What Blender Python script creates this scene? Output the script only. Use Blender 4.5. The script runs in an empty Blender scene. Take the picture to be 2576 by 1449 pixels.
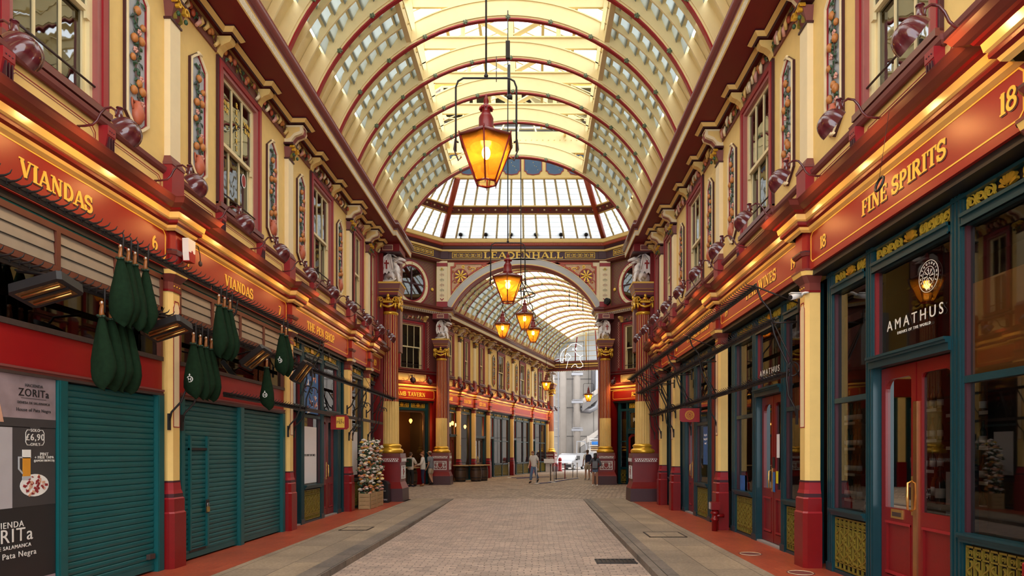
import bpy, math, random
from math import sin, cos, pi, radians as R
from mathutils import Vector, Matrix

# ------------------------------------------------------------------ camera, world, exposure
SC = bpy.context.scene
COL = SC.collection
FPX = 1600.0                       # focal length in pixels of the 2576 px wide frame
cam_d = bpy.data.cameras.new('camera')
cam_d.sensor_width = 36.0
cam_d.lens = 36.0 * FPX / 2576.0
cam_d.shift_x = (1288 - 1349) / 2576.0
cam_d.shift_y = (1136 - 724.5) / 2576.0
cam_d.clip_end = 400
cam = bpy.data.objects.new('camera', cam_d)
cam.location = (0, 0, 1.7)
cam.rotation_euler = (pi / 2, 0, 0)
COL.objects.link(cam)
SC.camera = cam

wd = bpy.data.worlds.new('overcast_sky')
wd.use_nodes = True
_n = wd.node_tree.nodes; _l = wd.node_tree.links
_n.clear()
_o = _n.new('ShaderNodeOutputWorld'); _b = _n.new('ShaderNodeBackground')
_tc = _n.new('ShaderNodeTexCoord'); _ns = _n.new('ShaderNodeTexNoise'); _cr = _n.new('ShaderNodeValToRGB')
_ns.inputs['Scale'].default_value = 2.2; _ns.inputs['Detail'].default_value = 5
_cr.color_ramp.elements[0].position = .42; _cr.color_ramp.elements[0].color = (.84, .91, 1, 1)
_cr.color_ramp.elements[1].position = .6; _cr.color_ramp.elements[1].color = (1, .965, .90, 1)
_l.new(_tc.outputs['Generated'], _ns.inputs['Vector']); _l.new(_ns.outputs['Fac'], _cr.inputs['Fac'])
_l.new(_cr.outputs['Color'], _b.inputs['Color'])
_b.inputs['Strength'].default_value = 2.6
_l.new(_b.outputs[0], _o.inputs[0])
SC.world = wd

SC.view_settings.view_transform = 'Standard'
SC.view_settings.look = 'None'
SC.view_settings.exposure = 0.95
SC.view_settings.gamma = 1.0
SC.view_settings.use_curve_mapping = False
try:
    SC.cycles.use_denoising = True
    SC.cycles.max_bounces = 8; SC.cycles.diffuse_bounces = 4; SC.cycles.glossy_bounces = 4
    SC.cycles.transparent_max_bounces = 12; SC.cycles.transmission_bounces = 4
    SC.cycles.sample_clamp_indirect = 6.0
    SC.cycles.caustics_reflective = False; SC.cycles.caustics_refractive = False
except Exception:
    pass

rnd = random.Random(7)

# ------------------------------------------------------------------ materials
MATS = {}
def nodes_of(m):
    m.use_nodes = True
    nt = m.node_tree
    return nt, nt.nodes, nt.links
def paint(name, col, rough=.5, metal=0., var=.06, bump=.0, scale=6., spec=.5, emit=None, estr=0., coat=0.):
    m = bpy.data.materials.new(name); nt, N, L = nodes_of(m)
    b = N['Principled BSDF']
    b.inputs['Roughness'].default_value = rough; b.inputs['Metallic'].default_value = metal
    b.inputs['Specular IOR Level'].default_value = spec
    if coat: b.inputs['Coat Weight'].default_value = coat; b.inputs['Coat Roughness'].default_value = .12
    c = (*col, 1)
    if var > 0:
        tc = N.new('ShaderNodeTexCoord'); ns = N.new('ShaderNodeTexNoise')
        ns.inputs['Scale'].default_value = scale; ns.inputs['Detail'].default_value = 6
        mx = N.new('ShaderNodeMix'); mx.data_type = 'RGBA'
        mx.inputs[6].default_value = (*[max(0, x * (1 - var * 2.2)) for x in col], 1)
        mx.inputs[7].default_value = (*[min(1, x * (1 + var)) for x in col], 1)
        L.new(tc.outputs['Object'], ns.inputs['Vector']); L.new(ns.outputs['Fac'], mx.inputs[0])
        L.new(mx.outputs[2], b.inputs['Base Color'])
        if bump:
            bp = N.new('ShaderNodeBump'); bp.inputs['Strength'].default_value = bump; bp.inputs['Distance'].default_value = .01
            n2 = N.new('ShaderNodeTexNoise'); n2.inputs['Scale'].default_value = scale * 14
            L.new(tc.outputs['Object'], n2.inputs['Vector']); L.new(n2.outputs['Fac'], bp.inputs['Height']); L.new(bp.outputs[0], b.inputs['Normal'])
    else:
        b.inputs['Base Color'].default_value = c
    if emit:
        b.inputs['Emission Color'].default_value = (*emit, 1); b.inputs['Emission Strength'].default_value = estr
    MATS[name] = m
    return m
paint('cream', (.84, .575, .19), .55, var=.05, bump=.15)
paint('cream_pale', (.86, .70, .42), .5, var=.04)
paint('cream_roof', (.80, .66, .345), .6, var=.04, bump=.1)
paint('cream_sash', (.80, .66, .36), .45, var=.04)
paint('cream_glossy', (.85, .58, .17), .22, var=.05, coat=.4)
paint('red_fascia', (.285, .013, .008), .36, var=.05)
paint('red_deep', (.19, .005, .006), .33, var=.08, bump=.12)
paint('red_plinth', (.21, .004, .006), .3, var=.08, bump=.2)
paint('red_line', (.30, .012, .018), .4, var=.04)
paint('rose_frame', (.34, .10, .09), .4, var=.05)
paint('brown_maroon', (.165, .038, .030), .3, var=.06)
paint('gutter_maroon', (.15, .040, .032), .22, var=.03)
paint('plum', (.055, .010, .016), .4, var=.05)
paint('soffit_red', (.19, .010, .010), .55, var=.05)
paint('mauve', (.20, .058, .052), .42, var=.05)
paint('teal_dark', (.003, .040, .052), .34, var=.08, bump=.08)
paint('teal_shutter', (.003, .092, .098), .38, var=.12, scale=3.)
paint('teal_bright', (.006, .16, .14), .4, var=.05)
paint('gold', (.86, .50, .05), .28, metal=.55, var=.08)
paint('gold_flat', (.88, .55, .07), .42, var=.05)
paint('gold_scroll', (.66, .46, .05), .35, metal=.2, var=.08)
paint('gold_iron', (.27, .20, .028), .4, metal=.25, var=.15, scale=20)
paint('iron', (.022, .018, .018), .45, metal=.4, var=.15, scale=20)
paint('iron_rust', (.065, .042, .036), .6, metal=.2, var=.2, scale=15)
paint('lamp_shade', (.085, .012, .016), .16, var=.05, coat=.6)
paint('silver', (.80, .72, .68), .3, metal=.35, var=.1, scale=12, bump=.5)
paint('spandrel_ground', (.66, .38, .20), .5, var=.25, scale=30)
paint('hood_dim', (.10, .095, .08), .6, var=.4, scale=2)  # mottled grey standing in for reflections in the hood glass
paint('brick_red', (.42, .055, .02), .45, var=.08)
paint('white_paint', (.8, .8, .77), .4, var=.03)
paint('black', (.008, .008, .009), .4, var=0)
paint('near_black', (.009, .008, .009), .5, var=0)
paint('grey_louvre', (.30, .25, .19), .45, var=.1)
paint('rust_frame', (.13, .035, .018), .5, var=.15)
paint('panel_grey', (.42, .44, .46), .6, var=.04)
paint('leaf', (.03, .085, .035), .5, var=.2, scale=30)
paint('leaf_dark', (.012, .035, .018), .5, var=.2)
paint('orange_fruit', (.55, .20, .045), .5, var=.15, scale=20)
paint('red_fruit', (.46, .085, .035), .5, var=.1)
paint('pink_flower', (.72, .36, .28), .6, var=.1)
paint('jar', (.50, .12, .055), .5, var=.1, scale=20)
paint('stem', (.10, .055, .04), .6, var=.1)
paint('bag_green', (.008, .024, .010), .9, var=.25, scale=25, bump=.3, spec=.12)
paint('ham', (.34, .12, .03), .4, var=.3, scale=30)
paint('wood', (.45, .30, .14), .6, var=.15, scale=8)
paint('wood_dark', (.085, .042, .022), .5, var=.2, scale=8)
paint('copper_reflect', (.55, .28, .12), .18, metal=.9, var=.1)
paint('brass', (.72, .44, .14), .25, metal=.9, var=.06)
paint('rose_boss', (.12, .16, .08), .5, var=.1)
paint('terracotta', (.42, .075, .03), .45, var=.08)
paint('blue_panel', (.055, .11, .19), .5, var=.1)
paint('pattern_pale', (.72, .62, .44), .5, var=.3, scale=40)
paint('fabric_white', (.76, .73, .69), .85, var=.05)
paint('fabric_pale', (.70, .62, .55), .85, var=.05)
paint('fabric_black', (.012, .012, .014), .8, var=0)
paint('fabric_navy', (.015, .018, .055), .8, var=.05)
paint('fabric_grey', (.19, .20, .23), .8, var=.05)
paint('fabric_beige', (.46, .37, .26), .85, var=.05)
paint('denim', (.12, .19, .32), .85, var=.15, scale=30)
paint('denim_dark', (.07, .10, .17), .85, var=.2, scale=30)
paint('plaid', (.10, .11, .14), .85, var=.5, scale=14)
paint('skin', (.60, .33, .22), .5, var=.04)
paint('skin_tan', (.46, .23, .14), .5, var=.04)
paint('hair_ginger', (.30, .11, .04), .6, var=.2, scale=30)
paint('hair_brown', (.10, .05, .03), .6, var=.2, scale=30)
paint('hair_dark', (.018, .012, .012), .5, var=.1)
paint('steel', (.58, .58, .60), .3, metal=.8, var=.06)
paint('steel_pale', (.62, .58, .56), .45, metal=.2, var=.06)
paint('concrete', (.50, .47, .44), .7, var=.08, scale=1.5)
paint('concrete_shade', (.34, .31, .29), .7, var=.08, scale=1.5)  # darker concrete grey for steps, shoes and lectern
paint('rope_blue', (.01, .03, .22), .6, var=0)
paint('van_white', (.22, .22, .23), .2, var=0, coat=.5)
paint('tyre', (.015, .015, .015), .7, var=0)
paint('bulb', (1, .8, .4), .3, var=0, emit=(1, .62, .22), estr=60)
paint('bulb_warm', (1, .6, .2), .3, var=0, emit=(1, .42, .08), estr=5)
paint('neon', (1, 1, 1), .3, var=0, emit=(1, 1, 1), estr=.9)
paint('heater_glow', (.30, .14, .05), .25, metal=.7, var=.3, scale=30)
paint('paper_white', (.78, .78, .80), .5, var=.02)
paint('paper_grey', (.42, .40, .42), .6, var=.06)
paint('poster_sand', (.33, .25, .27), .6, var=.3, scale=5)
paint('poster_black', (.018, .017, .018), .5, var=.1)
paint('poster_mid', (.045, .042, .044), .5, var=.08)
paint('poster_blue', (.02, .16, .5), .4, var=.4, scale=9)
paint('beer', (.70, .30, .03), .4, var=.1)
paint('ham_slice', (.32, .025, .03), .5, var=.5, scale=60)
paint('sign_red', (.29, .006, .008), .4, var=.03)
paint('bld_concrete', (.31, .275, .245), .7, var=.08, scale=1.5)
paint('bld_dark', (.11, .10, .095), .7, var=.08, scale=1.5)  # darker grey for wall joints and stair flights
paint('bld_steel', (.24, .24, .26), .35, metal=.6, var=.06)
paint('bld_street', (.30, .26, .23), .7, var=.1, scale=1.)
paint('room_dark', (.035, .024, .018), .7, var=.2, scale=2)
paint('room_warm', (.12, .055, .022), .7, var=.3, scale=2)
paint('curtain', (.30, .26, .20), .8, var=.1)
paint('bottle_dark', (.02, .03, .015), .08, var=0)
paint('bottle_amber', (.20, .06, .008), .08, var=0)
paint('label_white', (.7, .68, .62), .5, var=0)
paint('blind_orange_lit', (.62, .27, .07), .6, var=.1, scale=2)
paint('sticker_yellow', (.7, .6, .02), .5, var=0)
paint('chalk', (.75, .73, .68), .7, var=.1)

def glass_mat(name, tint=(.9, .93, .92), refl=.5, rough=.02, wav=0.0, power=3.0, base=.06):
    """single-sheet window glass: see-through, mirror-like at grazing angles"""
    m = bpy.data.materials.new(name); nt, N, L = nodes_of(m); N.clear()
    o = N.new('ShaderNodeOutputMaterial'); t = N.new('ShaderNodeBsdfTransparent'); g = N.new('ShaderNodeBsdfGlossy')
    t.inputs[0].default_value = (*tint, 1); g.inputs['Roughness'].default_value = rough
    lw = N.new('ShaderNodeLayerWeight'); lw.inputs['Blend'].default_value = refl
    mx = N.new('ShaderNodeMixShader')
    ad = N.new('ShaderNodeMath'); ad.operation = 'ADD'; ad.inputs[1].default_value = base; ad.use_clamp = True
    L.new(lw.outputs['Fresnel'], ad.inputs[0]); L.new(ad.outputs[0], mx.inputs[0])
    L.new(t.outputs[0], mx.inputs[1]); L.new(g.outputs[0], mx.inputs[2]); L.new(mx.outputs[0], o.inputs[0])
    if wav:
        tc = N.new('ShaderNodeTexCoord'); ns = N.new('ShaderNodeTexNoise'); ns.inputs['Scale'].default_value = 1.8; ns.inputs['Detail'].default_value = 2
        bp = N.new('ShaderNodeBump'); bp.inputs['Strength'].default_value = wav; bp.inputs['Distance'].default_value = .05
        L.new(tc.outputs['Object'], ns.inputs['Vector']); L.new(ns.outputs['Fac'], bp.inputs['Height']); L.new(bp.outputs[0], g.inputs['Normal'])
    MATS[name] = m
glass_mat('glass_shop', (.62, .63, .63), .25, base=.10)
glass_mat('glass_sash', (.45, .48, .47), .40, wav=.10, base=.10)
glass_mat('glass_tavern', (.75, .70, .62), .15, base=.03)
glass_mat('glass_roof', (.93, .95, .95), .1, base=.02)

def frosted():
    m = bpy.data.materials.new('glass_frosted'); nt, N, L = nodes_of(m); N.clear()
    o = N.new('ShaderNodeOutputMaterial'); t = N.new('ShaderNodeBsdfTransparent'); d = N.new('ShaderNodeBsdfTranslucent')
    t.inputs[0].default_value = (.40, .43, .43, 1); d.inputs[0].default_value = (.5, .52, .52, 1)
    mx = N.new('ShaderNodeMixShader'); mx.inputs[0].default_value = .55
    L.new(t.outputs[0], mx.inputs[1]); L.new(d.outputs[0], mx.inputs[2]); L.new(mx.outputs[0], o.inputs[0])
    MATS['glass_frosted'] = m
    m = bpy.data.materials.new('glass_grey'); nt, N, L = nodes_of(m); N.clear()
    o = N.new('ShaderNodeOutputMaterial'); t = N.new('ShaderNodeBsdfTransparent'); d = N.new('ShaderNodeBsdfTranslucent')
    g = N.new('ShaderNodeBsdfDiffuse'); g.inputs[0].default_value = (.42, .46, .42, 1)
    t.inputs[0].default_value = (.15, .175, .17, 1); d.inputs[0].default_value = (.27, .30, .285, 1)
    mx = N.new('ShaderNodeMixShader'); mx.inputs[0].default_value = .6
    m2 = N.new('ShaderNodeMixShader'); m2.inputs[0].default_value = .35
    L.new(t.outputs[0], mx.inputs[1]); L.new(d.outputs[0], mx.inputs[2]); L.new(mx.outputs[0], m2.inputs[1]); L.new(g.outputs[0], m2.inputs[2])
    L.new(m2.outputs[0], o.inputs[0])
    MATS['glass_grey'] = m
    m = bpy.data.materials.new('glass_milky'); nt, N, L = nodes_of(m); N.clear()  # translucent cream for the crown glazing added to brighten the far vault
    o = N.new('ShaderNodeOutputMaterial'); t = N.new('ShaderNodeBsdfTransparent'); d = N.new('ShaderNodeBsdfTranslucent')
    t.inputs[0].default_value = (.6, .55, .42, 1); d.inputs[0].default_value = (.55, .48, .33, 1)
    mx = N.new('ShaderNodeMixShader'); mx.inputs[0].default_value = .85
    L.new(t.outputs[0], mx.inputs[1]); L.new(d.outputs[0], mx.inputs[2]); L.new(mx.outputs[0], o.inputs[0])
    MATS['glass_milky'] = m
    m = bpy.data.materials.new('glass_amber'); nt, N, L = nodes_of(m); N.clear()
    o = N.new('ShaderNodeOutputMaterial'); t = N.new('ShaderNodeBsdfTransparent'); d = N.new('ShaderNodeBsdfTranslucent')
    t.inputs[0].default_value = (1, .60, .16, 1); d.inputs[0].default_value = (1, .50, .06, 1)
    g = N.new('ShaderNodeBsdfGlossy'); g.inputs['Roughness'].default_value = .05
    mx = N.new('ShaderNodeMixShader'); mx.inputs[0].default_value = .22
    m2 = N.new('ShaderNodeMixShader'); m2.inputs[0].default_value = .05
    L.new(t.outputs[0], mx.inputs[1]); L.new(d.outputs[0], mx.inputs[2]); L.new(mx.outputs[0], m2.inputs[1]); L.new(g.outputs[0], m2.inputs[2])
    L.new(m2.outputs[0], o.inputs[0])
    MATS['glass_amber'] = m
frosted()

def stone_mat(name, c1, c2, mort, bw, bh, msize=.012, rot=0., offset=.5, rough=.8, bias=0., bump=.5, freq=2, wob=.0, blotch=.35):
    m = bpy.data.materials.new(name); nt, N, L = nodes_of(m); b = N['Principled BSDF']
    tc = N.new('ShaderNodeTexCoord'); mp = N.new('ShaderNodeMapping'); mp.inputs['Rotation'].default_value = (0, 0, rot)
    L.new(tc.outputs['Object'], mp.inputs['Vector'])
    src = mp.outputs[0]
    if wob:
        nz = N.new('ShaderNodeTexNoise'); nz.inputs['Scale'].default_value = 1.3; nz.inputs['Detail'].default_value = 3
        L.new(mp.outputs[0], nz.inputs['Vector'])
        va = N.new('ShaderNodeVectorMath'); va.operation = 'SCALE'; va.inputs['Scale'].default_value = wob
        vb = N.new('ShaderNodeVectorMath'); vb.operation = 'ADD'
        L.new(nz.outputs['Color'], va.inputs[0]); L.new(mp.outputs[0], vb.inputs[0]); L.new(va.outputs[0], vb.inputs[1]); src = vb.outputs[0]
    br = N.new('ShaderNodeTexBrick'); br.inputs['Color1'].default_value = (*c1, 1); br.inputs['Color2'].default_value = (*c2, 1); br.inputs['Mortar'].default_value = (*mort, 1)
    br.inputs['Scale'].default_value = 1.; br.inputs['Brick Width'].default_value = bw; br.inputs['Row Height'].default_value = bh
    br.inputs['Mortar Size'].default_value = msize; br.inputs['Mortar Smooth'].default_value = .4; br.inputs['Bias'].default_value = bias
    br.offset = offset; br.offset_frequency = freq
    L.new(src, br.inputs['Vector'])
    ns = N.new('ShaderNodeTexNoise'); ns.inputs['Scale'].default_value = 1.1; ns.inputs['Detail'].default_value = 8; L.new(mp.outputs[0], ns.inputs['Vector'])
    cr = N.new('ShaderNodeValToRGB'); cr.color_ramp.elements[0].position = .3; cr.color_ramp.elements[1].position = .72
    k = 1 - blotch; cr.color_ramp.elements[0].color = (k, k, k, 1); cr.color_ramp.elements[1].color = (1.08, 1.06, 1.04, 1)
    L.new(ns.outputs['Fac'], cr.inputs['Fac'])
    mx = N.new('ShaderNodeMix'); mx.data_type = 'RGBA'; mx.blend_type = 'MULTIPLY'; mx.inputs[0].default_value = 1
    L.new(br.outputs['Color'], mx.inputs[6]); L.new(cr.outputs['Color'], mx.inputs[7])
    n2 = N.new('ShaderNodeTexNoise'); n2.inputs['Scale'].default_value = 22; n2.inputs['Detail'].default_value = 4; L.new(mp.outputs[0], n2.inputs['Vector'])
    mx2 = N.new('ShaderNodeMix'); mx2.data_type = 'RGBA'; mx2.blend_type = 'OVERLAY'; mx2.inputs[0].default_value = .45
    L.new(mx.outputs[2], mx2.inputs[6]); L.new(n2.outputs['Fac'], mx2.inputs[7])
    L.new(mx2.outputs[2], b.inputs['Base Color']); b.inputs['Roughness'].default_value = rough
    bp = N.new('ShaderNodeBump'); bp.inputs['Strength'].default_value = bump; bp.inputs['Distance'].default_value = .012
    mm = N.new('ShaderNodeMath'); mm.operation = 'MULTIPLY_ADD'; mm.inputs[1].default_value = -1.0
    L.new(br.outputs['Fac'], mm.inputs[0]); L.new(n2.outputs['Fac'], mm.inputs[2]); L.new(mm.outputs[0], bp.inputs['Height']); L.new(bp.outputs[0], b.inputs['Normal'])
    MATS[name] = m
stone_mat('setts', (.62, .47, .375), (.40, .30, .245), (.25, .185, .15), .21, .105, .010, wob=.14, rough=.55, bump=.5, blotch=.2)
stone_mat('setts_cross', (.64, .50, .385), (.42, .32, .245), (.16, .115, .09), .24, .13, .018, rot=R(52), wob=.25, rough=.65, bump=.9)
stone_mat('flags', (.42, .315, .21), (.31, .24, .175), (.10, .075, .055), 1.15, .62, .007, rot=pi / 2, freq=3, rough=.7, bump=.25, wob=.0, blotch=.3)
stone_mat('kerb_stone', (.27, .215, .17), (.20, .165, .14), (.05, .04, .03), 1.1, .6, .01, rot=pi / 2, rough=.65, bump=.35)
stone_mat('red_tiles', (.50, .095, .040), (.42, .070, .030), (.36, .12, .07), .30, .15, .004, rot=pi / 2, rough=.38, bump=.15, blotch=.25)

def cloud_glow_hint(): pass

# ------------------------------------------------------------------ mesh builder
class MB:
    def __init__(s):
        s.v = []; s.f = []; s.mi = []; s.sm = []; s.ms = []
    def _m(s, m):
        if m not in s.ms: s.ms.append(m)
        return s.ms.index(m)
    def add(s, vs, fs, m, smooth=False):
        k = len(s.v); i = s._m(m)
        s.v.extend([tuple(p) for p in vs])
        for f in fs:
            s.f.append(tuple(k + a for a in f)); s.mi.append(i); s.sm.append(smooth)
        return s
    def box(s, x0, x1, y0, y1, z0, z1, m):
        if x0 > x1: x0, x1 = x1, x0
        if y0 > y1: y0, y1 = y1, y0
        if z0 > z1: z0, z1 = z1, z0
        v = [(x0, y0, z0), (x1, y0, z0), (x1, y1, z0), (x0, y1, z0), (x0, y0, z1), (x1, y0, z1), (x1, y1, z1), (x0, y1, z1)]
        return s.add(v, [(0, 3, 2, 1), (4, 5, 6, 7), (0, 1, 5, 4), (1, 2, 6, 5), (2, 3, 7, 6), (3, 0, 4, 7)], m)
    def hexa(s, b, t, m):            # 4 bottom points, 4 top points
        return s.add(list(b) + list(t), [(3, 2, 1, 0), (4, 5, 6, 7), (0, 1, 5, 4), (1, 2, 6, 5), (2, 3, 7, 6), (3, 0, 4, 7)], m)
    def tube(s, pts, r, m, n=8, caps=True, closed=False, smooth=True, flat=None):
        P = [Vector(p) for p in pts]; k = len(P)
        rr = r if isinstance(r, (list, tuple)) else [r] * k
        T = []
        for i in range(k):
            a = P[(i - 1) % k] if (closed or i > 0) else P[i]; b = P[(i + 1) % k] if (closed or i < k - 1) else P[i]
            t = b - a
            T.append(t.normalized() if t.length > 1e-9 else Vector((0, 0, 1)))
        ref = Vector((0, 0, 1)) if abs(T[0].z) < .9 else Vector((1, 0, 0))
        u = T[0].cross(ref).normalized(); vs = []
        for i in range(k):
            u = (u - T[i] * u.dot(T[i]))
            if u.length < 1e-6: u = T[i].orthogonal()
            u.normalize(); w = T[i].cross(u)
            for j in range(n):
                a = 2 * pi * j / n
                vs.append(P[i] + (u * cos(a) + w * sin(a) * (flat or 1)) * rr[i])
        fs = []
        for i in range(k if closed else k - 1):
            i2 = (i + 1) % k
            for j in range(n):
                j2 = (j + 1) % n
                fs.append((i * n + j, i * n + j2, i2 * n + j2, i2 * n + j))
        s.add(vs, fs, m, smooth)
        if caps and not closed:
            k0 = len(s.v) - len(vs); im = s._m(m)
            s.f.append(tuple(k0 + j for j in range(n))[::-1]); s.mi.append(im); s.sm.append(False)
            s.f.append(tuple(k0 + (k - 1) * n + j for j in range(n))); s.mi.append(im); s.sm.append(False)
        return s
    def lathe(s, prof, c, m, n=16, smooth=True, a0=0., a1=2 * pi, sq=None):
        vs = []; full = abs(a1 - a0 - 2 * pi) < 1e-6; nn = n if full else n + 1
        for r, z in prof:
            for j in range(nn):
                a = a0 + (a1 - a0) * j / n
                vs.append((c[0] + r * cos(a), c[1] + r * sin(a), c[2] + z))
        fs = []
        for i in range(len(prof) - 1):
            for j in range(n):
                j2 = (j + 1) % nn
                fs.append((i * nn + j, i * nn + j2, (i + 1) * nn + j2, (i + 1) * nn + j))
        s.add(vs, fs, m, smooth)
        k0 = len(s.v) - len(vs); im = s._m(m)
        if prof[0][0] > 1e-4: s.f.append(tuple(k0 + j for j in range(nn))[::-1]); s.mi.append(im); s.sm.append(False)
        if prof[-1][0] > 1e-4: s.f.append(tuple(k0 + (len(prof) - 1) * nn + j for j in range(nn))); s.mi.append(im); s.sm.append(False)
        return s
    def sph(s, c, r, m, nu=8, nv=5):
        if not isinstance(r, (tuple, list)): r = (r, r, r)
        vs = [(c[0], c[1], c[2] - r[2])]
        for i in range(1, nv):
            t = -pi / 2 + pi * i / nv
            for j in range(nu):
                a = 2 * pi * j / nu
                vs.append((c[0] + r[0] * cos(t) * cos(a), c[1] + r[1] * cos(t) * sin(a), c[2] + r[2] * sin(t)))
        vs.append((c[0], c[1], c[2] + r[2])); fs = []
        for j in range(nu): fs.append((0, 1 + (j + 1) % nu, 1 + j))
        for i in range(nv - 2):
            for j in range(nu):
                a = 1 + i * nu + j; b = 1 + i * nu + (j + 1) % nu
                fs.append((a, b, b + nu, a + nu))
        e = len(vs) - 1; k = 1 + (nv - 2) * nu
        for j in range(nu): fs.append((k + j, k + (j + 1) % nu, e))
        return s.add(vs, fs, m, True)
    def prism(s, poly, a, b, m, axis='y', smooth=False):
        n = len(poly)
        def mk(p, q):
            return {'y': (p[0], q, p[1]), 'x': (q, p[0], p[1]), 'z': (p[0], p[1], q)}[axis]
        vs = [mk(p, a) for p in poly] + [mk(p, b) for p in poly]
        s.add(vs, [tuple(range(n)), tuple(range(2 * n - 1, n - 1, -1))], m)
        k0 = len(s.v) - 2 * n; im = s._m(m)
        for i in range(n):
            j = (i + 1) % n
            s.f.append((k0 + i, k0 + n + i, k0 + n + j, k0 + j)); s.mi.append(im); s.sm.append(smooth)
        return s
    def ribbon(s, pts, w, y0, y1, m, closed=False):
        """flat bar following a path in the xz plane, extruded from y0 to y1"""
        n = len(pts); A = []; B = []
        for i in range(n):
            p = Vector(pts[i]); a = Vector(pts[(i - 1) % n]) if (closed or i) else None; b = Vector(pts[(i + 1) % n]) if (closed or i < n - 1) else None
            d1 = (p - a) if a is not None else (b - p); d2 = (b - p) if b is not None else (p - a)
            if d1.length < 1e-9: d1 = d2
            if d2.length < 1e-9: d2 = d1
            d1 = d1.normalized(); d2 = d2.normalized()
            t = d1 + d2
            if t.length < .2: t = d2
            t.normalize(); nn = Vector((-t.y, t.x)); c = max(.5, abs(nn.dot(Vector((-d1.y, d1.x)))))
            ww = (w[i] if isinstance(w, (list, tuple)) else w) / 2 / c
            A.append(p + nn * ww); B.append(p - nn * ww)
        vs = []
        for i in range(n):
            vs += [(A[i].x, y0, A[i].y), (B[i].x, y0, B[i].y), (B[i].x, y1, B[i].y), (A[i].x, y1, A[i].y)]
        fs = []
        for i in range(n if closed else n - 1):
            a = 4 * i; b = 4 * ((i + 1) % n)
            for q in range(4):
                q2 = (q + 1) % 4
                fs.append((a + q, a + q2, b + q2, b + q))
        if not closed: fs += [(0, 3, 2, 1), tuple(4 * (n - 1) + q for q in range(4))]
        return s.add(vs, fs, m)
    def sweep(s, path, prof, closed=False, caps=True, smooth_mat=None):
        """path: plan points travelling +x with the outside on the -y side; prof: (out, z, material of the strip that starts here)"""
        n = len(path); P = [Vector(p) for p in path]; O = []
        for i in range(n):
            a = P[(i - 1) % n] if (closed or i) else None; b = P[(i + 1) % n] if (closed or i < n - 1) else None
            d1 = (P[i] - a).normalized() if a is not None else (b - P[i]).normalized()
            d2 = (b - P[i]).normalized() if b is not None else d1
            n1 = Vector((d1.y, -d1.x)); n2 = Vector((d2.y, -d2.x)); t = n1 + n2
            t = t / max(.3, t.length_squared) * 2 if t.length > 1e-6 else n1
            O.append(t)
        k = len(prof)
        vs = []
        for i in range(n):
            for o, z, _ in prof: vs.append((P[i].x + O[i].x * o, P[i].y + O[i].y * o, z))
        base = len(s.v); s.v.extend(vs)
        for i in range(n if closed else n - 1):
            i2 = (i + 1) % n
            for j in range(k - 1):
                s.f.append((base + i * k + j, base + i2 * k + j, base + i2 * k + j + 1, base + i * k + j + 1)); s.mi.append(s._m(prof[j][2])); s.sm.append(prof[j][2] == smooth_mat)
        if caps and not closed:
            s.f.append(tuple(base + j for j in range(k))); s.mi.append(s._m(prof[0][2])); s.sm.append(False)
            s.f.append(tuple(base + (n - 1) * k + j for j in range(k))[::-1]); s.mi.append(s._m(prof[0][2])); s.sm.append(False)
        return s
    def mesh(s, name):
        me = bpy.data.meshes.new(name); me.from_pydata(s.v, [], s.f); me.update()
        for m in s.ms: me.materials.append(MATS[m])
        me.polygons.foreach_set('material_index', s.mi); me.polygons.foreach_set('use_smooth', s.sm); me.update()
        return me
    def build(s, name, parent=None, loc=None, rz=0., kind=None):
        o = bpy.data.objects.new(name, s.mesh(name)); COL.objects.link(o)
        if parent is not None: o.parent = parent
        if loc is not None: o.location = loc
        if rz: o.rotation_euler = (0, 0, rz)
        if kind: o['kind'] = kind
        return o

class Frame:
    """a wall's own axes: x runs to the right for someone facing the wall, -y points out of the wall"""
    def __init__(s, ox, oy, deg): s.ox, s.oy, s.a = ox, oy, R(deg)
    def w(s, x, y, z=0.): return (s.ox + x * cos(s.a) - y * sin(s.a), s.oy + x * sin(s.a) + y * cos(s.a), z)
WORLD = Frame(0, 0, 0)

def tag(o, label=None, cat=None, group=None, kind=None):
    if label: o['label'] = label
    if cat: o['category'] = cat
    if group: o['group'] = group
    if kind: o['kind'] = kind
    return o
def thing(name, label, cat, W, x, y, z=0., group=None, turn=0., kind=None):
    o = bpy.data.objects.new(name, None); COL.objects.link(o); o.empty_display_size = .1
    o.location = W.w(x, y, z); o.rotation_euler = (0, 0, W.a + turn)
    return tag(o, label, cat, group, kind)
def one(name, mb, label, cat, W, x, y, z=0., group=None, turn=0., kind=None):
    o = mb.build(name, None, W.w(x, y, z), W.a + turn)
    return tag(o, label, cat, group, kind)
def place(mb, name, W, kind='structure', label=None):
    o = mb.build(name, None, (W.ox, W.oy, 0), W.a); o['kind'] = kind
    if label: o['label'] = label
    return o
def dup(root, W, x, y, z=0., label=None, group=None, turn=0.):
    r = root.copy(); COL.objects.link(r); r.location = W.w(x, y, z); r.rotation_euler = (0, 0, W.a + turn)
    if label: r['label'] = label
    if group: r['group'] = group
    for ch in root.children:
        c = ch.copy(); COL.objects.link(c); c.parent = r
        for g in ch.children:
            d = g.copy(); COL.objects.link(d); d.parent = c
    return r
CNT = {}
def num(k):
    CNT[k] = CNT.get(k, 0) + 1
    return '%s_%d' % (k, CNT[k])
ORD = ['first', 'second', 'third', 'fourth', 'fifth', 'sixth', 'seventh', 'eighth', 'ninth', 'tenth', 'eleventh', 'twelfth', 'thirteenth', 'fourteenth', 'fifteenth', 'sixteenth', 'seventeenth', 'eighteenth', 'nineteenth', 'twentieth']
def arc(cx, cz, rx, rz, a0, a1, n=10):
    return [(cx + rx * cos(R(a0 + (a1 - a0) * i / n)), cz + rz * sin(R(a0 + (a1 - a0) * i / n))) for i in range(n + 1)]
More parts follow.
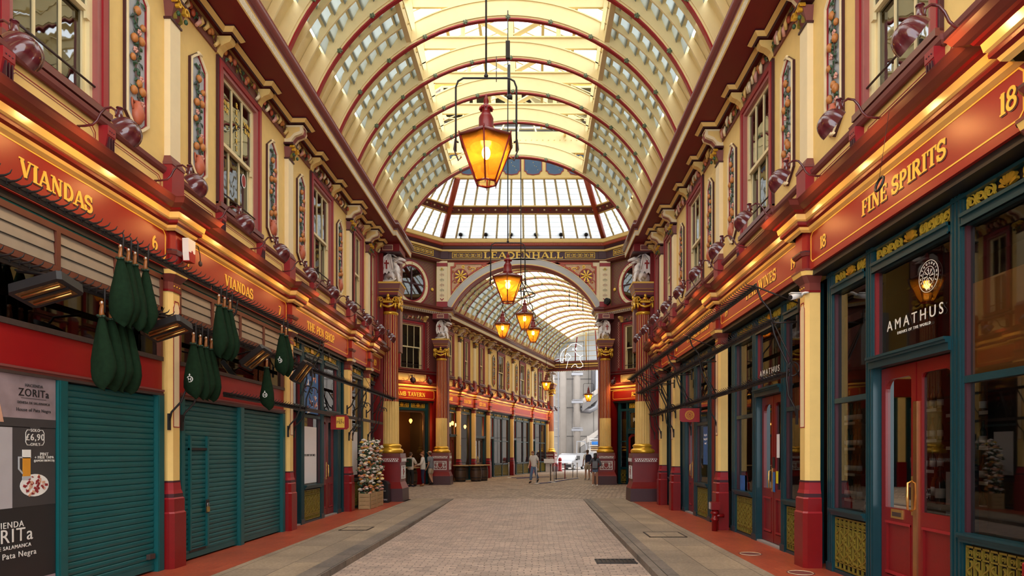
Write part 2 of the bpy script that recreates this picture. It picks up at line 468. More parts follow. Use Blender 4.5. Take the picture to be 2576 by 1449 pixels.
def spiral(cx, cz, r0, r1, a0, a1, n=16):
    return [(cx + (r0 + (r1 - r0) * i / n) * cos(R(a0 + (a1 - a0) * i / n)), cz + (r0 + (r1 - r0) * i / n) * sin(R(a0 + (a1 - a0) * i / n))) for i in range(n + 1)]

# ------------------------------------------------------------------ slab-serif lettering drawn from strokes
TK, TN = .20, .085
def _L(x0, z0, x1, z1, w=TK): return ('L', [(x0, z0), (x1, z1)], w)
def _C(cx, cz, rx, rz, a0, a1, w=TK * .85): return ('L', arc(cx, cz, rx, rz, a0, a1, 12), w)
def _S(x, z, h=.17): return ('S', x, z, h)
GL = {
 'A': (.86, [_L(.43, .97, .12, .05, TN), _L(.43, .97, .74, .05), _L(.24, .33, .62, .33, TN), _S(.12, 0), _S(.74, 0)]),
 'B': (.74, [_L(.17, 0, .17, 1), _C(.30, .74, .26, .215, -90, 90), _C(.30, .27, .31, .235, -90, 90), _L(.10, .04, .34, .04, TN), _L(.17, .52, .36, .52, TN), _L(.10, .96, .34, .96, TN), _S(.17, 0, .13), _S(.17, 1, .13)]),
 'D': (.82, [_L(.18, 0, .18, 1), _C(.32, .5, .38, .45, -90, 90), _L(.1, .045, .34, .045, TN), _L(.1, .955, .34, .955, TN)]),
 'E': (.70, [_L(.18, 0, .18, 1), _L(.05, .045, .62, .045, .09), _L(.05, .955, .60, .955, .09), _L(.18, .52, .46, .52, TN), _L(.60, .0, .60, .25, TN), _L(.58, .75, .58, 1, TN), _L(.46, .42, .46, .62, TN)]),
 'F': (.66, [_L(.18, 0, .18, 1), _L(.05, .955, .60, .955, .09), _L(.18, .50, .46, .50, TN), _L(.58, .75, .58, 1, TN), _L(.46, .4, .46, .6, TN), _S(.18, 0)]),
 'H': (.86, [_L(.18, 0, .18, 1), _L(.68, 0, .68, 1), _L(.18, .5, .68, .5, TN), _S(.18, 0, .16), _S(.18, 1, .16), _S(.68, 0, .16), _S(.68, 1, .16)]),
 'I': (.40, [_L(.2, 0, .2, 1), _S(.2, 0), _S(.2, 1)]),
 'L': (.68, [_L(.18, 0, .18, 1), _L(.05, .045, .6, .045, .09), _L(.59, 0, .59, .28, TN), _S(.18, 1)]),
 'M': (1.02, [_L(.16, 0, .16, 1, TN), _L(.17, .97, .5, .06), _L(.5, .06, .83, .97, TN), _L(.86, 0, .86, 1), _S(.16, 0, .13), _S(.86, 0, .14), _S(.12, 1, .11), _S(.88, 1, .11)]),
 'N': (.90, [_L(.18, 0, .18, 1, TN), _L(.18, .97, .70, .03), _L(.70, 0, .70, 1, TN), _S(.18, 0, .15), _S(.14, 1, .12), _S(.70, 1, .15)]),
 'O': (.86, [('L', arc(.43, .5, .33, .45, 0, 360, 24), TK * .8)]),
 'P': (.72, [_L(.18, 0, .18, 1), _C(.32, .71, .28, .245, -90, 90), _L(.1, .955, .36, .955, TN), _L(.18, .46, .36, .46, TN), _S(.18, 0)]),
 'R': (.82, [_L(.18, 0, .18, 1), _C(.32, .73, .26, .225, -90, 90), _L(.1, .955, .36, .955, TN), _L(.18, .5, .36, .5, TN), _L(.38, .5, .66, .05), _S(.18, 0, .15), _S(.68, 0, .11)]),
 'S': (.68, [_C(.34, .73, .24, .225, 20, 270), _C(.34, .27, .26, .235, -200, 90 - 0), _L(.58, .68, .58, 1, TN), _L(.08, 0, .08, .32, TN)]),
 'T': (.74, [_L(.37, 0, .37, 1), _L(.06, .955, .68, .955, .09), _L(.07, .72, .07, 1, TN), _L(.67, .72, .67, 1, TN), _S(.37, 0)]),
 'V': (.84, [_L(.14, .97, .42, .03), _L(.42, .03, .70, .97, TN), _S(.14, 1, .16), _S(.70, 1, .14)]),
 'W': (1.12, [_L(.14, .97, .36, .03), _L(.36, .03, .56, .97, TN), _L(.56, .97, .78, .03), _L(.78, .03, .98, .97, TN), _S(.14, 1, .15), _S(.56, 1, .1), _S(.98, 1, .13)]),
 'X': (.84, [_L(.14, .97, .70, .03), _L(.70, .97, .14, .03, TN), _S(.14, 1, .14), _S(.70, 1, .14), _S(.14, 0, .14), _S(.70, 0, .14)]),
 'Z': (.72, [_L(.06, .955, .64, .955, .09), _L(.62, .95, .1, .05), _L(.06, .045, .66, .045, .09), _L(.07, .75, .07, 1, TN), _L(.65, 0, .65, .25, TN)]),
 '0': (.64, [('L', arc(.32, .5, .23, .44, 0, 360, 20), TK * .8)]),
 '1': (.42, [_L(.22, 0, .22, 1), _L(.06, .84, .22, .97, TN), _S(.22, 0)]),
 '6': (.66, [('L', arc(.33, .29, .23, .25, 0, 360, 18), TK * .8), _C(.46, .42, .36, .52, 105, 180)]),
 '7': (.62, [_L(.06, .94, .56, .94, .12), _L(.54, .92, .24, 0)]),
 '8': (.66, [('L', arc(.33, .27, .24, .24, 0, 360, 18), TK * .75), ('L', arc(.33, .74, .20, .21, 0, 360, 18), TK * .7)]),
 '9': (.66, [('L', arc(.33, .71, .23, .25, 0, 360, 18), TK * .8), _C(.20, .58, .36, .52, -75, 0)]),
 '&': (.80, [('L', arc(.34, .76, .17, .20, 0, 360, 14), TN * 1.3), ('L', arc(.32, .27, .24, .25, 40, 330, 14), TK * .7), _L(.2, .68, .68, .03, TK * .7)]),
 '.': (.3, [_L(.12, .0, .12, .16, .16)]), ' ': (.40, []),
}
def text_width(t): return sum(GL[c][0] for c in t)
def letters(mb, t, x, z, h, y0, y1, m, width=None):
    """centred on (x, z); h letter height; width forces the overall length"""
    w = text_width(t); k = (width / w) if width else h
    cx = x - w * k / 2; ny = 0
    for c in t:
        adv, st = GL[c]
        for q in st:
            ny += 1; y0_ = y0 - .00035 * (ny % 9)
            if q[0] == 'L':
                pts = [(cx + a * k, z - h / 2 + b * h) for a, b in q[1]]
                closed = len(pts) > 8 and (Vector(pts[0]) - Vector(pts[-1])).length < 1e-6
                if closed: pts = pts[:-1]
                mb.ribbon(pts, q[2] * (k + h) / 2, y0_, y1, m, closed)
            else:
                _, sx, sz, hw = q; zz = z - h / 2 + sz * h; th = .085 * h
                mb.box(cx + (sx - hw) * k, cx + (sx + hw) * k, y0_, y1, zz if sz < .5 else zz - th, zz + th if sz < .5 else zz, m)
        cx += adv * k
def sans(name, txt, size, m, parent, loc, align='CENTER', extrude=.002, rot=(pi / 2, 0, 0), spacing=1.0):
    cu = bpy.data.curves.new(name, 'FONT'); cu.body = txt; cu.size = size; cu.align_x = align; cu.align_y = 'CENTER'
    cu.extrude = extrude; cu.resolution_u = 3; cu.space_character = spacing
    cu.materials.append(MATS[m]); o = bpy.data.objects.new(name, cu); COL.objects.link(o)
    me = bpy.data.meshes.new_from_object(o); bpy.data.objects.remove(o)
    o = bpy.data.objects.new(name, me); COL.objects.link(o)
    o.parent = parent; o.location = loc; o.rotation_euler = rot
    return o
# ------------------------------------------------------------------ frames of the place
CX = -.67                                   # centre line of the near hall
LW = Frame(-5.40, 0, 90); RW = Frame(4.06, 0, -90)
FA = 72.8
FW = Frame(-5.18, 34.25, FA)                # left wall of the far arm
DL = Frame(CX - 4.0, 33.5, 45); DR = Frame(CX + 4.0, 33.5, -45)
OC = 27.9                                   # centre of the crossing

# ------------------------------------------------------------------ ground
g = MB()
for a, b, za, zb in ((-8, 14, -.1, -.1), (14, 22.9, -.1, -.0065)):
    g.add([(-2.97, a, za), (1.67, a, za), (1.67, b, zb), (-2.97, b, zb)], [(0, 1, 2, 3)], 'setts')
place(g, 'road', WORLD)
g = MB(); g.box(-40, 50, -9, 110, -.30, -.17, 'near_black'); place(g, 'ground', WORLD)
g = MB(); g.add([(-30, 22.86, -.006), (40, 22.86, -.006), (40, 55, -.006), (-30, 55, -.006)], [(0, 1, 2, 3)], 'setts_cross'); place(g, 'floor', WORLD)
for nm, xa, xb, ka, kb, ta, tb in (('left', -4.46, -3.29, -3.29, -2.97, -5.9, -4.46), ('right', 1.97, 3.27, 1.67, 1.97, 3.27, 4.75)):
    g = MB(); g.box(xa, xb, -8, 23.2, -.15, 0, 'flags'); place(g, 'pavement_' + nm, WORLD)
    g = MB()
    y = -8.
    while y < 22.9:
        e = min(y + 1.1 + .25 * ((int(y * 7) % 3)), 22.95)
        ez = 0 if e < 15 else 0
        g.box(ka, kb, y, e - .012, -.16, .002 * (int(y * 3) % 2), 'kerb_stone'); y = e
    g.box(ka + .01, kb - .01, -8, 22.9, -.16, -.012, 'near_black')
    place(g, 'kerb_' + nm, WORLD)
    g = MB(); g.box(ta, tb, -8, 21.6, -.15, .001, 'red_tiles'); place(g, 'tile_strip_' + nm, WORLD)
g = MB()
for k in range(9): g.box(-.3 + .07 * k, -.265 + .07 * k, -.16, .16, .0, .012, 'iron')
g.box(-.33, .33, -.2, -.16, 0, .014, 'iron'); g.box(-.33, .33, .16, .2, 0, .014, 'iron'); g.box(-.33, .33, -.2, .2, -.004, .003, 'near_black')
one('road_drain', g, 'slotted iron drain cover in the setts beside the right kerb', 'drain cover', WORLD, 1.30, 10.4, -.098)
def hatch(label, x, y, w, h):
    g = MB(); g.box(-w / 2, w / 2, -h / 2, h / 2, 0, .006, 'flags')
    for a, b, c, d in ((-w / 2, w / 2, -h / 2, -h / 2 + .03), (-w / 2, w / 2, h / 2 - .03, h / 2), (-w / 2, -w / 2 + .03, -h / 2, h / 2), (w / 2 - .03, w / 2, -h / 2, h / 2)):
        g.box(a, b, c, d, 0, .010, 'iron_rust')
    one('access_cover', g, label, 'manhole cover', WORLD, x, y, .001)
hatch('square metal-edged access cover in the paving on the left', -3.95, 14.0, .62, .62)
hatch('rectangular metal-edged access cover in the paving on the right', 2.62, 13.0, .75, .8)
def floor_disc(label, x, y):
    g = MB(); g.lathe([(.001, 0), (.19, 0), (.19, .004), (.001, .004)], (0, 0, 0), 'mauve', 28, False)
    o = g.build('floor_sticker', None, (x, y, .002)); tag(o, label, 'floor sticker')
    g = MB(); g.tube([(.165 * cos(a * pi / 12), .165 * sin(a * pi / 12), .005) for a in range(24)], .004, 'cream_pale', 4, closed=True); g.build('ring', o)
floor_disc('round plum floor sticker on the red tiles outside the wine shop doors', 3.55, 10.55)
floor_disc('round plum floor sticker on the red tiles by the pillar between shops 18 and 19', 3.70, 8.9)

# ------------------------------------------------------------------ upper storey and entablature of one wall
def brk(items, x0, x1, y):
    pts = [(x0, y)]
    for x, hw, b in sorted(items):
        if x - hw > x0 and x + hw < x1: pts += [(x - hw, y), (x - hw, y - b), (x + hw, y - b), (x + hw, y)]
    return pts + [(x1, y)]
CORN = [(0, 4.875, 'cream_glossy'), (.045, 4.90, 'cream_glossy'), (.06, 4.935, 'red_deep'), (.10, 4.955, 'red_deep'), (.105, 4.985, 'brown_maroon'), (.10, 5.005, 'cream_glossy'),
        (.125, 5.02, 'cream_glossy'), (.14, 5.095, 'red_deep'), (.175, 5.11, 'red_deep'), (.19, 5.135, 'brown_maroon'), (.225, 5.145, 'brown_maroon'), (.285, 5.17, 'brown_maroon'), (.315, 5.225, 'brown_maroon'), (.33, 5.24, 'brown_maroon'), (-.08, 5.27, 'brown_maroon')]
SILL = [(0, 5.72, 'brown_maroon'), (.02, 5.73, 'mauve'), (.05, 5.76, 'mauve'), (.06, 5.81, 'brown_maroon'), (0, 5.83, 'brown_maroon')]
CROWN = [(0, 8.70, 'plum'), (.03, 8.715, 'cream'), (.05, 8.73, 'cream'), (.09, 8.775, 'plum'), (.09, 8.80, 'plum')]
GUT = [(0, 8.80, 'soffit_red'), (.69, 8.80, 'cream'), (.71, 8.815, 'pattern_pale'), (.715, 8.945, 'cream'), (.73, 8.965, 'mauve'), (.735, 8.985, 'plum'), (.715, 8.99, 'plum'), (.72, 9.02, 'rose_frame'), (.735, 9.03, 'brown_maroon'),
       ] + [(.70 + .105 * cos(R(a)), 9.145 + .118 * sin(R(a)), 'gutter_maroon') for a in range(-66, 67, 12)] + [(.745, 9.26, 'rose_frame'), (.76, 9.285, 'rose_frame'), (.70, 9.31, 'rose_frame'), (0, 9.31, 'soffit_red')]

def window_parts(w, z0, z1, zr, wall_panes=3, deco=None, sash='cream_sash'):
    """frame, two sashes and panes centred on x=0, wall face y=0"""
    fr = MB(); h = w / 2
    for t0, t1, y, m in ((0, .035, -.045, 'plum'), (.035, .13, -.06, 'red_line'), (.13, .20, -.035, 'rose_frame')):
        a, b = h - t0, h - t1
        fr.box(-a, -b, y, .06, z0, z1 - t0, m); fr.box(b, a, y, .06, z0, z1 - t0, m); fr.box(-b, b, y, .06, z1 - t1, z1 - t0, m)
    fr.box(-h, h, -.09, .06, z0 - .05, z0 + .03, 'brown_maroon'); fr.box(-h + .1, h - .1, -.06, .1, z0 + .03, z0 + .06, 'soffit_red')
    g = h - .20
    fr.box(-g, -g + .05, .03, .13, z0, z1 - .2, 'cream_sash'); fr.box(g - .05, g, .03, .13, z0, z1 - .2, 'cream_sash')
    i = g - .05
    out = [('window_frame', fr)]
    up = MB(); lo = MB()
    def sash_(m, a, b, y):
        m.box(-i, i, y, y + .045, a, a + .06, sash); m.box(-i, i, y, y + .045, b - .06, b, sash)
        m.box(-i, -i + .045, y, y + .045, a + .06, b - .06, sash); m.box(i - .045, i, y, y + .045, a + .06, b - .06, sash)
        for k in range(1, wall_panes):
            x = -i + 2 * i * k / wall_panes
            m.box(x - .014, x + .014, y + .005, y + .04, a + .06, b - .06, sash)
    sash_(up, zr - .03, z1 - .2, .03); sash_(lo, z0 + .04, zr + .04, .085)
    for x in (-i + .03, i - .03): up.box(x - .03, x + .03, .02, .06, zr - .12, zr - .03, sash)
    p1 = MB(); p1.add([(-i, .055, zr), (i, .055, zr), (i, .055, z1 - .22), (-i, .055, z1 - .22)], [(0, 1, 2, 3)], 'glass_sash')
    p2 = MB(); p2.add([(-i, .11, z0 + .05), (i, .11, z0 + .05), (i, .11, zr), (-i, .11, zr)], [(0, 1, 2, 3)], 'glass_sash')
    rod = MB(); rod.tube([(-g, .0, z0 + .27), (g, .0, z0 + .27)], .014, 'iron_rust', 6)
    rod.box(-i, i, .13, .15, z0 + .35, z0 + .40, 'near_black')
    return out + [('upper_sash', up), ('lower_sash', lo), ('upper_pane', p1), ('lower_pane', p2), ('safety_rod', rod)]

WINP = {}
def add_window(W, x, w, label, z0=5.89, z1=8.40, zr=7.05):
    r = thing(num('window'), label, None, W, x, 0, 0, None); r['kind'] = 'structure'
    key = (round(w, 2), z0, z1)
    if key not in WINP: WINP[key] = [(n, m.mesh(n)) for n, m in window_parts(w, z0, z1, zr, 3 if w > 1.3 else 2)]
    for n, me in WINP[key]:
        o = bpy.data.objects.new(n, me); COL.objects.link(o); o.parent = r
    return r

# fruit garland panel -------------------------------------------------
def leafq(mb, x, z, a, l, w, y, m):
    """a bent leaf: two triangles pairs rising off the ground"""
    c, s = cos(a), sin(a)
    P = [(0, 0, 0), (l * .45, w / 2, -.018), (l, 0, -.008), (l * .45, -w / 2, -.018), (l * .5, 0, -.032)]
    mb.add([(x + p[0] * c - p[1] * s, y + p[2], z + p[0] * s + p[1] * c) for p in P], [(0, 4, 1), (1, 4, 2), (2, 4, 3), (3, 4, 0)], m)
def panel_proto():
    z0, z1, h = 6.02, 8.0, .20
    oct_ = lambda e: [(-h - e, z0 + .16), (-h * .55 - e * .6, z0 + .07), (0, z0 - e), (h * .55 + e * .6, z0 + .07), (h + e, z0 + .16), (h + e, z1 - .16), (h * .55 + e * .6, z1 - .07), (0, z1 + e), (-h * .55 - e * .6, z1 - .07), (-h - e, z1 - .16)]
    gr = MB(); gr.prism(oct_(0), -.012, 0, 'panel_grey')
    fr = MB(); fr.ribbon(oct_(.0), .022, -.03, 0, 'red_line', True); fr.ribbon(oct_(.025), .03, -.055, 0, 'cream_pale', True); fr.ribbon(oct_(.045), .018, -.04, 0, 'plum', True)
    for z in (z0 - .02, z1 + .02): fr.tube([(-.05, -.05, z), (.05, -.05, z)], .022, 'cream_pale', 8)
    r = random.Random(3); st = MB(); lv = MB(); ft = []; fl = []
    pts = [(.035 * sin(z * 9), -.03, z) for z in [z0 + .42 + k * .08 for k in range(19)]]
    st.tube(pts, .012, 'stem', 5)
    for k in range(46):
        z = z0 + .45 + k * .031; x = .03 * sin(z * 9) + r.uniform(-.05, .05)
        leafq(lv, x, z, r.choice((1, -1)) * r.uniform(.3, 1.2) + (pi if r.random() < .5 else 0), r.uniform(.09, .15), .06, -.02, 'leaf' if r.random() < .6 else 'leaf_dark')
    for z, x, s in ((6.52, -.09, 1), (6.58, .08, 1.1), (6.66, .02, .9), (6.95, -.11, .8), (7.22, -.08, 1), (7.26, .07, 1), (7.62, -.02, 1), (7.46, .1, .8)):
        ft.append(MB().sph((x, -.045, z), (.052 * s, .045 * s, .060 * s), 'orange_fruit', 8, 6))
    for z, x in ((6.75, .08), (7.08, -.05), (7.36, .03), (6.42, .1)):
        fl.append(MB())
        for q in range(5): fl[-1].sph((x + .025 * cos(q * 1.256), -.04, z + .025 * sin(q * 1.256)), (.018, .02, .018), 'pink_flower', 6, 4)
    jr = MB()
    jr.lathe([(.02, -.17), (.05, -.15), (.085, -.08), (.09, -.02), (.075, .06), (.05, .10), (.055, .13)], (0, -.03, 6.27), 'jar', 12)
    for s in (-1, 1): jr.tube([(s * .06, -.03, 6.37), (s * .115, -.03, 6.40), (s * .11, -.03, 6.32), (s * .085, -.03, 6.27)], .014, 'jar', 5)
    for q in range(4): jr.sph(((q - 1.5) * .03, -.03, 6.09 - .015 * (q % 2)), .022, 'stem', 6, 4)
    return [('panel_ground', gr), ('panel_frame', fr), ('stem', st), ('leaves', lv)] + [('fruit', q) for q in ft] + [('flower', q) for q in fl] + [('jar', jr)]
PANEL = [(n, m.mesh(n)) for n, m in panel_proto()]
def add_panel(W, x, label, group):
    r = thing('fruit_garland_panel', label, 'relief panel', W, x, 0, 0, group)
    for n, me in PANEL:
        o = bpy.data.objects.new(n, me); COL.objects.link(o); o.parent = r
    return r

# carved frieze between consoles --------------------------------------
def frieze_mesh(w, seed):
    r = random.Random(seed); b = MB(); b.box(-w / 2, w / 2, -.03, 0, 8.42, 8.70, 'mauve')
    f = MB()
    n = max(3, int(w / .085))
    for k in range(n):
        x = -w / 2 + .06 + (w - .12) * k / (n - 1); z = 8.56 + r.uniform(-.07, .07)
        q = r.random()
        if q < .35: f.sph((x, -.06, z), (.045, .04, .06), r.choice(['red_fruit', 'orange_fruit', 'jar']), 7, 5)
        elif q < .7:
            for t in range(3): leafq(f, x, z, r.uniform(0, 6.28), .12, .055, -.04, r.choice(['leaf', 'rose_boss', 'gold_iron']))
        else: f.tube([(x - .05, -.05, z - .08), (x, -.08, z), (x + .02, -.06, z + .09)], [.028, .035, .02], r.choice(['cream_pale', 'pink_flower', 'cream']), 6)
    return b.mesh('frieze_ground'), f.mesh('carving')
FRZ = {}
def add_frieze(W, xa, xb, label, group):
    w = round(xb - xa, 2)
    if w < .25: return
    if w not in FRZ: FRZ[w] = frieze_mesh(w, int(w * 100))
    r = thing('carved_frieze', label, 'carved frieze', W, (xa + xb) / 2, 0, 0, group)
    for n, me in zip(('frieze_ground', 'carving'), FRZ[w]):
        o = bpy.data.objects.new(n, me); COL.objects.link(o); o.parent = r

# pilasters -------------------------------------------------------------
def low_pilaster_proto():
    p = MB(); 
    def ch(hw, y, z0, z1, m, hw2=None, y2=None, c=.05):
        hw2 = hw if hw2 is None else hw2; y2 = y if y2 is None else y2
        P = lambda a, yy: [(-a, .1), (-a, yy + c), (-a + c, yy), (a - c, yy), (a, yy + c), (a, .1)]
        A = [(q[0], q[1], z0) for q in P(hw, y)]; B = [(q[0], q[1], z1) for q in P(hw2, y2)]
        p_.add(A + B, [tuple(range(5, -1, -1)), tuple(range(6, 12))] + [(i, (i + 1) % 6, 6 + (i + 1) % 6, 6 + i) for i in range(6)], m)
    p_ = p
    ch(.20, -.165, 0, .80, 'red_plinth'); ch(.20, -.165, .80, .825, 'red_line', .185, -.15); ch(.185, -.15, .825, 1.01, 'red_plinth'); ch(.185, -.15, 1.01, 1.03, 'red_line', .17, -.135)
    ch(.17, -.135, 1.03, 1.085, 'plum'); ch(.17, -.135, 1.085, 1.14, 'red_line', .152, -.12); ch(.152, -.12, 1.14, 1.25, 'red_line', .142, -.11); ch(.15, -.115, 1.25, 1.275, 'plum')
    p_ = s = MB(); ch(.135, -.105, 1.275, 4.03, 'cream')
    pn = MB(); pn.box(-.078, .078, -.108, -.10, 2.06, 3.86, 'cream_pale')
    o = [(-.078, 2.06), (.078, 2.06), (.078, 3.80), (.06, 3.84), (.045, 3.90), (-.045, 3.90), (-.06, 3.84), (-.078, 3.80)]
    pn.ribbon(o, .012, -.1105, -.10, 'red_line', True)
    c = p_ = MB()
    ch(.15, -.12, 4.03, 4.06, 'red_deep'); ch(.14, -.11, 4.06, 4.17, 'brown_maroon'); ch(.14, -.11, 4.17, 4.27, 'brown_maroon', .20, -.18); ch(.20, -.18, 4.27, 4.33, 'cream_glossy', .215, -.20); ch(.22, -.205, 4.33, 4.36, 'brown_maroon')
    for k in range(3): c.sph((-.07 + .07 * k, -.112, 4.115), .012, 'gold', 6, 4)
    f = p_ = MB()
    ch(.165, -.16, 4.36, 4.56, 'red_deep'); ch(.18, -.175, 4.56, 4.60, 'brown_maroon', .20, -.20); ch(.20, -.20, 4.60, 4.625, 'plum'); ch(.165, -.16, 4.625, 4.90, 'red_fascia')
    return [('plinth', p), ('shaft', s), ('painted_panel', pn), ('capital', c), ('fascia_block', f)]
LOWP = [(n, m.mesh(n)) for n, m in low_pilaster_proto()]
def up_pilaster_proto():
    p = MB(); p.box(-.16, .16, -.13, 0, 5.2, 5.86, 'red_line'); p.box(-.17, .17, -.14, 0, 5.86, 5.90, 'mauve')
    p.hexa([(-.165, -.135, 5.90), (.165, -.135, 5.90), (.165, 0, 5.90), (-.165, 0, 5.90)], [(-.13, -.09, 6.0), (.13, -.09, 6.0), (.13, 0, 6.0), (-.13, 0, 6.0)], 'mauve')
    s = MB(); s.box(-.13, .13, -.09, 0, 6.0, 7.98, 'cream_pale')
    c = MB(); c.box(-.15, .15, -.11, 0, 7.98, 8.01, 'plum')
    c.hexa([(-.11, -.09, 8.01), (.11, -.09, 8.01), (.11, 0, 8.01), (-.11, 0, 8.01)], [(-.15, -.17, 8.24), (.15, -.17, 8.24), (.15, 0, 8.24), (-.15, 0, 8.24)], 'mauve')
    c.box(-.18, .18, -.20, 0, 8.28, 8.32, 'plum')
    v = MB()
    for s_ in (-1, 1):
        v.ribbon([(s_ * (.10 + (.075 - .006 * i) * cos(i * .62)), 8.21 + (.075 - .006 * i) * sin(i * .62)) for i in range(12)], .022, -.21, -.13, 'gold')
        v.ribbon([(s_ * (.06 + .02 * sin(i)), 8.03 + .03 * i) for i in range(6)], .02, -.15, -.10, 'gold_iron')
        v.sph((s_ * .10, -.19, 8.08), (.03, .03, .04), 'leaf', 6, 4)
    v.box(-.1, .1, -.19, -.1, 8.25, 8.28, 'gold')
    k = MB()
    prof = [(0, 8.32), (-.13, 8.32), (-.16, 8.40), (-.22, 8.47), (-.30, 8.50), (-.37, 8.53), (-.40, 8.60), (-.38, 8.66), (-.40, 8.70), (0, 8.70)]
    k.prism(prof, -.13, .13, 'cream_pale', 'x'); k.prism([(y * 1.02, z - .004) for y, z in prof[:-2]] + [(-.39, 8.68), (0, 8.68)], -.055, .055, 'rose_frame', 'x')
    for s_ in (-1, 1): k.prism([(-.03, 8.40), (-.12, 8.44), (-.2, 8.53), (-.33, 8.58), (-.33, 8.66), (-.03, 8.66)], s_ * .130, s_ * .133, 'cream', 'x')
    return [('pedestal', p), ('shaft', s), ('capital', c), ('gilt_volutes', v), ('console', k)]
UPP = [(n, m.mesh(n)) for n, m in up_pilaster_proto()]
def inst(root, lst):
    for n, me in lst:
        o = bpy.data.objects.new(n, me); COL.objects.link(o); o.parent = root
    return root
k = MB(); k.prism([(0, 8.42), (-.04, 8.42), (-.07, 8.50), (-.14, 8.56), (-.24, 8.60), (-.27, 8.65), (-.26, 8.70), (0, 8.70)], -.075, .075, 'cream', 'x')
CONS = k.mesh('eaves_console')
k = MB(); k.hexa([(-.06, -.04, 5.30), (.06, -.04, 5.30), (.06, 0, 5.30), (-.06, 0, 5.30)], [(-.075, -.11, 5.62), (.075, -.11, 5.62), (.075, 0, 5.62), (-.075, 0, 5.62)], 'red_line'); k.box(-.075, .075, -.115, 0, 5.62, 5.73, 'red_line')
for q in range(3): k.box(-.045 + .04 * q, -.032 + .04 * q, -.118, -.06, 5.36, 5.60, 'plum'); k.sph((-.04 + .04 * q, -.116, 5.67), .009, 'plum', 5, 4)
SILC = k.mesh('sill_console')
# painted outline panels of the strip under the windows
def strip_panel(mb, xa, xb):
    if xb - xa < .3: return
    a, b, z0, z1, q = xa + .06, xb - .06, 5.31, 5.66, .05
    for e, m, w in ((0, 'red_line', .012), (.03, 'rose_frame', .008)):
        mb.ribbon([(a + e + q, z0 + e), (b - e - q, z0 + e), (b - e, z0 + e + q), (b - e, z1 - e - q), (b - e - q, z1 - e), (a + e + q, z1 - e), (a + e, z1 - e - q), (a + e, z0 + e + q)], w, -.004, 0, m, True)
    m = (a + b) / 2
    mb.ribbon(arc(m, z0, .07, .08, 0, 180, 10), .012, -.004, 0, 'red_line')

def upper(W, sg, side, xa, xb, pil, wins, panels, pil_label, win_label, pan_label, fr_label, gut_items=(), wall_m='cream', reds=()):
    """all positions are distances along the wall, sg flips them for the right-hand wall"""
    X = lambda d: sg * d
    lo, hi = sorted((X(xa), X(xb)))
    m = MB()
    m.box(lo, hi, 0, .3, 4.30, 5.89, wall_m); m.box(lo, hi, 0, .3, 8.40, 9.31, wall_m)
    ws = sorted([(X(d) - w / 2 + .03, X(d) + w / 2 - .03) for d, w in wins]); c = lo
    for a, b in ws: m.box(c, a, 0, .3, 5.89, 8.40, wall_m); c = b
    m.box(c, hi, 0, .3, 5.89, 8.40, wall_m)
    for a, b in reds: a, b = sorted((X(a), X(b))); m.box(a, b, -.02, 0, 5.27, 8.7, 'mauve')
    edges = sorted([X(p) - .16 for p in pil] + [X(p) + .16 for p in pil] + [lo, hi])
    cons = []
    for d, w in wins: cons += [X(d) - w / 2 + .06, X(d) + w / 2 - .06]
    cut = sorted(edges + [c_ - .075 for c_ in cons] + [c_ + .075 for c_ in cons])
    sp = MB()
    for i in range(0, len(cut) - 1, 2): strip_panel(sp, cut[i], cut[i + 1])
    place(m, 'wall_' + side, W)
    if sp.v: place(sp, num('trim'), W)
    for t in range(1):
        for prof, items, y in ((CORN, [(X(p), .225, .13) for p in pil], -.08), (SILL, [(X(d), w / 2 + .02, .03) for d, w in wins], 0),
                               (CROWN, [(X(p), .19, .29) for p in pil] + [(c_, .12, .15) for c_ in cons], -.14), (GUT, list(gut_items), 0)):
            mb = MB(); mb.sweep(brk(items, lo, hi, y), prof, smooth_mat='gutter_maroon'); place(mb, num('trim'), W)
    mb = MB()
    for c_ in cons:
        o = bpy.data.objects.new('eaves_console', CONS); COL.objects.link(o); o.location = W.w(c_, 0, 0); o.rotation_euler = (0, 0, W.a)
        tag(o, 'small cream scroll console under the eaves, %s' % fr_label, 'console', 'small cream eaves consoles, ' + fr_label)
        o = bpy.data.objects.new('sill_console', SILC); COL.objects.link(o); o.location = W.w(c_, 0, 0); o.rotation_euler = (0, 0, W.a)
        tag(o, 'fluted red console under a window sill, %s' % fr_label, 'console', 'fluted red sill consoles, ' + fr_label)
    for i, p in enumerate(pil):
        inst(thing('wall_pilaster', pil_label[i], 'pilaster', W, X(p), 0, 0, 'upper-storey cream pilasters'), UPP)
    for i, (d, w) in enumerate(wins): add_window(W, X(d), w, win_label[i])
    for i, d in enumerate(panels): add_panel(W, X(d), pan_label(i), 'fruit garland panels')
    allc = sorted([(X(p) - .14, X(p) + .14) for p in pil] + [(c_ - .08, c_ + .08) for c_ in cons])
    c = lo
    for a, b in allc + [(hi, hi)]:
        if a - c > .25: add_frieze(W, c, a, 'painted frieze of carved fruit and shields under the eaves, %s' % fr_label, 'carved friezes, ' + fr_label)
        c = max(c, b)

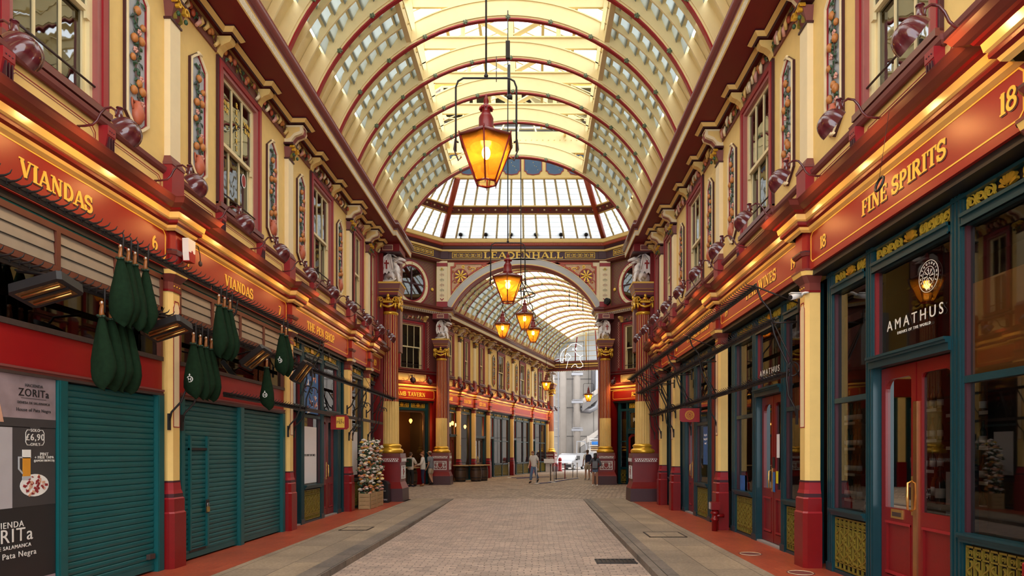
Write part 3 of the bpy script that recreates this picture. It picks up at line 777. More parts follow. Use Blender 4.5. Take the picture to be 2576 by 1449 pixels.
PL = [9.36, 13.77, 18.2, 20.22]; PR = [9.45, 13.94, 18.52, 20.4]
WL = [(7.15, 1.66), (11.565, 1.69), (15.98, 1.66), (19.2, 1.15), (20.98, .85)]
WRr = [(7.17, 1.68), (11.68, 1.70), (16.2, 1.66), (19.45, 1.15), (21.25, .8)]
sL = ['over the VIANDAS sign numbered 6', 'over the second VIANDAS sign', 'over the pen shop', 'just before the crossing']
nm = ['between signs 6 and 7', 'between sign 7 and the pen shop', 'over the pen shop\'s far end', 'last one before the dragon column']
upper(LW, 1, 'left', -1.5, 22.75, [4.95] + PL, [(2.8, 1.66)] + WL, [4.3, 5.7, 8.56, 10.12, 12.95, 14.55, 17.4],
      ['cream upper pilaster with gilt capital on the left wall, beside the camera'] + ['cream upper pilaster on the left wall, ' + q for q in nm],
      ['sash window on the left wall beside the camera'] + ['sash window on the left wall ' + q for q in ('above VIANDAS 6', 'with WINE BAR lettering', 'above the pen shop', 'in the narrow bay', 'next to the dragon column')],
      lambda i: 'painted fruit garland panel on the left wall, %s from the camera end' % ORD[i], 'left wall', [(22.1, .5, .10)], reds=[(21.45, 22.75)])
nm = ['over the division between signs 18 and 19', 'over the division between wines and pizza shop', 'over the pizza shop\'s far end', 'last one before the dragon column']
upper(RW, -1, 'right', -1.5, 22.75, [4.95] + PR, [(2.8, 1.68)] + WRr, [4.3, 5.7, 8.62, 10.22, 13.1, 14.75, 17.65],
      ['cream upper pilaster with gilt capital on the right wall, beside the camera'] + ['cream upper pilaster on the right wall, ' + q for q in nm],
      ['sash window on the right wall beside the camera'] + ['sash window on the right wall ' + q for q in ('above FINE SPIRITS', 'above FINE WINES', 'above the pizza shop', 'in the narrow bay', 'next to the dragon column')],
      lambda i: 'painted fruit garland panel on the right wall, %s from the camera end' % ORD[i], 'right wall', [(-22.1, .5, .10)], reds=[(21.55, 22.75)])
PF = [2.45, 4.67, 7.1, 11.7, 16.3, 20.8]
upper(FW, 1, 'far_arm_left', -.2, 21.3, PF, [(1.3, .95), (3.55, .95), (5.9, .95), (9.4, 1.55), (14.0, 1.55), (18.65, 1.55)], [8.0, 10.8, 12.6, 15.4, 17.2, 20.1],
      ['cream upper pilaster on the far arm\'s left wall, %s from the crossing' % ORD[i] for i in range(6)],
      ['sash window on the far arm\'s left wall, %s from the crossing' % ORD[i] for i in range(6)],
      lambda i: 'painted fruit garland panel on the far arm\'s left wall, %s from the crossing' % ORD[i], 'far arm', [])

# dark rooms behind the windows
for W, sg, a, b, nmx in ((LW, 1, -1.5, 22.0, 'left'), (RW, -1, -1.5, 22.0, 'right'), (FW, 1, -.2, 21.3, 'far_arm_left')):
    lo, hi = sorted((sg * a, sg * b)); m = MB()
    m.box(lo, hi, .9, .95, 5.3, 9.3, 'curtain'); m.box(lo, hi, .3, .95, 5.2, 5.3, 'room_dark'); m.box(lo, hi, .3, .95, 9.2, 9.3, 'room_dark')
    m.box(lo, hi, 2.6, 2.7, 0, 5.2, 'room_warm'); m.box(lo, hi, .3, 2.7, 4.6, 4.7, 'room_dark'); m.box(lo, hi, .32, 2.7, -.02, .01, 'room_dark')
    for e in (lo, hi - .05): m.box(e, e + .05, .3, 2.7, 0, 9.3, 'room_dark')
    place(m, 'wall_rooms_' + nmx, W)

# lower pilasters
def lowp(W, x, label): inst(thing('shopfront_pilaster', label, 'pilaster', W, x, 0, 0, 'red and cream shopfront pilasters'), LOWP)
for W, sg, ps, nm in ((LW, 1, [4.95] + PL, ['beside the camera on the left', 'between the green shutters', 'between green shutter and pen shop', 'behind the flower crate', 'behind the black leaflet bin']),
                      (RW, -1, [4.95] + PR, ['beside the camera on the right', 'left of the open-bottle window of shop 18', 'with a red pipe at its foot', 'nearest past the pizza doors', 'last before the right dragon column'])):
    for i, p in enumerate(ps): lowp(W, sg * p, 'red-footed cream shopfront pilaster ' + nm[i])
for i, p in enumerate(PF): lowp(FW, p, 'red-footed cream shopfront pilaster in the far arm, %s from the crossing' % ORD[i])

# fascia signs -------------------------------------------------------
def sign(W, sg, d0, d1, texts, label, n_border=True, name='fascia_sign'):
    a, b = sorted((sg * d0, sg * d1)); c = (a + b) / 2; h = (b - a) / 2
    r = thing(name, label, 'shop sign', W, c, -.08, 0, 'red fascia signs')
    m = MB(); m.box(-h, h, 0, .08, 4.34, 4.89, 'red_fascia'); m.box(-h, h, .04, .3, 4.26, 4.34, 'near_black'); m.build('board', r)
    q = .05; e = h - .06
    m = MB(); m.ribbon([(-e + q, 4.44), (e - q, 4.44), (e, 4.44 + q), (e, 4.86 - q), (e - q, 4.86), (-e + q, 4.86), (-e, 4.86 - q), (-e, 4.44 + q)], .016, -.004, 0, 'gold_flat', True); m.build('gold_border', r)
    for t, d, w, hh, z in texts:
        x = sg * d - c
        m = MB(); letters(m, t, x + .014, z - .014, hh, -.0035, 0, 'plum', w); m.build('letter_shading', r)
        m = MB(); letters(m, t, x, z, hh, -.007, 0, 'gold_flat', w); m.build('lettering', r)
    return r
sign(LW, 1, 5.13, 9.18, [('VIANDAS', 7.08, 1.08, .19, 4.64), ('6', 8.87, None, .19, 4.62)], 'red fascia sign reading VIANDAS with the number 6')
sign(LW, 1, 9.54, 13.59, [('VIANDAS', 11.4, 1.08, .19, 4.64), ('7', 13.18, None, .19, 4.62), ('7', 9.72, None, .19, 4.62)], 'red fascia sign reading VIANDAS with the number 7')
sign(LW, 1, 13.95, 18.02, [('THE PEN SHOP', 15.75, 2.0, .20, 4.64)], 'red fascia sign reading THE PEN SHOP')
sign(LW, 1, 18.38, 20.04, [], 'plain red fascia board past the pen shop')
sign(LW, 1, 20.40, 21.7, [('&9', 21.0, None, .2, 4.64)], 'short red fascia board with a 9 beside the left dragon column')
sign(RW, -1, 5.13, 9.27, [('FINE SPIRITS', 6.97, 1.6, .19, 4.66), ('18', 8.82, None, .17, 4.62), ('18', 5.36, None, .19, 4.66)], 'red fascia sign reading FINE SPIRITS with the number 18')
sign(RW, -1, 9.63, 13.76, [('FINE WINES', 11.3, 1.5, .19, 4.66), ('19', 13.3, None, .17, 4.62), ('19', 9.85, None, .17, 4.62)], 'red fascia sign reading FINE WINES with the number 19')
sign(RW, -1, 14.12, 18.34, [('PIZZAEXPRESS', 15.7, 2.1, .19, 4.66), ('18', 18.0, None, .15, 4.62)], 'red fascia sign reading PIZZAEXPRESS')
sign(RW, -1, 18.70, 20.22, [], 'plain red fascia board past the pizza sign')
sign(RW, -1, 20.58, 21.7, [], 'short red fascia board beside the right dragon column')
FT = [(-.1, 2.27, 'LAMB'), (2.63, 4.49, 'TAVERN'), (4.85, 6.92, 'EST.1780')]
for a, b, t in FT: sign(FW, 1, a, b, [(t, (a + b) / 2, None, .22, 4.64)], 'red far-arm fascia sign reading ' + t)
for i, (a, b) in enumerate(((7.28, 11.52), (11.88, 16.12), (16.48, 20.62))):
    sign(FW, 1, a, b, [('8', b - .35, None, .18, 4.64)], 'red far-arm fascia board with small gold lettering, %s after the tavern' % ORD[i])

# ------------------------------------------------------------------ shopfronts
sign(LW, 1, .9, 4.77, [], 'plain red fascia board level with the camera on the left')
sign(RW, -1, .9, 4.77, [], 'plain red fascia board level with the camera on the right')
def grille_mesh(w, z0, z1, seed=0):
    m = MB(); h = z1 - z0
    m.box(-w / 2, w / 2, -.02, .01, z0, z0 + .02, 'gold_iron'); m.box(-w / 2, w / 2, -.02, .01, z1 - .02, z1, 'gold_iron')
    m.box(-w / 2, w / 2, -.02, .01, z1 - .12, z1 - .105, 'gold_iron'); m.box(-w / 2, w / 2, -.02, .01, z0 + .09, z0 + .105, 'gold_iron')
    n = max(2, round(w / .115)); st = w / n
    for i in range(n + 1):
        x = -w / 2 + i * st
        m.box(x - .006, x + .006, -.02, .01, z0, z1, 'gold_iron')
    for i in range(n):
        x = -w / 2 + (i + .5) * st; za, zb = z0 + .12, z1 - .14; rr = st * .30
        k = 3; hh = (zb - za) / k
        for j in range(k):
            zc = za + (j + .5) * hh; s = 1 if (i + j) % 2 else -1
            m.ribbon([(x + s * rr * sin(t * pi / 5) * 1.1, zc - hh * .46 + hh * .92 * t / 10) for t in range(11)], .014, -.022, .002, 'gold_iron'); m.box(x - .004, x + .004, -.01, .0, zc - hh * .5, zc + hh * .5, 'gold_iron')
        m.ribbon(spiral(x, z1 - .065, .03, .008, -60, 300, 8), .009, -.02, .0, 'gold_iron')
        m.ribbon([(x - st / 2, z0 + .1), (x, z0 + .15), (x + st / 2, z0 + .1)], .01, -.02, .0, 'gold_iron')
    return m
def transom_mesh(w, z0, z1):
    m = MB(); h = z1 - z0; M = 'gold_scroll'
    m.box(-w / 2, w / 2, -.02, 0, z0, z0 + .018, M); m.box(-w / 2, w / 2, -.018, 0, z1 - .05, z1 - .038, M)
    for k in range(7):                                   # palmette
        a = R(90 + (k - 3) * 24); l = h * (.82 - .05 * abs(k - 3))
        m.ribbon([(0 + .02 * cos(a), z0 + .05), (l * .55 * cos(a), z0 + .05 + l * .6 * sin(a)), (l * .75 * cos(a) * 1.05, z0 + .04 + l * .95 * sin(a))], [.016, .032, .026], -.035, 0, 'gold')
    n = max(1, int((w / 2 - .10) / .135))
    for s in (-1, 1):
        for k in range(n):
            x = s * (.17 + (w / 2 - .16) * (k + .5) / n * .92); r = min(.06, h * .30)
            m.ribbon([(x + s * (p[0]), p[1]) for p in spiral(0, z0 + .04 + r, r, .02, -90 if k % 2 else 90, 330 if k % 2 else 510, 18)], .014, -.025, 0, M)
            m.ribbon([(x - s * r, z0 + .05), (x - s * .02, z0 + h * .55), (x + s * r * .9, z1 - .06)], .014, -.02, 0, M); m.ribbon([(x + s * r, z0 + .02), (x + s * .068, z0 + h * .45), (x + s * .05, z1 - .05)], .013, -.022, 0, M); m.ribbon(spiral(x + s * .045, z1 - .085, .032, .008, 0, 360, 9), .011, -.024, 0, M)
    m.box(-w / 2, w / 2, .012, .02, z0, z1, 'near_black')
    return m
TRM = {}; GRM = {}
def part_me(root, name, me, loc=(0, 0, 0)):
    o = bpy.data.objects.new(name, me); COL.objects.link(o); o.parent = root; o.location = loc; return o
def post_mb(m, a, b, y, z0, z1, mt='teal_dark'):
    m.box(a, b, y, y + .16, z0, z1, mt); w = b - a
    for k in range(3):
        x = a + w * (.2 + .3 * k); m.box(x - w * .07, x + w * .07, y - .012, y, z0 + .12, z1, mt)
    m.box(a - .006, b + .006, y - .02, y + .16, z0, z0 + .12, mt)
def door_pair(W, xc, y, w, h, label, z=0., mt='red_deep', letterbox=False, bar=False, arched=True, zg=1.0):
    r = thing(num('door'), label, None, W, xc, y, z, None); r['kind'] = 'structure'
    for s in (-1, 1):
        m = MB(); l = w / 2 - .012; t = .05
        X = lambda a, b: (s * a, s * b)
        m.box(*X(.012, .10), 0, t, .02, h, mt); m.box(*X(l - .09, l), 0, t, .02, h, mt)
        m.box(*X(.10, l - .09), 0, t, .02, .18, mt); m.box(*X(.10, l - .09), 0, t, zg - .16, zg, mt); m.box(*X(.10, l - .09), 0, t, h - .14, h, mt)
        m.box(*X(.10, l - .09), .02, t, .18, zg - .16, mt)
        for zz in (.20, zg - .19): m.box(*X(.11, l - .10), -.012, .02, zz, zz + .03, 'red_line')
        for q in ((.11, .135), (l - .125, l - .10)): m.box(*X(*q), -.008, .02, .2, zg - .17, mt)
        if arched:
            for x_, dr, rr_ in ((l - .09, -1, .15), (.10, 1, .07)):
                po = [(s * x_, h - .14)] + [(s * (x_ + dr * rr_ * (1 - cos(R(q)))), h - .14 - rr_ * (1 - sin(R(q)))) for q in range(90, -1, -15)]
                m.prism(po, .004, t - .004, mt)
        lf = m.build('door_leaf', r)
        m = MB(); m.add([(s * .10, .03, zg), (s * (l - .09), .03, zg), (s * (l - .09), .03, h - .14), (s * .10, .03, h - .14)], [(0, 1, 2, 3)], 'glass_shop'); m.build('pane', lf)
        if letterbox and s == (1 if letterbox > 0 else -1):
            m = MB(); lx = s * l * .52
            m.box(lx - .12, lx + .12, -.012, 0, zg - .12, zg - .03 + .02, 'brass'); m.box(lx - .09, lx + .09, -.016, -.01, zg - .095, zg - .045, 'iron_rust'); m.build('letterbox', lf)
    if bar:
        m = MB(); m.box(-.035, .035, -.02, 0, .1, h - .45, 'copper_reflect'); m.build('cover_strip', r)
    m = MB(); m.box(-.085, -.05, -.012, 0, zg - .05, zg + .40, 'brass'); m.tube([(-.068, -.01, zg), (-.068, -.06, zg + .02), (-.068, -.065, zg + .17), (-.068, -.06, zg + .32), (-.068, -.01, zg + .34)], [.012, .012, .018, .012, .012], 'brass', 8)
    m.build('pull_handle', r)
    return r
def shopfront(W, sg, segs, yf, label, zt=4.255, tr=(4.04, 4.25), bar=(3.92, 4.04), rail=2.41, sill=.88, panes='glass_shop', trans=True, grille=True):
    """segs: (kind, d0, d1, options)"""
    xs = [sg * q for s_ in segs for q in s_[1:3]]; lo, hi = min(xs), max(xs); c = (lo + hi) / 2
    r = thing('shopfront', label, 'shopfront', W, c, yf, 0, 'teal-framed shopfronts')
    fr = MB(); mp = MB(); tg = None
    fr.box(lo - c, hi - c, -.02, .12, zt - .06, zt - .025, 'teal_dark')
    for s_ in segs:
        a, b = sorted((sg * s_[1], sg * s_[2])); a -= c; b -= c; o = s_[3] if len(s_) > 3 else {}
        k = s_[0]
        if k == 'post': p = MB(); post_mb(p, a, b, 0, 0, zt, o.get('m', 'teal_dark')); p.build('post', r); continue
        bz0, bz1 = bar
        fr.box(a, b, -.02, .12, bz0, bz1, 'teal_dark'); fr.box(a, b, -.045, .0, bz1 - .035, bz1, 'teal_dark'); fr.box(a, b, -.035, 0, bz0, bz0 + .02, 'teal_dark')
        w = round(b - a, 2)
        if trans and w > .3:
            if w not in TRM: TRM[w] = transom_mesh(w, *tr).mesh('transom_ironwork')
            part_me(r, 'transom_ironwork', TRM[w], ((a + b) / 2, .05, 0))
        if k == 'win':
            z0 = sill; zr = o.get('rail', rail)
            fr.box(a, b, .03, .10, z0 - .06, z0 + .02, 'teal_dark')
            sm = MB()
            for q, (y, za, zb) in enumerate(((-.075, z0 - .0, z0 + .025), (-.055, z0 - .03, z0), (-.03, z0 - .07, z0 - .03))): sm.box(a - .02, b + .02, y, .05, za, zb, 'teal_dark')
            sm.build('sill', r)
            if zr: fr.box(a, b, .01, .09, zr - .035, zr + .035, 'teal_dark')
            fr.box(a, a + .03, .02, .08, z0, bz0, 'plum'); fr.box(b - .03, b, .02, .08, z0, bz0, 'plum')
            pm = MB(); pm.add([(a, .06, z0), (b, .06, z0), (b, .06, bz0), (a, .06, bz0)], [(0, 1, 2, 3)], panes); pm.build('pane', r)
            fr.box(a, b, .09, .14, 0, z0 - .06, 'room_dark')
            if grille:
                if w not in GRM: GRM[w] = grille_mesh(w - .04, .06, sill - .10).mesh('stallriser_grille')
                part_me(r, 'stallriser_grille', GRM[w], ((a + b) / 2, .04, 0))
            fr.box(a, b, -.0, .1, 0, .05, 'teal_dark')
        if k == 'door':
            h = o.get('h', 2.70)
            for q, (y, za, zb) in enumerate(((-.09, h + .14, h + .17), (-.07, h + .11, h + .14), (-.04, h + .03, h + .11))): fr.box(a - .03, b + .03, y, .08, za, zb, 'teal_dark')
            pm = MB(); pm.add([(a, .06, h + .1), (b, .06, h + .1), (b, .06, bz0), (a, .06, bz0)], [(0, 1, 2, 3)], panes); pm.build('fanlight', r)
            for e in (a, b - .035): fr.box(e, e + .035, .02, .09, h + .15, bz0, 'red_deep')
            fr.box(a, b, .0, .3, 0, .03, 'concrete_shade')
            door_pair(W, c + (a + b) / 2, yf + .10, b - a, h, o['label'], mt=o.get('m', 'red_deep'), letterbox=o.get('lb', 0), bar=o.get('bar', False), z=.02)
        if k == 'solid': fr.box(a, b, .02, .1, 0, bz0, o.get('m', 'teal_dark'))
    fr.build('frame', r)
    return r
shopfront(LW, 1, [('post', .9, 1.05), ('win', 1.05, 2.8), ('post', 2.8, 3.0), ('win', 3.0, 4.6), ('post', 4.6, 4.75)], .05, 'teal shopfront level with the camera on the left')
shopfront(RW, -1, [('post', .9, 1.05), ('win', 1.05, 2.8), ('post', 2.8, 3.0), ('win', 3.0, 4.6), ('post', 4.6, 4.75)], .15, 'teal shopfront level with the camera on the right')
shopfront(RW, -1, [('win', 5.14, 6.28), ('post', 6.28, 6.47), ('door', 6.47, 7.95, dict(label='pair of tall red glazed doors with brass letterbox under FINE SPIRITS', lb=-1, bar=True)), ('post', 7.95, 8.13), ('win', 8.13, 9.02), ('post', 9.02, 9.2)], .15, 'teal shopfront of shop 18 with AMATHUS over its doors')
shopfront(RW, -1, [('post', 9.66, 9.74), ('win', 9.74, 10.76), ('post', 10.76, 10.95), ('door', 10.95, 12.15, dict(label='pair of red glazed doors with paper notices under FINE WINES')), ('post', 12.15, 12.4), ('win', 12.4, 13.42), ('post', 13.42, 13.72)], .15, 'teal shopfront of shop 19 with AMATHUS over its doors')
shopfront(RW, -1, [('win', 14.2, 14.8), ('post', 14.8, 15.0), ('solid', 15.0, 15.35, dict(m='red_deep')), ('post', 15.35, 15.62), ('win', 15.62, 16.7), ('post', 16.7, 17.0), ('door', 17.0, 18.0, dict(label='pair of red glazed doors under the red roundel sign')), ('post', 18.0, 18.3)], .15, 'teal shopfront under the pizza sign')
shopfront(RW, -1, [('post', 18.72, 18.85), ('win', 18.85, 20.05), ('post', 20.05, 20.2)], .15, 'narrow teal shopfront past the pizza shop')
shopfront(RW, -1, [('post', 20.62, 20.75), ('win', 20.75, 21.5)], .15, 'narrow teal window beside the right dragon column')
shopfront(LW, 1, [('solid', 13.99, 14.0, {}), ('door', 14.0, 14.72, dict(label='narrow red glazed door beside the green shutter', h=2.6)), ('post', 14.72, 14.95), ('win', 14.95, 16.1, dict(rail=2.55)), ('post', 16.1, 16.32), ('door', 16.32, 17.42, dict(label='pair of red glazed doors of the pen shop', h=2.6)), ('post', 17.42, 17.72), ('post', 17.9, 18.0)], .05, 'teal shopfront of the pen shop with white poster')
shopfront(LW, 1, [('post', 18.4, 18.55), ('win', 18.55, 19.85, dict(rail=2.5)), ('post', 19.85, 20.02)], .05, 'narrow teal shopfront behind the flower column')
shopfront(LW, 1, [('post', 20.44, 20.56), ('win', 20.56, 21.4, dict(rail=2.5))], .05, 'narrow teal window beside the left dragon column')
shopfront(FW, 1, [('win', .25, 1.3, dict(rail=None)), ('post', 1.3, 1.4), ('door', 1.4, 2.2, dict(label='red tavern side door next to the dragon column in the far arm', h=2.5))], .1, 'far-arm tavern front under LAMB', panes='glass_tavern')
shopfront(FW, 1, [('post', 2.66, 2.78), ('win', 2.78, 4.3, dict(rail=None)), ('post', 4.3, 4.45)], .1, 'far-arm tavern front under TAVERN', panes='glass_tavern', grille=False)
shopfront(FW, 1, [('post', 4.9, 5.0), ('door', 5.0, 6.6, dict(label='dark tavern doors under EST.1780', h=2.5, m='wood_dark')), ('post', 6.6, 6.85)], .1, 'far-arm tavern front under EST.1780', panes='glass_tavern')
for i, a in enumerate((7.32, 11.92, 16.52)):
    shopfront(FW, 1, [('door', a + .02, a + .9, dict(label='red shop door in the far arm, %s after the tavern' % ORD[i], h=2.5)), ('post', a + .9, a + 1.1), ('win', a + 1.1, a + 2.5), ('post', a + 2.5, a + 2.65), ('win', a + 2.65, a + 3.85), ('post', a + 3.85, a + 4.15)], .1, 'teal far-arm shopfront with pale windows, %s after the tavern' % ORD[i])
# ------------------------------------------------------------------ crossing: octagon, columns, dragons, drum
OH, OT, FARY, NEARY = 4.3, 2.75, 33.5, 22.5
DL = Frame(CX - OH - .2, FARY + .2, 45); DR = Frame(CX + OH + .2, FARY + .2, -45)
def octp(e=0.):
    """clockwise plan of the crossing, inset by e"""
    k = e * math.tan(R(22.5)); h = OH - k; t = OT - e + k; f = FARY - e; n = NEARY + e
    return [(CX - h, f), (CX + h, f), (CX + h + t, f - t), (CX + h + t, n + t), (CX + h, n), (CX - h, n), (CX - h - t, n + t), (CX - h - t, f - t)]

def fluted(mb, r0, r1, z0, z1, nf, m1, m2, c=(0, 0)):
    n = nf * 4; vs = []
    for r, z in ((r0, z0), (r1, z1)):
        for j in range(n):
            q = r if j % 4 in (0, 1) else r * .94
            a = 2 * pi * (j + (0, -.22, -.1, .1)[j % 4]) / n
            vs.append((c[0] + q * cos(a), c[1] + q * sin(a), z))
    a_ = [j for j in range(n) if j % 4 == 0]; b_ = [j for j in range(n) if j % 4 != 0]
    mb.add(vs, [(j, (j + 1) % n, n + (j + 1) % n, n + j) for j in a_], m1)
    k = len(mb.v) - len(vs); im = mb._m(m2)
    for j in b_: mb.f.append((k + j, k + (j + 1) % n, k + n + (j + 1) % n, k + n + j)); mb.mi.append(im); mb.sm.append(False)

def shield_panel(m, w, z0, z1, y):
    m.box(-w / 2, w / 2, y - .012, y, z0, z1, 'red_deep')
    e = .02
    m.ribbon([(-w / 2 + e, z0 + e), (w / 2 - e, z0 + e), (w / 2 - e, z1 - e), (-w / 2 + e, z1 - e)], .03, y - .03, y, 'white_paint', True)
    zc = (z0 + z1) / 2; h = (z1 - z0)
    m.box(-.03, .03, y - .035, y, zc - h * .27, zc + h * .27, 'red_fascia'); m.box(-h * .24, h * .24, y - .036, y, zc - .02, zc + .04, 'red_fascia')
    m.ribbon([(-.13, zc + h * .28), (.13, zc + h * .28), (.13, zc - .02), (.07, zc - h * .22), (0, zc - h * .32), (-.07, zc - h * .22), (-.13, zc - .02)], .022, y - .03, y, 'white_paint', True)
    for s in (-1, 1):
        for q in range(2):
            m.ribbon([(s * (w * .34) + s * p[0] * 1.0, p[1]) for p in spiral(0, zc + (q - .5) * h * .42, h * .17, .012, 0, 430, 14)], .02, y - .03, y, 'white_paint')
        m.ribbon([(s * w * .2, zc - h * .4), (s * w * .27, zc), (s * w * .2, zc + h * .4)], .018, y - .028, y, 'white_paint')
def rot4(mb_fn, angles):
    out = MB()
    for a in angles:
        t = MB(); mb_fn(t); c, s = cos(R(a)), sin(R(a)); k = len(out.v)
        out.v += [(x * c - y * s, x * s + y * c, z) for x, y, z in t.v]
        for f, i, q in zip(t.f, t.mi, t.sm): out.f.append(tuple(k + j for j in f)); out.mi.append(out._m(t.ms[i])); out.sm.append(q)
    return out
def column_parts():
    b = MB(); sq = lambda a, z: [(-a, -a, z), (a, -a, z), (a, a, z), (-a, a, z)]
    b.hexa(sq(.54, 0), sq(.53, .44), 'plum'); b.hexa(sq(.53, .44), sq(.50, .50), 'red_plinth')
    b.v and None
    d = MB(); d.hexa(sq(.50, .50), sq(.44, .66), 'red_plinth'); d.hexa(sq(.44, .66), sq(.43, 1.33), 'red_plinth'); d.hexa(sq(.47, 1.33), sq(.47, 1.50), 'red_plinth'); d.hexa(sq(.45, 1.50), sq(.44, 1.64), 'brown_maroon')
    def strip(m):
        for k in range(7):
            x = -.33 + .11 * k
            m.ribbon([(x - .05, 1.37), (x, 1.45), (x + .05, 1.37)] if k % 2 else [(x - .05, 1.45), (x, 1.38), (x + .05, 1.45)], .022, -.482, -.468, 'white_paint')
        m.ribbon([(-.38, 1.36), (.38, 1.36)], .012, -.48, -.468, 'white_paint'); m.ribbon([(-.38, 1.465), (.38, 1.465)], .012, -.48, -.468, 'white_paint')
    st = rot4(strip, (0, 90, -90)); pn = rot4(lambda m: shield_panel(m, .66, .76, 1.22, -.436), (0, 90, -90))
    t = MB(); t.lathe([(.42, 1.64), (.45, 1.68), (.45, 1.74), (.41, 1.79), (.36, 1.81), (.36, 1.85), (.385, 1.88), (.385, 1.91), (.34, 1.95), (.31, 1.97)], (0, 0, 0), 'gold', 32)
    lo = MB(); fluted(lo, .30, .295, 1.96, 3.43, 22, 'cream', 'cream'); lo.lathe([(.28, 1.9), (.28, 3.43)], (0, 0, 0), 'cream', 24)
    up = MB(); fluted(up, .285, .245, 3.43, 6.42, 20, 'cream', 'red_fascia'); up.lathe([(.245, 6.42), (.27, 6.45), (.275, 6.5), (.25, 6.53)], (0, 0, 0), 'gold', 28)
    n = MB(); n.lathe([(.235, 6.50), (.235, 6.70), (.27, 6.85), (.30, 6.98)], (0, 0, 0), 'red_deep', 24); n.hexa(sq(.30, 7.0), sq(.33, 7.07), 'plum')
    def cap(m):
        for s in (-1, 1):
            m.ribbon([(s * (.25 + (.105 - .007 * i) * cos(i * .6)), 6.90 + (.105 - .007 * i) * sin(i * .6)) for i in range(15)], .032, -.37, -.24, 'gold')
            m.tube([(s * .25, -.34, 6.80), (s * .25, -.35, 6.66), (s * .24, -.34, 6.6)], [.03, .04, .012], 'gold', 7)
        m.tube([(-.24, -.33, 6.80), (-.16, -.36, 6.70), (0, -.37, 6.65), (.16, -.36, 6.70), (.24, -.33, 6.80)], [.02, .035, .045, .035, .02], 'gold', 7)
        m.box(-.17, .17, -.35, -.25, 6.80, 6.87, 'gold')
        for q in range(5): m.sph((-.14 + .07 * q, -.34, 6.90), .028, 'gold', 6, 4)
        m.sph((0, -.36, 7.03), (.055, .05, .07), 'gold', 8, 6); m.sph((0, -.35, 6.94), (.08, .04, .05), 'gold', 8, 5)
    cp = rot4(cap, (0, 90, 180, 270))
    ab = MB(); ab.hexa(sq(.33, 7.07), sq(.34, 7.16), 'red_deep'); ab.hexa(sq(.35, 7.16), sq(.36, 7.18), 'gold_flat'); ab.hexa(sq(.36, 7.18), sq(.38, 7.26), 'brown_maroon'); ab.hexa(sq(.38, 7.26), sq(.39, 7.27), 'gold_flat'); ab.hexa(sq(.39, 7.27), sq(.43, 7.44), 'mauve'); ab.hexa(sq(.44, 7.44), sq(.45, 7.49), 'gold_flat')
    return [('base', b), ('pedestal', d), ('white_arabesque_band', st), ('cross_shield_panel', pn), ('gilt_base_ring', t), ('lower_shaft', lo), ('upper_shaft', up), ('neck', n), ('gilt_capital', cp), ('abacus', ab)]
COLP = [(n, m.mesh(n)) for n, m in column_parts()]
SIDEP = {s: rot4(lambda m: shield_panel(m, .66, .76, 1.22, -.436), (90 * s,)).mesh('cross_shield_panel') for s in (1, -1)}
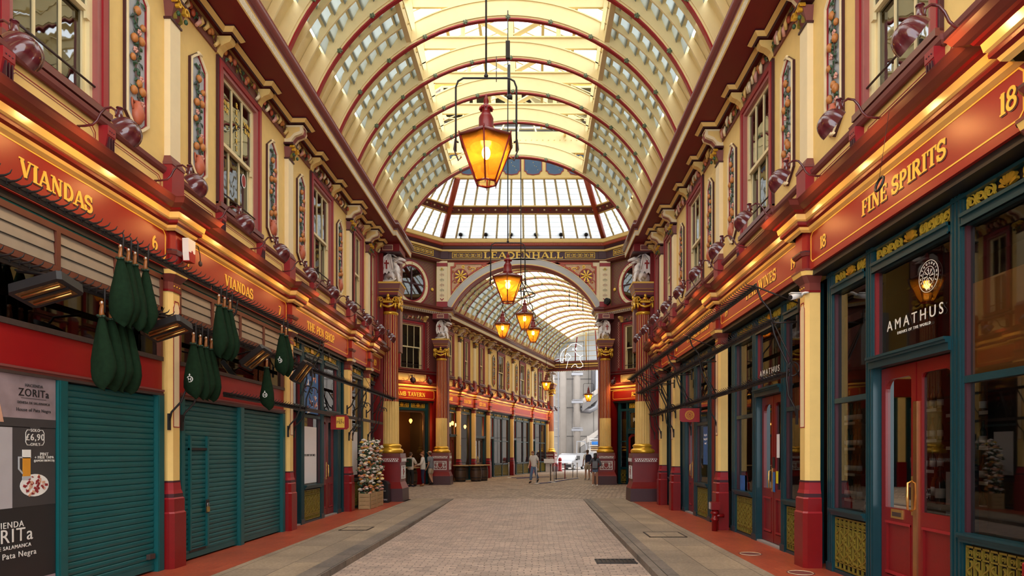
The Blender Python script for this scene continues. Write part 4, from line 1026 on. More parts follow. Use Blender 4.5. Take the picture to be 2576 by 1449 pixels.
def dragon_parts():
    b = MB(); S = 'silver'
    b.tube([(-.24, 0, .12), (-.14, 0, .19), (-.02, 0, .27), (.10, 0, .38), (.17, 0, .50), (.16, 0, .61), (.10, 0, .70), (.09, 0, .79), (.16, 0, .87), (.24, 0, .88)], [.10, .17, .19, .18, .145, .11, .095, .09, .09, .07], S, 14)
    for k in range(8): b.tube([(.27 + .02 * sin(k), -.07, .26 + k * .045), (.31 - .015 * k, 0, .25 + k * .05), (.27 + .02 * sin(k), .07, .26 + k * .045)], [.012, .026, .012], S, 5)
    for k in range(8): b.tube([(.07 - .012 * k, 0, .50 + k * .055), (-.04 - .01 * k, 0, .56 + k * .062)], [.035, .003], S, 4)
    for s in (-1, 1):
        b.tube([(-.10, s * .13, .24), (.05, s * .19, .30), (.12, s * .17, .14), (.04, s * .16, .03), (.16, s * .17, .02)], [.12, .10, .06, .045, .035], S, 9)
        b.tube([(.13, s * .12, .42), (.25, s * .15, .30), (.27, s * .13, .08), (.34, s * .13, .015)], [.085, .06, .038, .036], S, 9)
        for q in (-1, 0, 1): b.tube([(.33, s * .13, .03), (.41, s * .13 + q * .035, -.02)], [.018, .005], S, 5); b.tube([(.15, s * .17, .03), (.22, s * .17 + q * .03, -.005)], [.016, .005], S, 5)
    b.tube([(-.22, 0, .12), (-.32, -.12, .07), (-.20, -.24, .06), (.0, -.27, .06), (.14, -.25, .09), (.2, -.24, .15)], [.08, .06, .045, .035, .022, .03], S, 8)
    h = MB(); h.tube([(.17, 0, .90), (.28, 0, .91), (.38, 0, .88), (.46, 0, .845), (.49, 0, .83)], [.095, .08, .058, .05, .03], S, 10); h.tube([(.2, 0, .83), (.32, 0, .775), (.41, 0, .745)], [.06, .04, .022], S, 8)
    for s in (-1, 1):
        h.tube([(.18, s * .05, .96), (.08, s * .08, 1.03), (.0, s * .09, 1.04)], [.028, .018, .003], S, 6); h.sph((.27, s * .065, .945), .026, S, 7, 5); h.sph((.475, s * .03, .87), .02, S, 6, 4)
        for q in range(3): h.tube([(.16, s * .07, .90 - .05 * q), (.04, s * .15, .92 - .08 * q)], [.035, .004], S, 4)
        for q in range(3): h.tube([(.34 + .04 * q, s * .03, .85), (.345 + .04 * q, s * .032, .815)], [.01, .003], S, 4)
    for k in range(5): h.tube([(.18 + .055 * k, 0, .96 - .016 * k), (.155 + .055 * k, 0, 1.02 - .016 * k)], [.018, .002], S, 4)
    tg = MB(); tg.tube([(.38, 0, .80), (.47, 0, .77), (.50, 0, .71), (.56, 0, .70)], [.018, .016, .014, .004], 'red_fascia', 5); tg.tube([(.49, 0, .73), (.47, 0, .66)], [.014, .004], 'red_fascia', 5)
    w = MB(); cr = MB()
    for s in (-1, 1):
        y = s * .19
        poly = [(.09, .46), (.02, .34), (-.06, .42), (-.12, .32), (-.19, .38), (-.27, .28), (-.31, .50), (-.30, .76), (-.22, .95), (-.08, 1.04), (.03, 1.0), (.02, .84), (.08, .64)]
        w.prism(poly, y - .014, y + .014, S)
        for e in ((-.27, .30), (-.12, .34), (.02, .37), (-.31, .55)):
            w.tube([(-.05, y, 1.0), (-.05 + (e[0] + .05) * .4 - .03, y, .80), (e[0], y, e[1])], [.036, .032, .014], S, 6)
        w.tube([(.08, y, .48), (.03, y, .78), (.0, y, 1.0), (-.10, y, 1.04)], [.04, .04, .036, .018], S, 6)
        cr.box(-.155, -.105, y - .045, y + .045, .50, .80, 'red_fascia'); cr.box(-.21, -.05, y - .046, y + .046, .67, .72, 'red_fascia')
    return [('body', b), ('head', h), ('tongue', tg), ('wings', w), ('red_cross', cr)]
DRG = [(n, m.mesh(n)) for n, m in dragon_parts()]
for nm, x, y, f in (('left near', -4.40, 22.1, 1), ('right near', 4.40, 22.1, -1), ('left far', -4.26, 33.1, 1), ('right far', 4.26, 33.1, -1)):
    s, wh = nm.split(); w2 = 'at the mouth of the near hall' if wh == 'near' else 'flanking the arch under LEADENHALL'
    inst(thing('dragon_column', 'fluted red and cream column with gilt capital, %s one %s' % (s, w2), 'column', WORLD, CX + x, y, 0, 'fluted columns'), COLP if wh == 'far' else [(n, SIDEP[1 if s == 'left' else -1] if n == 'cross_shield_panel' else me) for n, me in COLP])
    r = inst(thing('dragon_statue', 'silver dragon on the %s column %s' % (s, w2), 'dragon statue', WORLD, CX + x + f * .06, y - .05, 7.49, 'silver dragons', 0 if f > 0 else pi), DRG); r.scale = (1.0, 1.0, .97)
    m = MB(); m.box(-.40, .40, -.40, .6, 8.52, 8.80, 'red_deep'); m.box(-.16, .16, -.412, -.40, 8.58, 8.74, 'mauve'); m.ribbon([(-.17, 8.575), (.17, 8.575), (.17, 8.745), (-.17, 8.745)], .014, -.42, -.4, 'cream_pale', True)
    m.box(-.44, .44, -.44, .6, 8.50, 8.525, 'plum')
    if wh == 'near': m.box(-.3 if f < 0 else -.45, .45 if f < 0 else .3, .2, .6, 5.2, 8.5, 'mauve')
    o = m.build(num('trim'), None, (CX + x, y, 0)); o['kind'] = 'structure'
    # red pier behind each column
    m = MB(); sx = -1 if x < 0 else 1
    
    a, b = CX + x + sx * .15, CX + x + sx * .85
    if wh == 'near': m.box(a, b, 21.75, 22.9, 0, 1.65, 'red_plinth'); m.box(a + sx * .03, b, 21.8, 22.9, 1.65, 8.8, 'red_deep')
    else: m.box(CX + x - .30, CX + x + .30, 33.3, 33.9, 0, 8.8, 'red_deep')
    place(m, num('trim'), WORLD)

# diagonal walls of the crossing ---------------------------------------
def diag(W, sg, side, text, tx, label_sign):
    X = lambda t: sg * t
    lo, hi = sorted((X(0), X(3.9))); c = X(1.72)
    m = MB()
    m.box(lo, hi, 0, .3, 4.28, 5.89, 'red_deep'); m.box(lo, hi, 0, .3, 8.40, 12.9, 'mauve')
    m.box(lo, c - .82, 0, .3, 5.89, 8.4, 'mauve'); m.box(c + .82, hi, 0, .3, 5.89, 8.4, 'mauve')
    a, b = sorted((X(.0), X(.35))); m.box(a, b, -.05, .3, 0, 4.9, 'red_deep')
    a, b = sorted((X(3.3), X(3.9))); m.box(a, b, -.05, .3, 0, 4.9, 'red_deep')
    for q in (c - 1.02, c + 1.02): m.box(q - .07, q + .07, -.03, 0, 5.95, 8.45, 'red_line')
    m.box(c - .9, c + .9, -.02, 0, 5.30, 5.68, 'cream')
    place(m, 'wall_diagonal_' + side, W)
    sp = MB(); strip_panel(sp, c - .9, c - .1); strip_panel(sp, c + .1, c + .9); sp2 = place(sp, num('trim'), W); sp2.location = W.w(0, -.022)
    add_window(W, c, 1.68, 'sash window over the %s corner shop of the crossing' % side)
    lt = MB()
    for q in (c - 1.02, c + 1.02):
        n = 9
        for k in range(n):
            z = 6.05 + k * .27
            lt.ribbon([(q - .055, z), (q + .055, z + .13), (q - .055, z + .26)], .012, -.045, -.03, 'pattern_pale'); lt.ribbon([(q + .055, z), (q - .055, z + .13), (q + .055, z + .26)], .012, -.045, -.03, 'pattern_pale')
    place(lt, num('trim'), W)
    add_frieze(W, c - .72, c + .72, 'carved frieze with a shield over the %s corner window' % side, 'corner friezes')
    for q in (c - .82, c + .82):
        o = bpy.data.objects.new('eaves_console', CONS); COL.objects.link(o); o.location = W.w(q, 0, 0); o.rotation_euler = (0, 0, W.a)
        tag(o, 'cream scroll console over the %s corner window of the crossing' % side, 'console', 'corner consoles %s' % side)
    sign(W, sg, .30, 3.3, [(text, tx, None, .22, 4.63)], label_sign)
    for prof, y in ((CORN, -.08), (SILL, 0)):
        mb = MB(); mb.sweep([(lo, y), (hi, y)], prof); place(mb, num('trim'), W)
    # round-ended window in the drum
    r = thing(num('window'), 'oval window with cream ring in the %s diagonal wall' % side, None, W, c, 0, 10.3, None); r['kind'] = 'structure'
    fr = MB(); fr.ribbon(arc(0, 0, 1.02, 1.13, 0, 360, 40)[:-1], .10, -.06, .05, 'red_line', True); fr.ribbon(arc(0, 0, .90, 1.01, 0, 360, 40)[:-1], .15, -.09, .05, 'cream_pale', True); fr.ribbon(arc(0, 0, .79, .90, 0, 360, 40)[:-1], .07, -.04, .05, 'red_line', True)
    fr.ribbon(arc(0, 0, .72, .83, 0, 360, 40)[:-1], .10, .0, .12, 'plum', True)
    for k in range(8): a = k * pi / 4; fr.sph((.9 * cos(a), -.09, 1.01 * sin(a)), .035, 'gold_flat', 6, 4)
    fr.build('window_frame', r)
    mu = MB(); mu.box(-.035, .035, -.05, -.018, -.83, .83, 'plum'); mu.box(-.72, .72, -.05, -.018, -.035, .035, 'plum'); mu.build('glazing_bars', r)
    gl = MB(); gl.prism(arc(0, 0, .74, .85, 0, 360, 32)[:-1], -.004, .0, 'near_black'); gl.build('backing', r)
    gl = MB(); gl.prism(arc(0, 0, .74, .85, 0, 360, 32)[:-1], -.014, -.010, 'glass_shop'); gl.build('pane', r)
    # painted diamond trellis round it
    tr = MB(); zlo, zhi = 9.38, 11.55
    for q in range(-14, 28):
        for s in (1, -1):
            seg = []
            for i in range(28):
                xx = c - 1.62 + i * .12; zz = 9.0 + q * .16 + s * i * .10 - (0 if s > 0 else -1.0)
                inside = ((xx - c) / 1.1) ** 2 + ((zz - 10.3) / 1.2) ** 2 > 1 and zlo < zz < zhi and abs(xx - c) < 1.5
                if inside: seg.append((xx, zz))
                else:
                    if len(seg) > 1: tr.ribbon(seg, .014, -.006, 0, 'gold_iron')
                    seg = []
            if len(seg) > 1: tr.ribbon(seg, .014, -.006, 0, 'gold_iron')
    tr.ribbon([(c - 1.55, zlo - .04), (c + 1.55, zlo - .04), (c + 1.55, zhi + .04), (c - 1.55, zhi + .04)], .03, -.008, 0, 'gold_iron', True)
    tr.sph((c - sg * 1.28, -.04, 10.2), (.09, .05, .09), 'gold_flat', 10, 6)
    place(tr, num('trim'), W)
    return c
cL = diag(DL, -1, 'left', 'LAMB TAVERN', 1.85, 'red sign reading LAMB TAVERN on the left corner of the crossing')
cR = diag(DR, 1, 'right', 'RE', 1.72, 'red sign beginning RE on the right corner of the crossing')
# tavern window (left) and door (right)
r = thing('tavern_window', 'big round-cornered tavern window under LAMB TAVERN', 'shop window', DL, cL, .08, 0)
fr = MB(); transw = 1.9
for a, b in ((-1.1, -.93), (.93, 1.1)): post_mb(fr, a, b, 0, 0, 4.28)
fr.box(-.93, .93, -.02, .12, 3.82, 3.95, 'teal_dark'); fr.box(-.93, .93, 0, .12, 4.22, 4.3, 'teal_dark'); fr.box(-.04, .04, -.01, .12, 3.9, 4.28, 'teal_dark')
fr.box(-.93, .93, .0, .12, 0, .95, 'red_plinth'); fr.box(-.93, .93, -.04, .1, .95, 1.02, 'wood_dark')
fr.ribbon([(-.86, 1.05), (.86, 1.05), (.86, 3.6), (.80, 3.72), (.70, 3.78), (-.70, 3.78), (-.80, 3.72), (-.86, 3.6)], .1, .02, .1, 'wood_dark', True)
fr.build('frame', r)
m = MB(); m.box(-.85, .85, .05, .055, 1.02, 3.8, 'glass_tavern'); m.build('pane', r)
for x in (-.49, .49): part_me(r, 'transom_ironwork', transom_mesh(.82, 3.97, 4.22).mesh('transom_ironwork'), (x, .05, 0))
r = thing('tavern_door', 'teal corner doorway with RE lettering under the right corner sign', 'shop door', DR, cR, .08, 0)
fr = MB()
for a, b in ((-1.15, -.98), (-.62, -.50), (.9, 1.1)): post_mb(fr, a, b, 0, 0, 4.28)
fr.box(-.98, .93, -.02, .12, 3.80, 3.92, 'teal_dark'); fr.box(-.98, .93, 0, .12, 4.22, 4.3, 'teal_dark'); fr.box(-.5, .9, -.04, .12, 2.62, 2.80, 'teal_dark'); fr.box(-.98, -.62, 0, .1, .8, .9, 'teal_dark'); fr.box(-.98, -.62, 0, .1, 2.2, 2.26, 'teal_dark')
fr.ribbon([(-.38, 2.88), (.8, 2.88), (.84, 2.95), (.84, 3.65), (.8, 3.74), (-.38, 3.74), (-.44, 3.66), (-.44, 2.95)], .07, .0, .1, 'teal_dark', True)
fr.build('frame', r)
m = MB(); m.box(-.5, .9, .05, .055, 2.8, 3.82, 'glass_shop'); m.box(-.98, -.62, .05, .055, .9, 3.82, 'glass_shop'); m.build('pane', r)
m = MB(); m.box(-.5, .15, .04, .09, 0, .9, 'red_deep'); m.box(.17, .9, .04, .09, 0, .9, 'red_deep'); m.ribbon([(-.44, .95), (.1, .95), (.1, 2.4), (.0, 2.54), (-.3, 2.54), (-.44, 2.4)], .12, .04, .09, 'red_deep', True); m.ribbon([(.24, .95), (.8, .95), (.8, 2.4), (.7, 2.54), (.34, 2.54), (.24, 2.4)], .12, .04, .09, 'red_deep', True); m.build('door_leaves', r)
m = grille_mesh(.34, .08, .75); mm = part_me(r, 'stallriser_grille', m.mesh('stallriser_grille'), (-.8, .04, 0))
part_me(r, 'transom_ironwork', transom_mesh(1.3, 3.95, 4.22).mesh('transom_ironwork'), (.2, .05, 0))
sans('lettering', 'RE', .30, 'label_white', r, (-.06, .035, 3.32))
for W, sg, side in ((DL, -1, 'left'), (DR, 1, 'right')):
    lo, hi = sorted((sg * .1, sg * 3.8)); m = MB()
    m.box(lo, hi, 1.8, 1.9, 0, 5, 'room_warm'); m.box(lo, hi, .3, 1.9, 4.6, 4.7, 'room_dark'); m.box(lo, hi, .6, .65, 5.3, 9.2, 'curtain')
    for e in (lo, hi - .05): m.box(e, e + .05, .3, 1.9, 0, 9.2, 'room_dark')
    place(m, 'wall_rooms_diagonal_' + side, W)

# side arms of the crossing, only their first metres ---------------------
m = MB()
for s in (-1, 1):
    a, b = sorted((CX + s * (OH + OT), CX + s * 16)); e0 = CX + s * 16; m.box(e0, e0 + s * .4, NEARY, FARY, 0, 12, 'mauve')  # dark end wall added so panes do not mirror bright sky
    m.box(a, b, FARY - OT, FARY - OT + .4, 0, 12.9, 'cream'); m.box(a, b, FARY - OT - .12, FARY - OT, 4.34, 5.2, 'red_fascia'); m.box(a, b, FARY - OT - .05, FARY - OT, 0, 4.3, 'teal_dark')
    m.box(a, b, NEARY + OT - .4, NEARY + OT, 0, 12.9, 'cream'); m.box(a, b, NEARY + OT, NEARY + OT + .05, 0, 4.3, 'teal_dark'); m.box(a, b, NEARY + OT, NEARY + OT + .12, 4.34, 5.2, 'red_fascia')
    m.box(a, b, NEARY + OT - .4, FARY - OT + .4, 11.6, 12.0, 'cream_roof')
    for k in range(4):
        xa = CX + s * (OH + OT + 1.2 + 2.2 * k)
        for ya, yb in ((FARY - OT - .18, FARY - OT), (NEARY + OT, NEARY + OT + .18)):
            m.box(xa - .15, xa + .15, ya, yb, 1.2, 4.3, 'cream'); m.box(xa - .2, xa + .2, ya, yb, 0, 1.2, 'red_plinth')
            m.box(xa + .5 , xa + 1.7, ya + .10 if ya < OC else ya, yb if ya > OC else yb - .10, 6.0, 8.4, 'red_line') if False else None
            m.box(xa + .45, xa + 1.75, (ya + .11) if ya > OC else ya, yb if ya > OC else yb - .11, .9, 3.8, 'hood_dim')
            m.box(xa + .45, xa + 1.75, (ya + .11) if ya > OC else ya, yb if ya > OC else yb - .11, 5.9, 8.4, 'panel_grey')
    # near diagonals
    P0 = Vector((CX + s * OH, NEARY)); P1 = Vector((CX + s * (OH + OT), NEARY + OT)); n = Vector((s, -1)).normalized() * .3
    m.hexa([(P0.x, P0.y, 0), (P1.x, P1.y, 0), (P1.x + n.x, P1.y + n.y, 0), (P0.x + n.x, P0.y + n.y, 0)], [(P0.x, P0.y, 12.9), (P1.x, P1.y, 12.9), (P1.x + n.x, P1.y + n.y, 12.9), (P0.x + n.x, P0.y + n.y, 12.9)], 'cream')
m.box(CX - 8, CX - 7.8, NEARY + OT, NEARY + OT + .01, 0, .01, 'cream')
place(m, 'wall_side_arms', WORLD)

# string course at the springing, round the diagonals ---------------------
SPR = [(-.45, 8.84, 'mauve'), (0, 8.84, 'mauve'), (.06, 8.86, 'pattern_pale'), (.09, 8.99, 'cream'), (.16, 9.03, 'mauve'), (.17, 9.08, 'brown_maroon'), (.24, 9.14, 'brown_maroon'), (.26, 9.24, 'brown_maroon'), (0, 9.31, 'brown_maroon')]
mb = MB()
mb.sweep([(CX - OH - OT, FARY - OT), (CX - OH, FARY), (CX - 3.9, FARY), (CX - 3.9, FARY + .9)], SPR); mb.sweep([(CX + 3.9, FARY + .9), (CX + 3.9, FARY), (CX + OH, FARY), (CX + OH + OT, FARY - OT)], SPR)
place(mb, num('trim'), WORLD)
dn = MB()
for W, sg in ((Frame(CX - OH, FARY, 45), -1), (Frame(CX + OH, FARY, -45), 1)):
    for k in range(30):
        x = sg * (.1 + k * .125); q = W.w(x, -.085, 0)
        t = MB(); t.ribbon([(-.025, 8.87), (-.025, 8.93), (0, 8.96), (.025, 8.93), (.025, 8.87)], .012, -.02, 0, 'mauve')
        c_, s_ = cos(W.a), sin(W.a)
        dn.add([(q[0] + p[0] * c_ - p[1] * s_, q[1] + p[0] * s_ + p[1] * c_, p[2]) for p in t.v], t.f, 'mauve')
place(dn, num('trim'), WORLD)

# far face of the crossing ----------------------------------------------
FZ0, FR = 7.23, 4.3
m = MB()
A = [(CX + FR * 1.0 * sin(R(a)), FZ0 + FR * cos(R(a))) for a in range(-62, 63, 4)]
top = 11.75
left = [(CX - OH - .1, 9.31), (CX - OH - .1, top)] + [(CX, top)] + [p for p in A if p[0] <= CX][::-1] + [(CX - 3.8, 9.31)]
right = [(2 * CX - x, z) for x, z in left]
m.prism(left, FARY, FARY + .4, 'cream_pale'); m.prism(right[::-1], FARY, FARY + .4, 'cream_pale')
m.box(CX - OH - .3, CX + OH + .3, FARY + .02, FARY + .4, top, 12.9, 'mauve')
place(m, 'wall_far_arch', WORLD)
m = MB()
arc_ = lambda r, w=1: [(CX + r * sin(R(a)), FZ0 + r * cos(R(a))) for a in range(-62, 63, 4)]
m.ribbon(arc_(FR + .16), .30, FARY - .10, FARY, 'concrete'); m.ribbon(arc_(FR + .0), .05, FARY - .12, FARY + .45, 'cream'); m.ribbon(arc_(FR - .04), .04, FARY - .10, FARY + .45, 'red_line'); m.ribbon(arc_(FR + .33), .03, FARY - .115, FARY, 'cream_pale')
place(m, num('trim'), WORLD)
for s, nm in ((-1, 'left'), (1, 'right')):
    r = thing('spandrel_panel', 'red and gold filigree spandrel with a rosette wheel, %s of the LEADENHALL arch' % nm, 'spandrel panel', WORLD, CX + s * 3.0, FARY - .01, 10.6, 'filigree spandrels')
    f = lambda p: (s * (p[0]), p[1])
    ins = [(-.72, -.98)] + [(x - 3.0, z - 10.6) for x, z in [(-(FR + .42) * sin(R(a)), FZ0 + (FR + .42) * cos(R(a))) for a in range(-48, -20, 3)]]
    # outline in local coordinates where +x is toward the arch crown for s=-1
    cur = [(-(FR + .42) * sin(R(a)), FZ0 + (FR + .42) * cos(R(a))) for a in (54, 50, 46, 42, 38, 34, 30, 26, 22, 18)]
    pts = [(-x - 3.0, z - 10.6) for x, z in [(-px, pz) for px, pz in cur]]
    pts = [((FR + .42) * sin(R(a)) - 3.0, FZ0 + (FR + .42) * cos(R(a)) - 10.6) for a in (54, 50, 46, 42, 38, 34, 30, 26, 22, 18)]
    pts = [(min(p[0], .80), p[1]) for p in pts if p[0] <= .82]
    poly = [(s * x, z) for x, z in pts] + [(s * -1.5, 1.0), (s * .60, 1.0), (s * .60, .86), (s * .66, .80), (s * .80, .80)]
    m = MB(); m.prism(poly if s < 0 else poly[::-1], -.02, 0, 'spandrel_ground'); m.build('panel_ground', r)
    m = MB(); m.ribbon(poly, .09, -.05, 0, 'brick_red', True); m.build('border', r)
    m = MB(); cx, cz = s * .30, .34
    m.ribbon(arc(cx, cz, .36, .36, 0, 360, 24)[:-1], .045, -.05, 0, 'brick_red', True)
    for k in range(8):
        a = k * pi / 4 + .39; m.ribbon([(cx + .06 * cos(a), cz + .06 * sin(a)), (cx + .22 * cos(a), cz + .22 * sin(a)), (cx + .33 * cos(a), cz + .33 * sin(a))], [.03, .07, .02], -.06, 0, 'gold')
        a += .39; m.ribbon([(cx + .1 * cos(a), cz + .1 * sin(a)), (cx + .33 * cos(a), cz + .33 * sin(a))], [.02, .10], -.045, 0, 'red_deep')
    m.sph((cx, -.05, cz), .06, 'gold', 8, 5); m.build('rosette_wheel', r)
    m = MB()
    for q, (px, pz, rr) in enumerate(((-.35, .62, .2), (-.85, .80, .13), (.52, -.28, .15), (.66, -.62, .09), (.0, .0, .1), (-.6, .72, .1), (-.1, .28, .1), (.62, .02, .13), (.42, -.02, .1), (-1.1, .88, .07), (.68, -.42, .08), (-.15, .78, .12), (.16, .82, .1), (.70, .55, .08))):
        m.ribbon([(s * x, z) for x, z in spiral(px, pz, rr, .02, q * 50, q * 50 + 430, 18)], .032, -.045, 0, 'brick_red' if q % 2 else 'gold'); m.sph((s * px, -.04, pz), .035, 'gold', 6, 4)
    m.build('scrollwork', r)
    # painted pilaster beside it
    r = thing('painted_pilaster', 'cream pilaster with painted arabesque, %s of the LEADENHALL arch' % nm, 'pilaster', WORLD, CX + s * 4.28, FARY - .02, 0, 'arabesque pilasters')
    m = MB(); m.box(-.28, .28, -.1, .05, 9.55, 11.70, 'cream_pale'); m.build('shaft', r)
    m = MB(); m.box(-.29, .29, -.12, .05, 9.29, 9.57, 'red_line'); m.box(-.28, .28, -.115, .05, 11.42, 11.60, 'red_line'); m.build('base_and_cap', r)
    m = MB()
    for k in range(6):
        z = 9.8 + k * .27
        for t in (-1, 1): m.ribbon([(t * x, zz) for x, zz in spiral(.055, z + .1, .06, .01, -100, 320, 10)], .014, -.106, -.1, 'leaf' if k % 2 else 'red_line')
        m.ribbon([(0, z), (0, z + .2)], .014, -.106, -.1, 'plum')
    for k in range(6): a = k * pi / 3; m.ribbon([(0, 11.28), (.09 * cos(a), 11.28 + .09 * sin(a))], .03, -.106, -.1, 'gold_flat')
    m.ribbon([(-.09, 9.74), (0, 9.64), (.09, 9.74)], .05, -.106, -.1, 'red_line'); m.build('arabesque', r)

# frieze, cornice round the drum -----------------------------------------
DR_ = [(-.45, 11.66, 'mauve'), (0, 11.66, 'mauve'), (.06, 11.70, 'brown_maroon'), (.10, 11.76, 'cream'), (.10, 11.78, 'plum'), (.10, 11.83, 'plum'), (.04, 11.84, 'plum'), (.04, 12.20, 'cream'), (.12, 12.22, 'cream'), (.13, 12.31, 'plum'), (.16, 12.34, 'plum'), (.20, 12.46, 'brick_red'), (.26, 12.49, 'brick_red'), (.28, 12.60, 'cream'), (.34, 12.63, 'cream'), (.36, 12.80, 'plum'), (.30, 12.84, 'plum'), (0, 12.86, 'plum')]
o8 = octp(0); mb = MB(); mb.sweep(o8[5:] + o8[:5], DR_); place(mb, num('trim'), WORLD)
def on_frame(dst, src, W, x, y):
    c_, s_ = cos(W.a), sin(W.a); q = W.w(x, y)
    k = len(dst.v); dst.v += [(q[0] + p[0] * c_ - p[1] * s_, q[1] + p[0] * s_ + p[1] * c_, p[2]) for p in src.v]
    for f, i, sm in zip(src.f, src.mi, src.sm): dst.f.append(tuple(k + j for j in f)); dst.mi.append(dst._m(src.ms[i])); dst.sm.append(sm)
OF = Frame(CX, FARY, 0)
def fretband(w):
    m = MB(); n = max(2, int(w / .26)); st = w / n
    m.ribbon([(-w / 2, 11.88), (w / 2, 11.88), (w / 2, 12.16), (-w / 2, 12.16)], .022, -.015, 0, 'gold', True)
    for k in range(n):
        x = -w / 2 + (k + .5) * st
        m.ribbon(arc(x, 12.02, .06, .06, 0, 360, 10)[:-1], .022, -.014, 0, 'gold', True)
        for a in (45, 135, 225, 315): m.ribbon([(x + .06 * cos(R(a)), 12.02 + .06 * sin(R(a))), (x + .12 * cos(R(a)), 12.02 + .11 * sin(R(a)))], .03, -.014, 0, 'gold')
        m.box(x + st / 2 - .012, x + st / 2 + .012, -.014, 0, 11.95, 12.09, 'gold_flat')
        m.box(x - .02, x + .02, -.016, 0, 12.01, 12.03, 'white_paint')
    return m
fm = MB(); fb = fretband(1.55)
on_frame(fm, fb, OF, -2.97, -.045); on_frame(fm, fb, OF, 2.97, -.045)
fb2 = fretband(2.7)
DLo = Frame(CX - OH, FARY, 45); DRo = Frame(CX + OH, FARY, -45)
for W, sg in ((DLo, -1), (DRo, 1)): on_frame(fm, fb2, W, sg * 1.94, -.045)
place(fm, num('trim'), WORLD)
bl = MB()
for s in (-1, 1): bl.box(s * 4.28 - .33 if s > 0 else -4.61, 4.61 if s > 0 else -3.95, -.10, 0, 11.84, 12.22, 'plum')
place(bl, num('trim'), OF)
r = thing('name_frieze', 'gold LEADENHALL lettering on the plum frieze above the far arch', 'lettering', OF, 0, -.04, 12.02)
m = MB(); letters(m, 'LEADENHALL', 0, 0, .34, -.05, 0, 'gold_flat', 4.2); m.build('lettering', r)
m = MB()
for k in range(150):                                     # egg-and-dart beading
    x = -4.2 + k * .056
    if k % 2: m.sph((x, -.28, 12.545), (.022, .02, .035), 'terracotta', 5, 4)
place(m, num('trim'), OF)
# glazed slopes of the drum ----------------------------------------------
lo8, hi8 = octp(0), octp(2.9); ZB, ZT = 12.86, 14.95
def lerp3(a, b, t): return tuple(a[i] + (b[i] - a[i]) * t for i in range(3))
for k in range(8):
    k2 = (k + 1) % 8
    p0, p1, q0, q1 = (*lo8[k], ZB), (*lo8[k2], ZB), (*hi8[k], ZT), (*hi8[k2], ZT)
    S = lambda u, v: lerp3(lerp3(p0, p1, u), lerp3(q0, q1, u), v)
    nrm = (Vector(p1) - Vector(p0)).cross(Vector(q0) - Vector(p0)).normalized()
    if nrm.z > 0: nrm = -nrm                               # towards the inside
    off = lambda p, d: tuple(Vector(p) + nrm * d)
    fnm = ['far', 'far right', 'right', 'near right', 'near', 'near left', 'left', 'far left'][k]
    r = bpy.data.objects.new(num('window'), None); COL.objects.link(r); r['kind'] = 'structure'; r['label'] = 'glazed slope of the octagonal lantern roof, %s side' % fnm
    n = 12 if k in (0, 2, 4, 6) else 6
    bars = MB(); gl = MB()
    for (v0, v1, ns) in ((.0, .45, 6), (.57, 1., 5)):
        for i in range(ns):
            a = v0 + (v1 - v0) * i / ns; b = v0 + (v1 - v0) * (i + 1) / ns
            gl.add([off(S(0, a), .05), off(S(1, a), .05), off(S(1, b), 0), off(S(0, b), 0)], [(0, 1, 2, 3)], 'glass_frosted'); bd_ = bars.tube([off(S(0, a), .03), off(S(1, a), .03)], .010, 'panel_grey', 4)
        for j in range(1, n):
            u = j / n
            pts = []
            for i in range(ns * 2 + 1):
                v = v0 + (v1 - v0) * i / (ns * 2); pts.append(off(S(u, v), .06 if i % 2 else .03))
            bars.tube(pts, .052, 'cream_roof', 4)
    bd = MB()
    for a, b in ((.45, .57),): bd.add([off(S(0, a), .12), off(S(1, a), .12), off(S(1, b), .12), off(S(0, b), .12)], [(0, 1, 2, 3)], 'mauve'); 
    for v in (.45, .57, .985): bd.tube([off(S(0, v), .12), off(S(1, v), .12)], .045, 'cream', 4)
    nn = n * 2
    for j in range(nn):
        u = (j + .5) / nn; c0 = off(S(u, .515), .13)
        bd.sph(c0, .05, 'cream_pale' if j % 2 else 'red_line', 6, 4)
    gl.build('pane', r); bars.build('glazing_bars', r); bd.build('painted_band', r)
    hp = MB(); hp.tube([off(S(0, 0), .10), off(S(0, 1), .10)], .15, 'brick_red', 6)
    for i in range(26): hp.sph(off(S(0, i / 26), .19), .035, 'terracotta', 5, 4)
    o = hp.build('hip_rib'); tag(o, 'orange-red ornamented hip rib at the %s edge of the lantern' % fnm, 'roof rib', 'lantern hip ribs')
# upper drum with starry blue panels
UP = octp(2.85); m = MB(); bp = MB()
m.sweep(UP, [(0, 14.82, 'cream'), (.10, 14.86, 'cream'), (.10, 14.95, 'plum'), (.03, 14.97, 'cream'), (.03, 16.3, 'cream'), (.2, 16.4, 'cream'), (0, 16.5, 'cream')], closed=True)
place(m, 'wall_lantern_drum', WORLD)
for k in range(8):
    a, b = Vector(UP[k]), Vector(UP[(k + 1) % 8]); d = b - a; L = d.length; ang = math.degrees(math.atan2(d.y, d.x)); F = Frame(a.x, a.y, ang)
    n = 6 if L > 3 else 2; st = L / n; t = MB()
    for j in range(n):
        x = (j + .5) * st; w = st / 2 - .10
        o = [(x - w, 15.05 + .16), (x - w + .07, 15.05 + .14), (x - w + .13, 15.07), (x, 15.02), (x + w - .13, 15.07), (x + w - .07, 15.05 + .14), (x + w, 15.05 + .16), (x + w, 16.2), (x - w, 16.2)]
        t.prism(o, -.045, -.03, 'blue_panel'); t.ribbon(o, .03, -.06, -.03, 'red_line', True)
        for q in range(9): t.box(x - w * .7 + (q * .37 % 1) * w * 1.4, x - w * .7 + (q * .37 % 1) * w * 1.4 + .025, -.05, -.045, 15.2 + (q * .61 % 1) * .9, 15.225 + (q * .61 % 1) * .9, 'gold_flat')
    on_frame(bp, t, F, 0, 0)
place(bp, num('trim'), WORLD)
m = MB(); cen = (CX, OC + .1, 17.6)
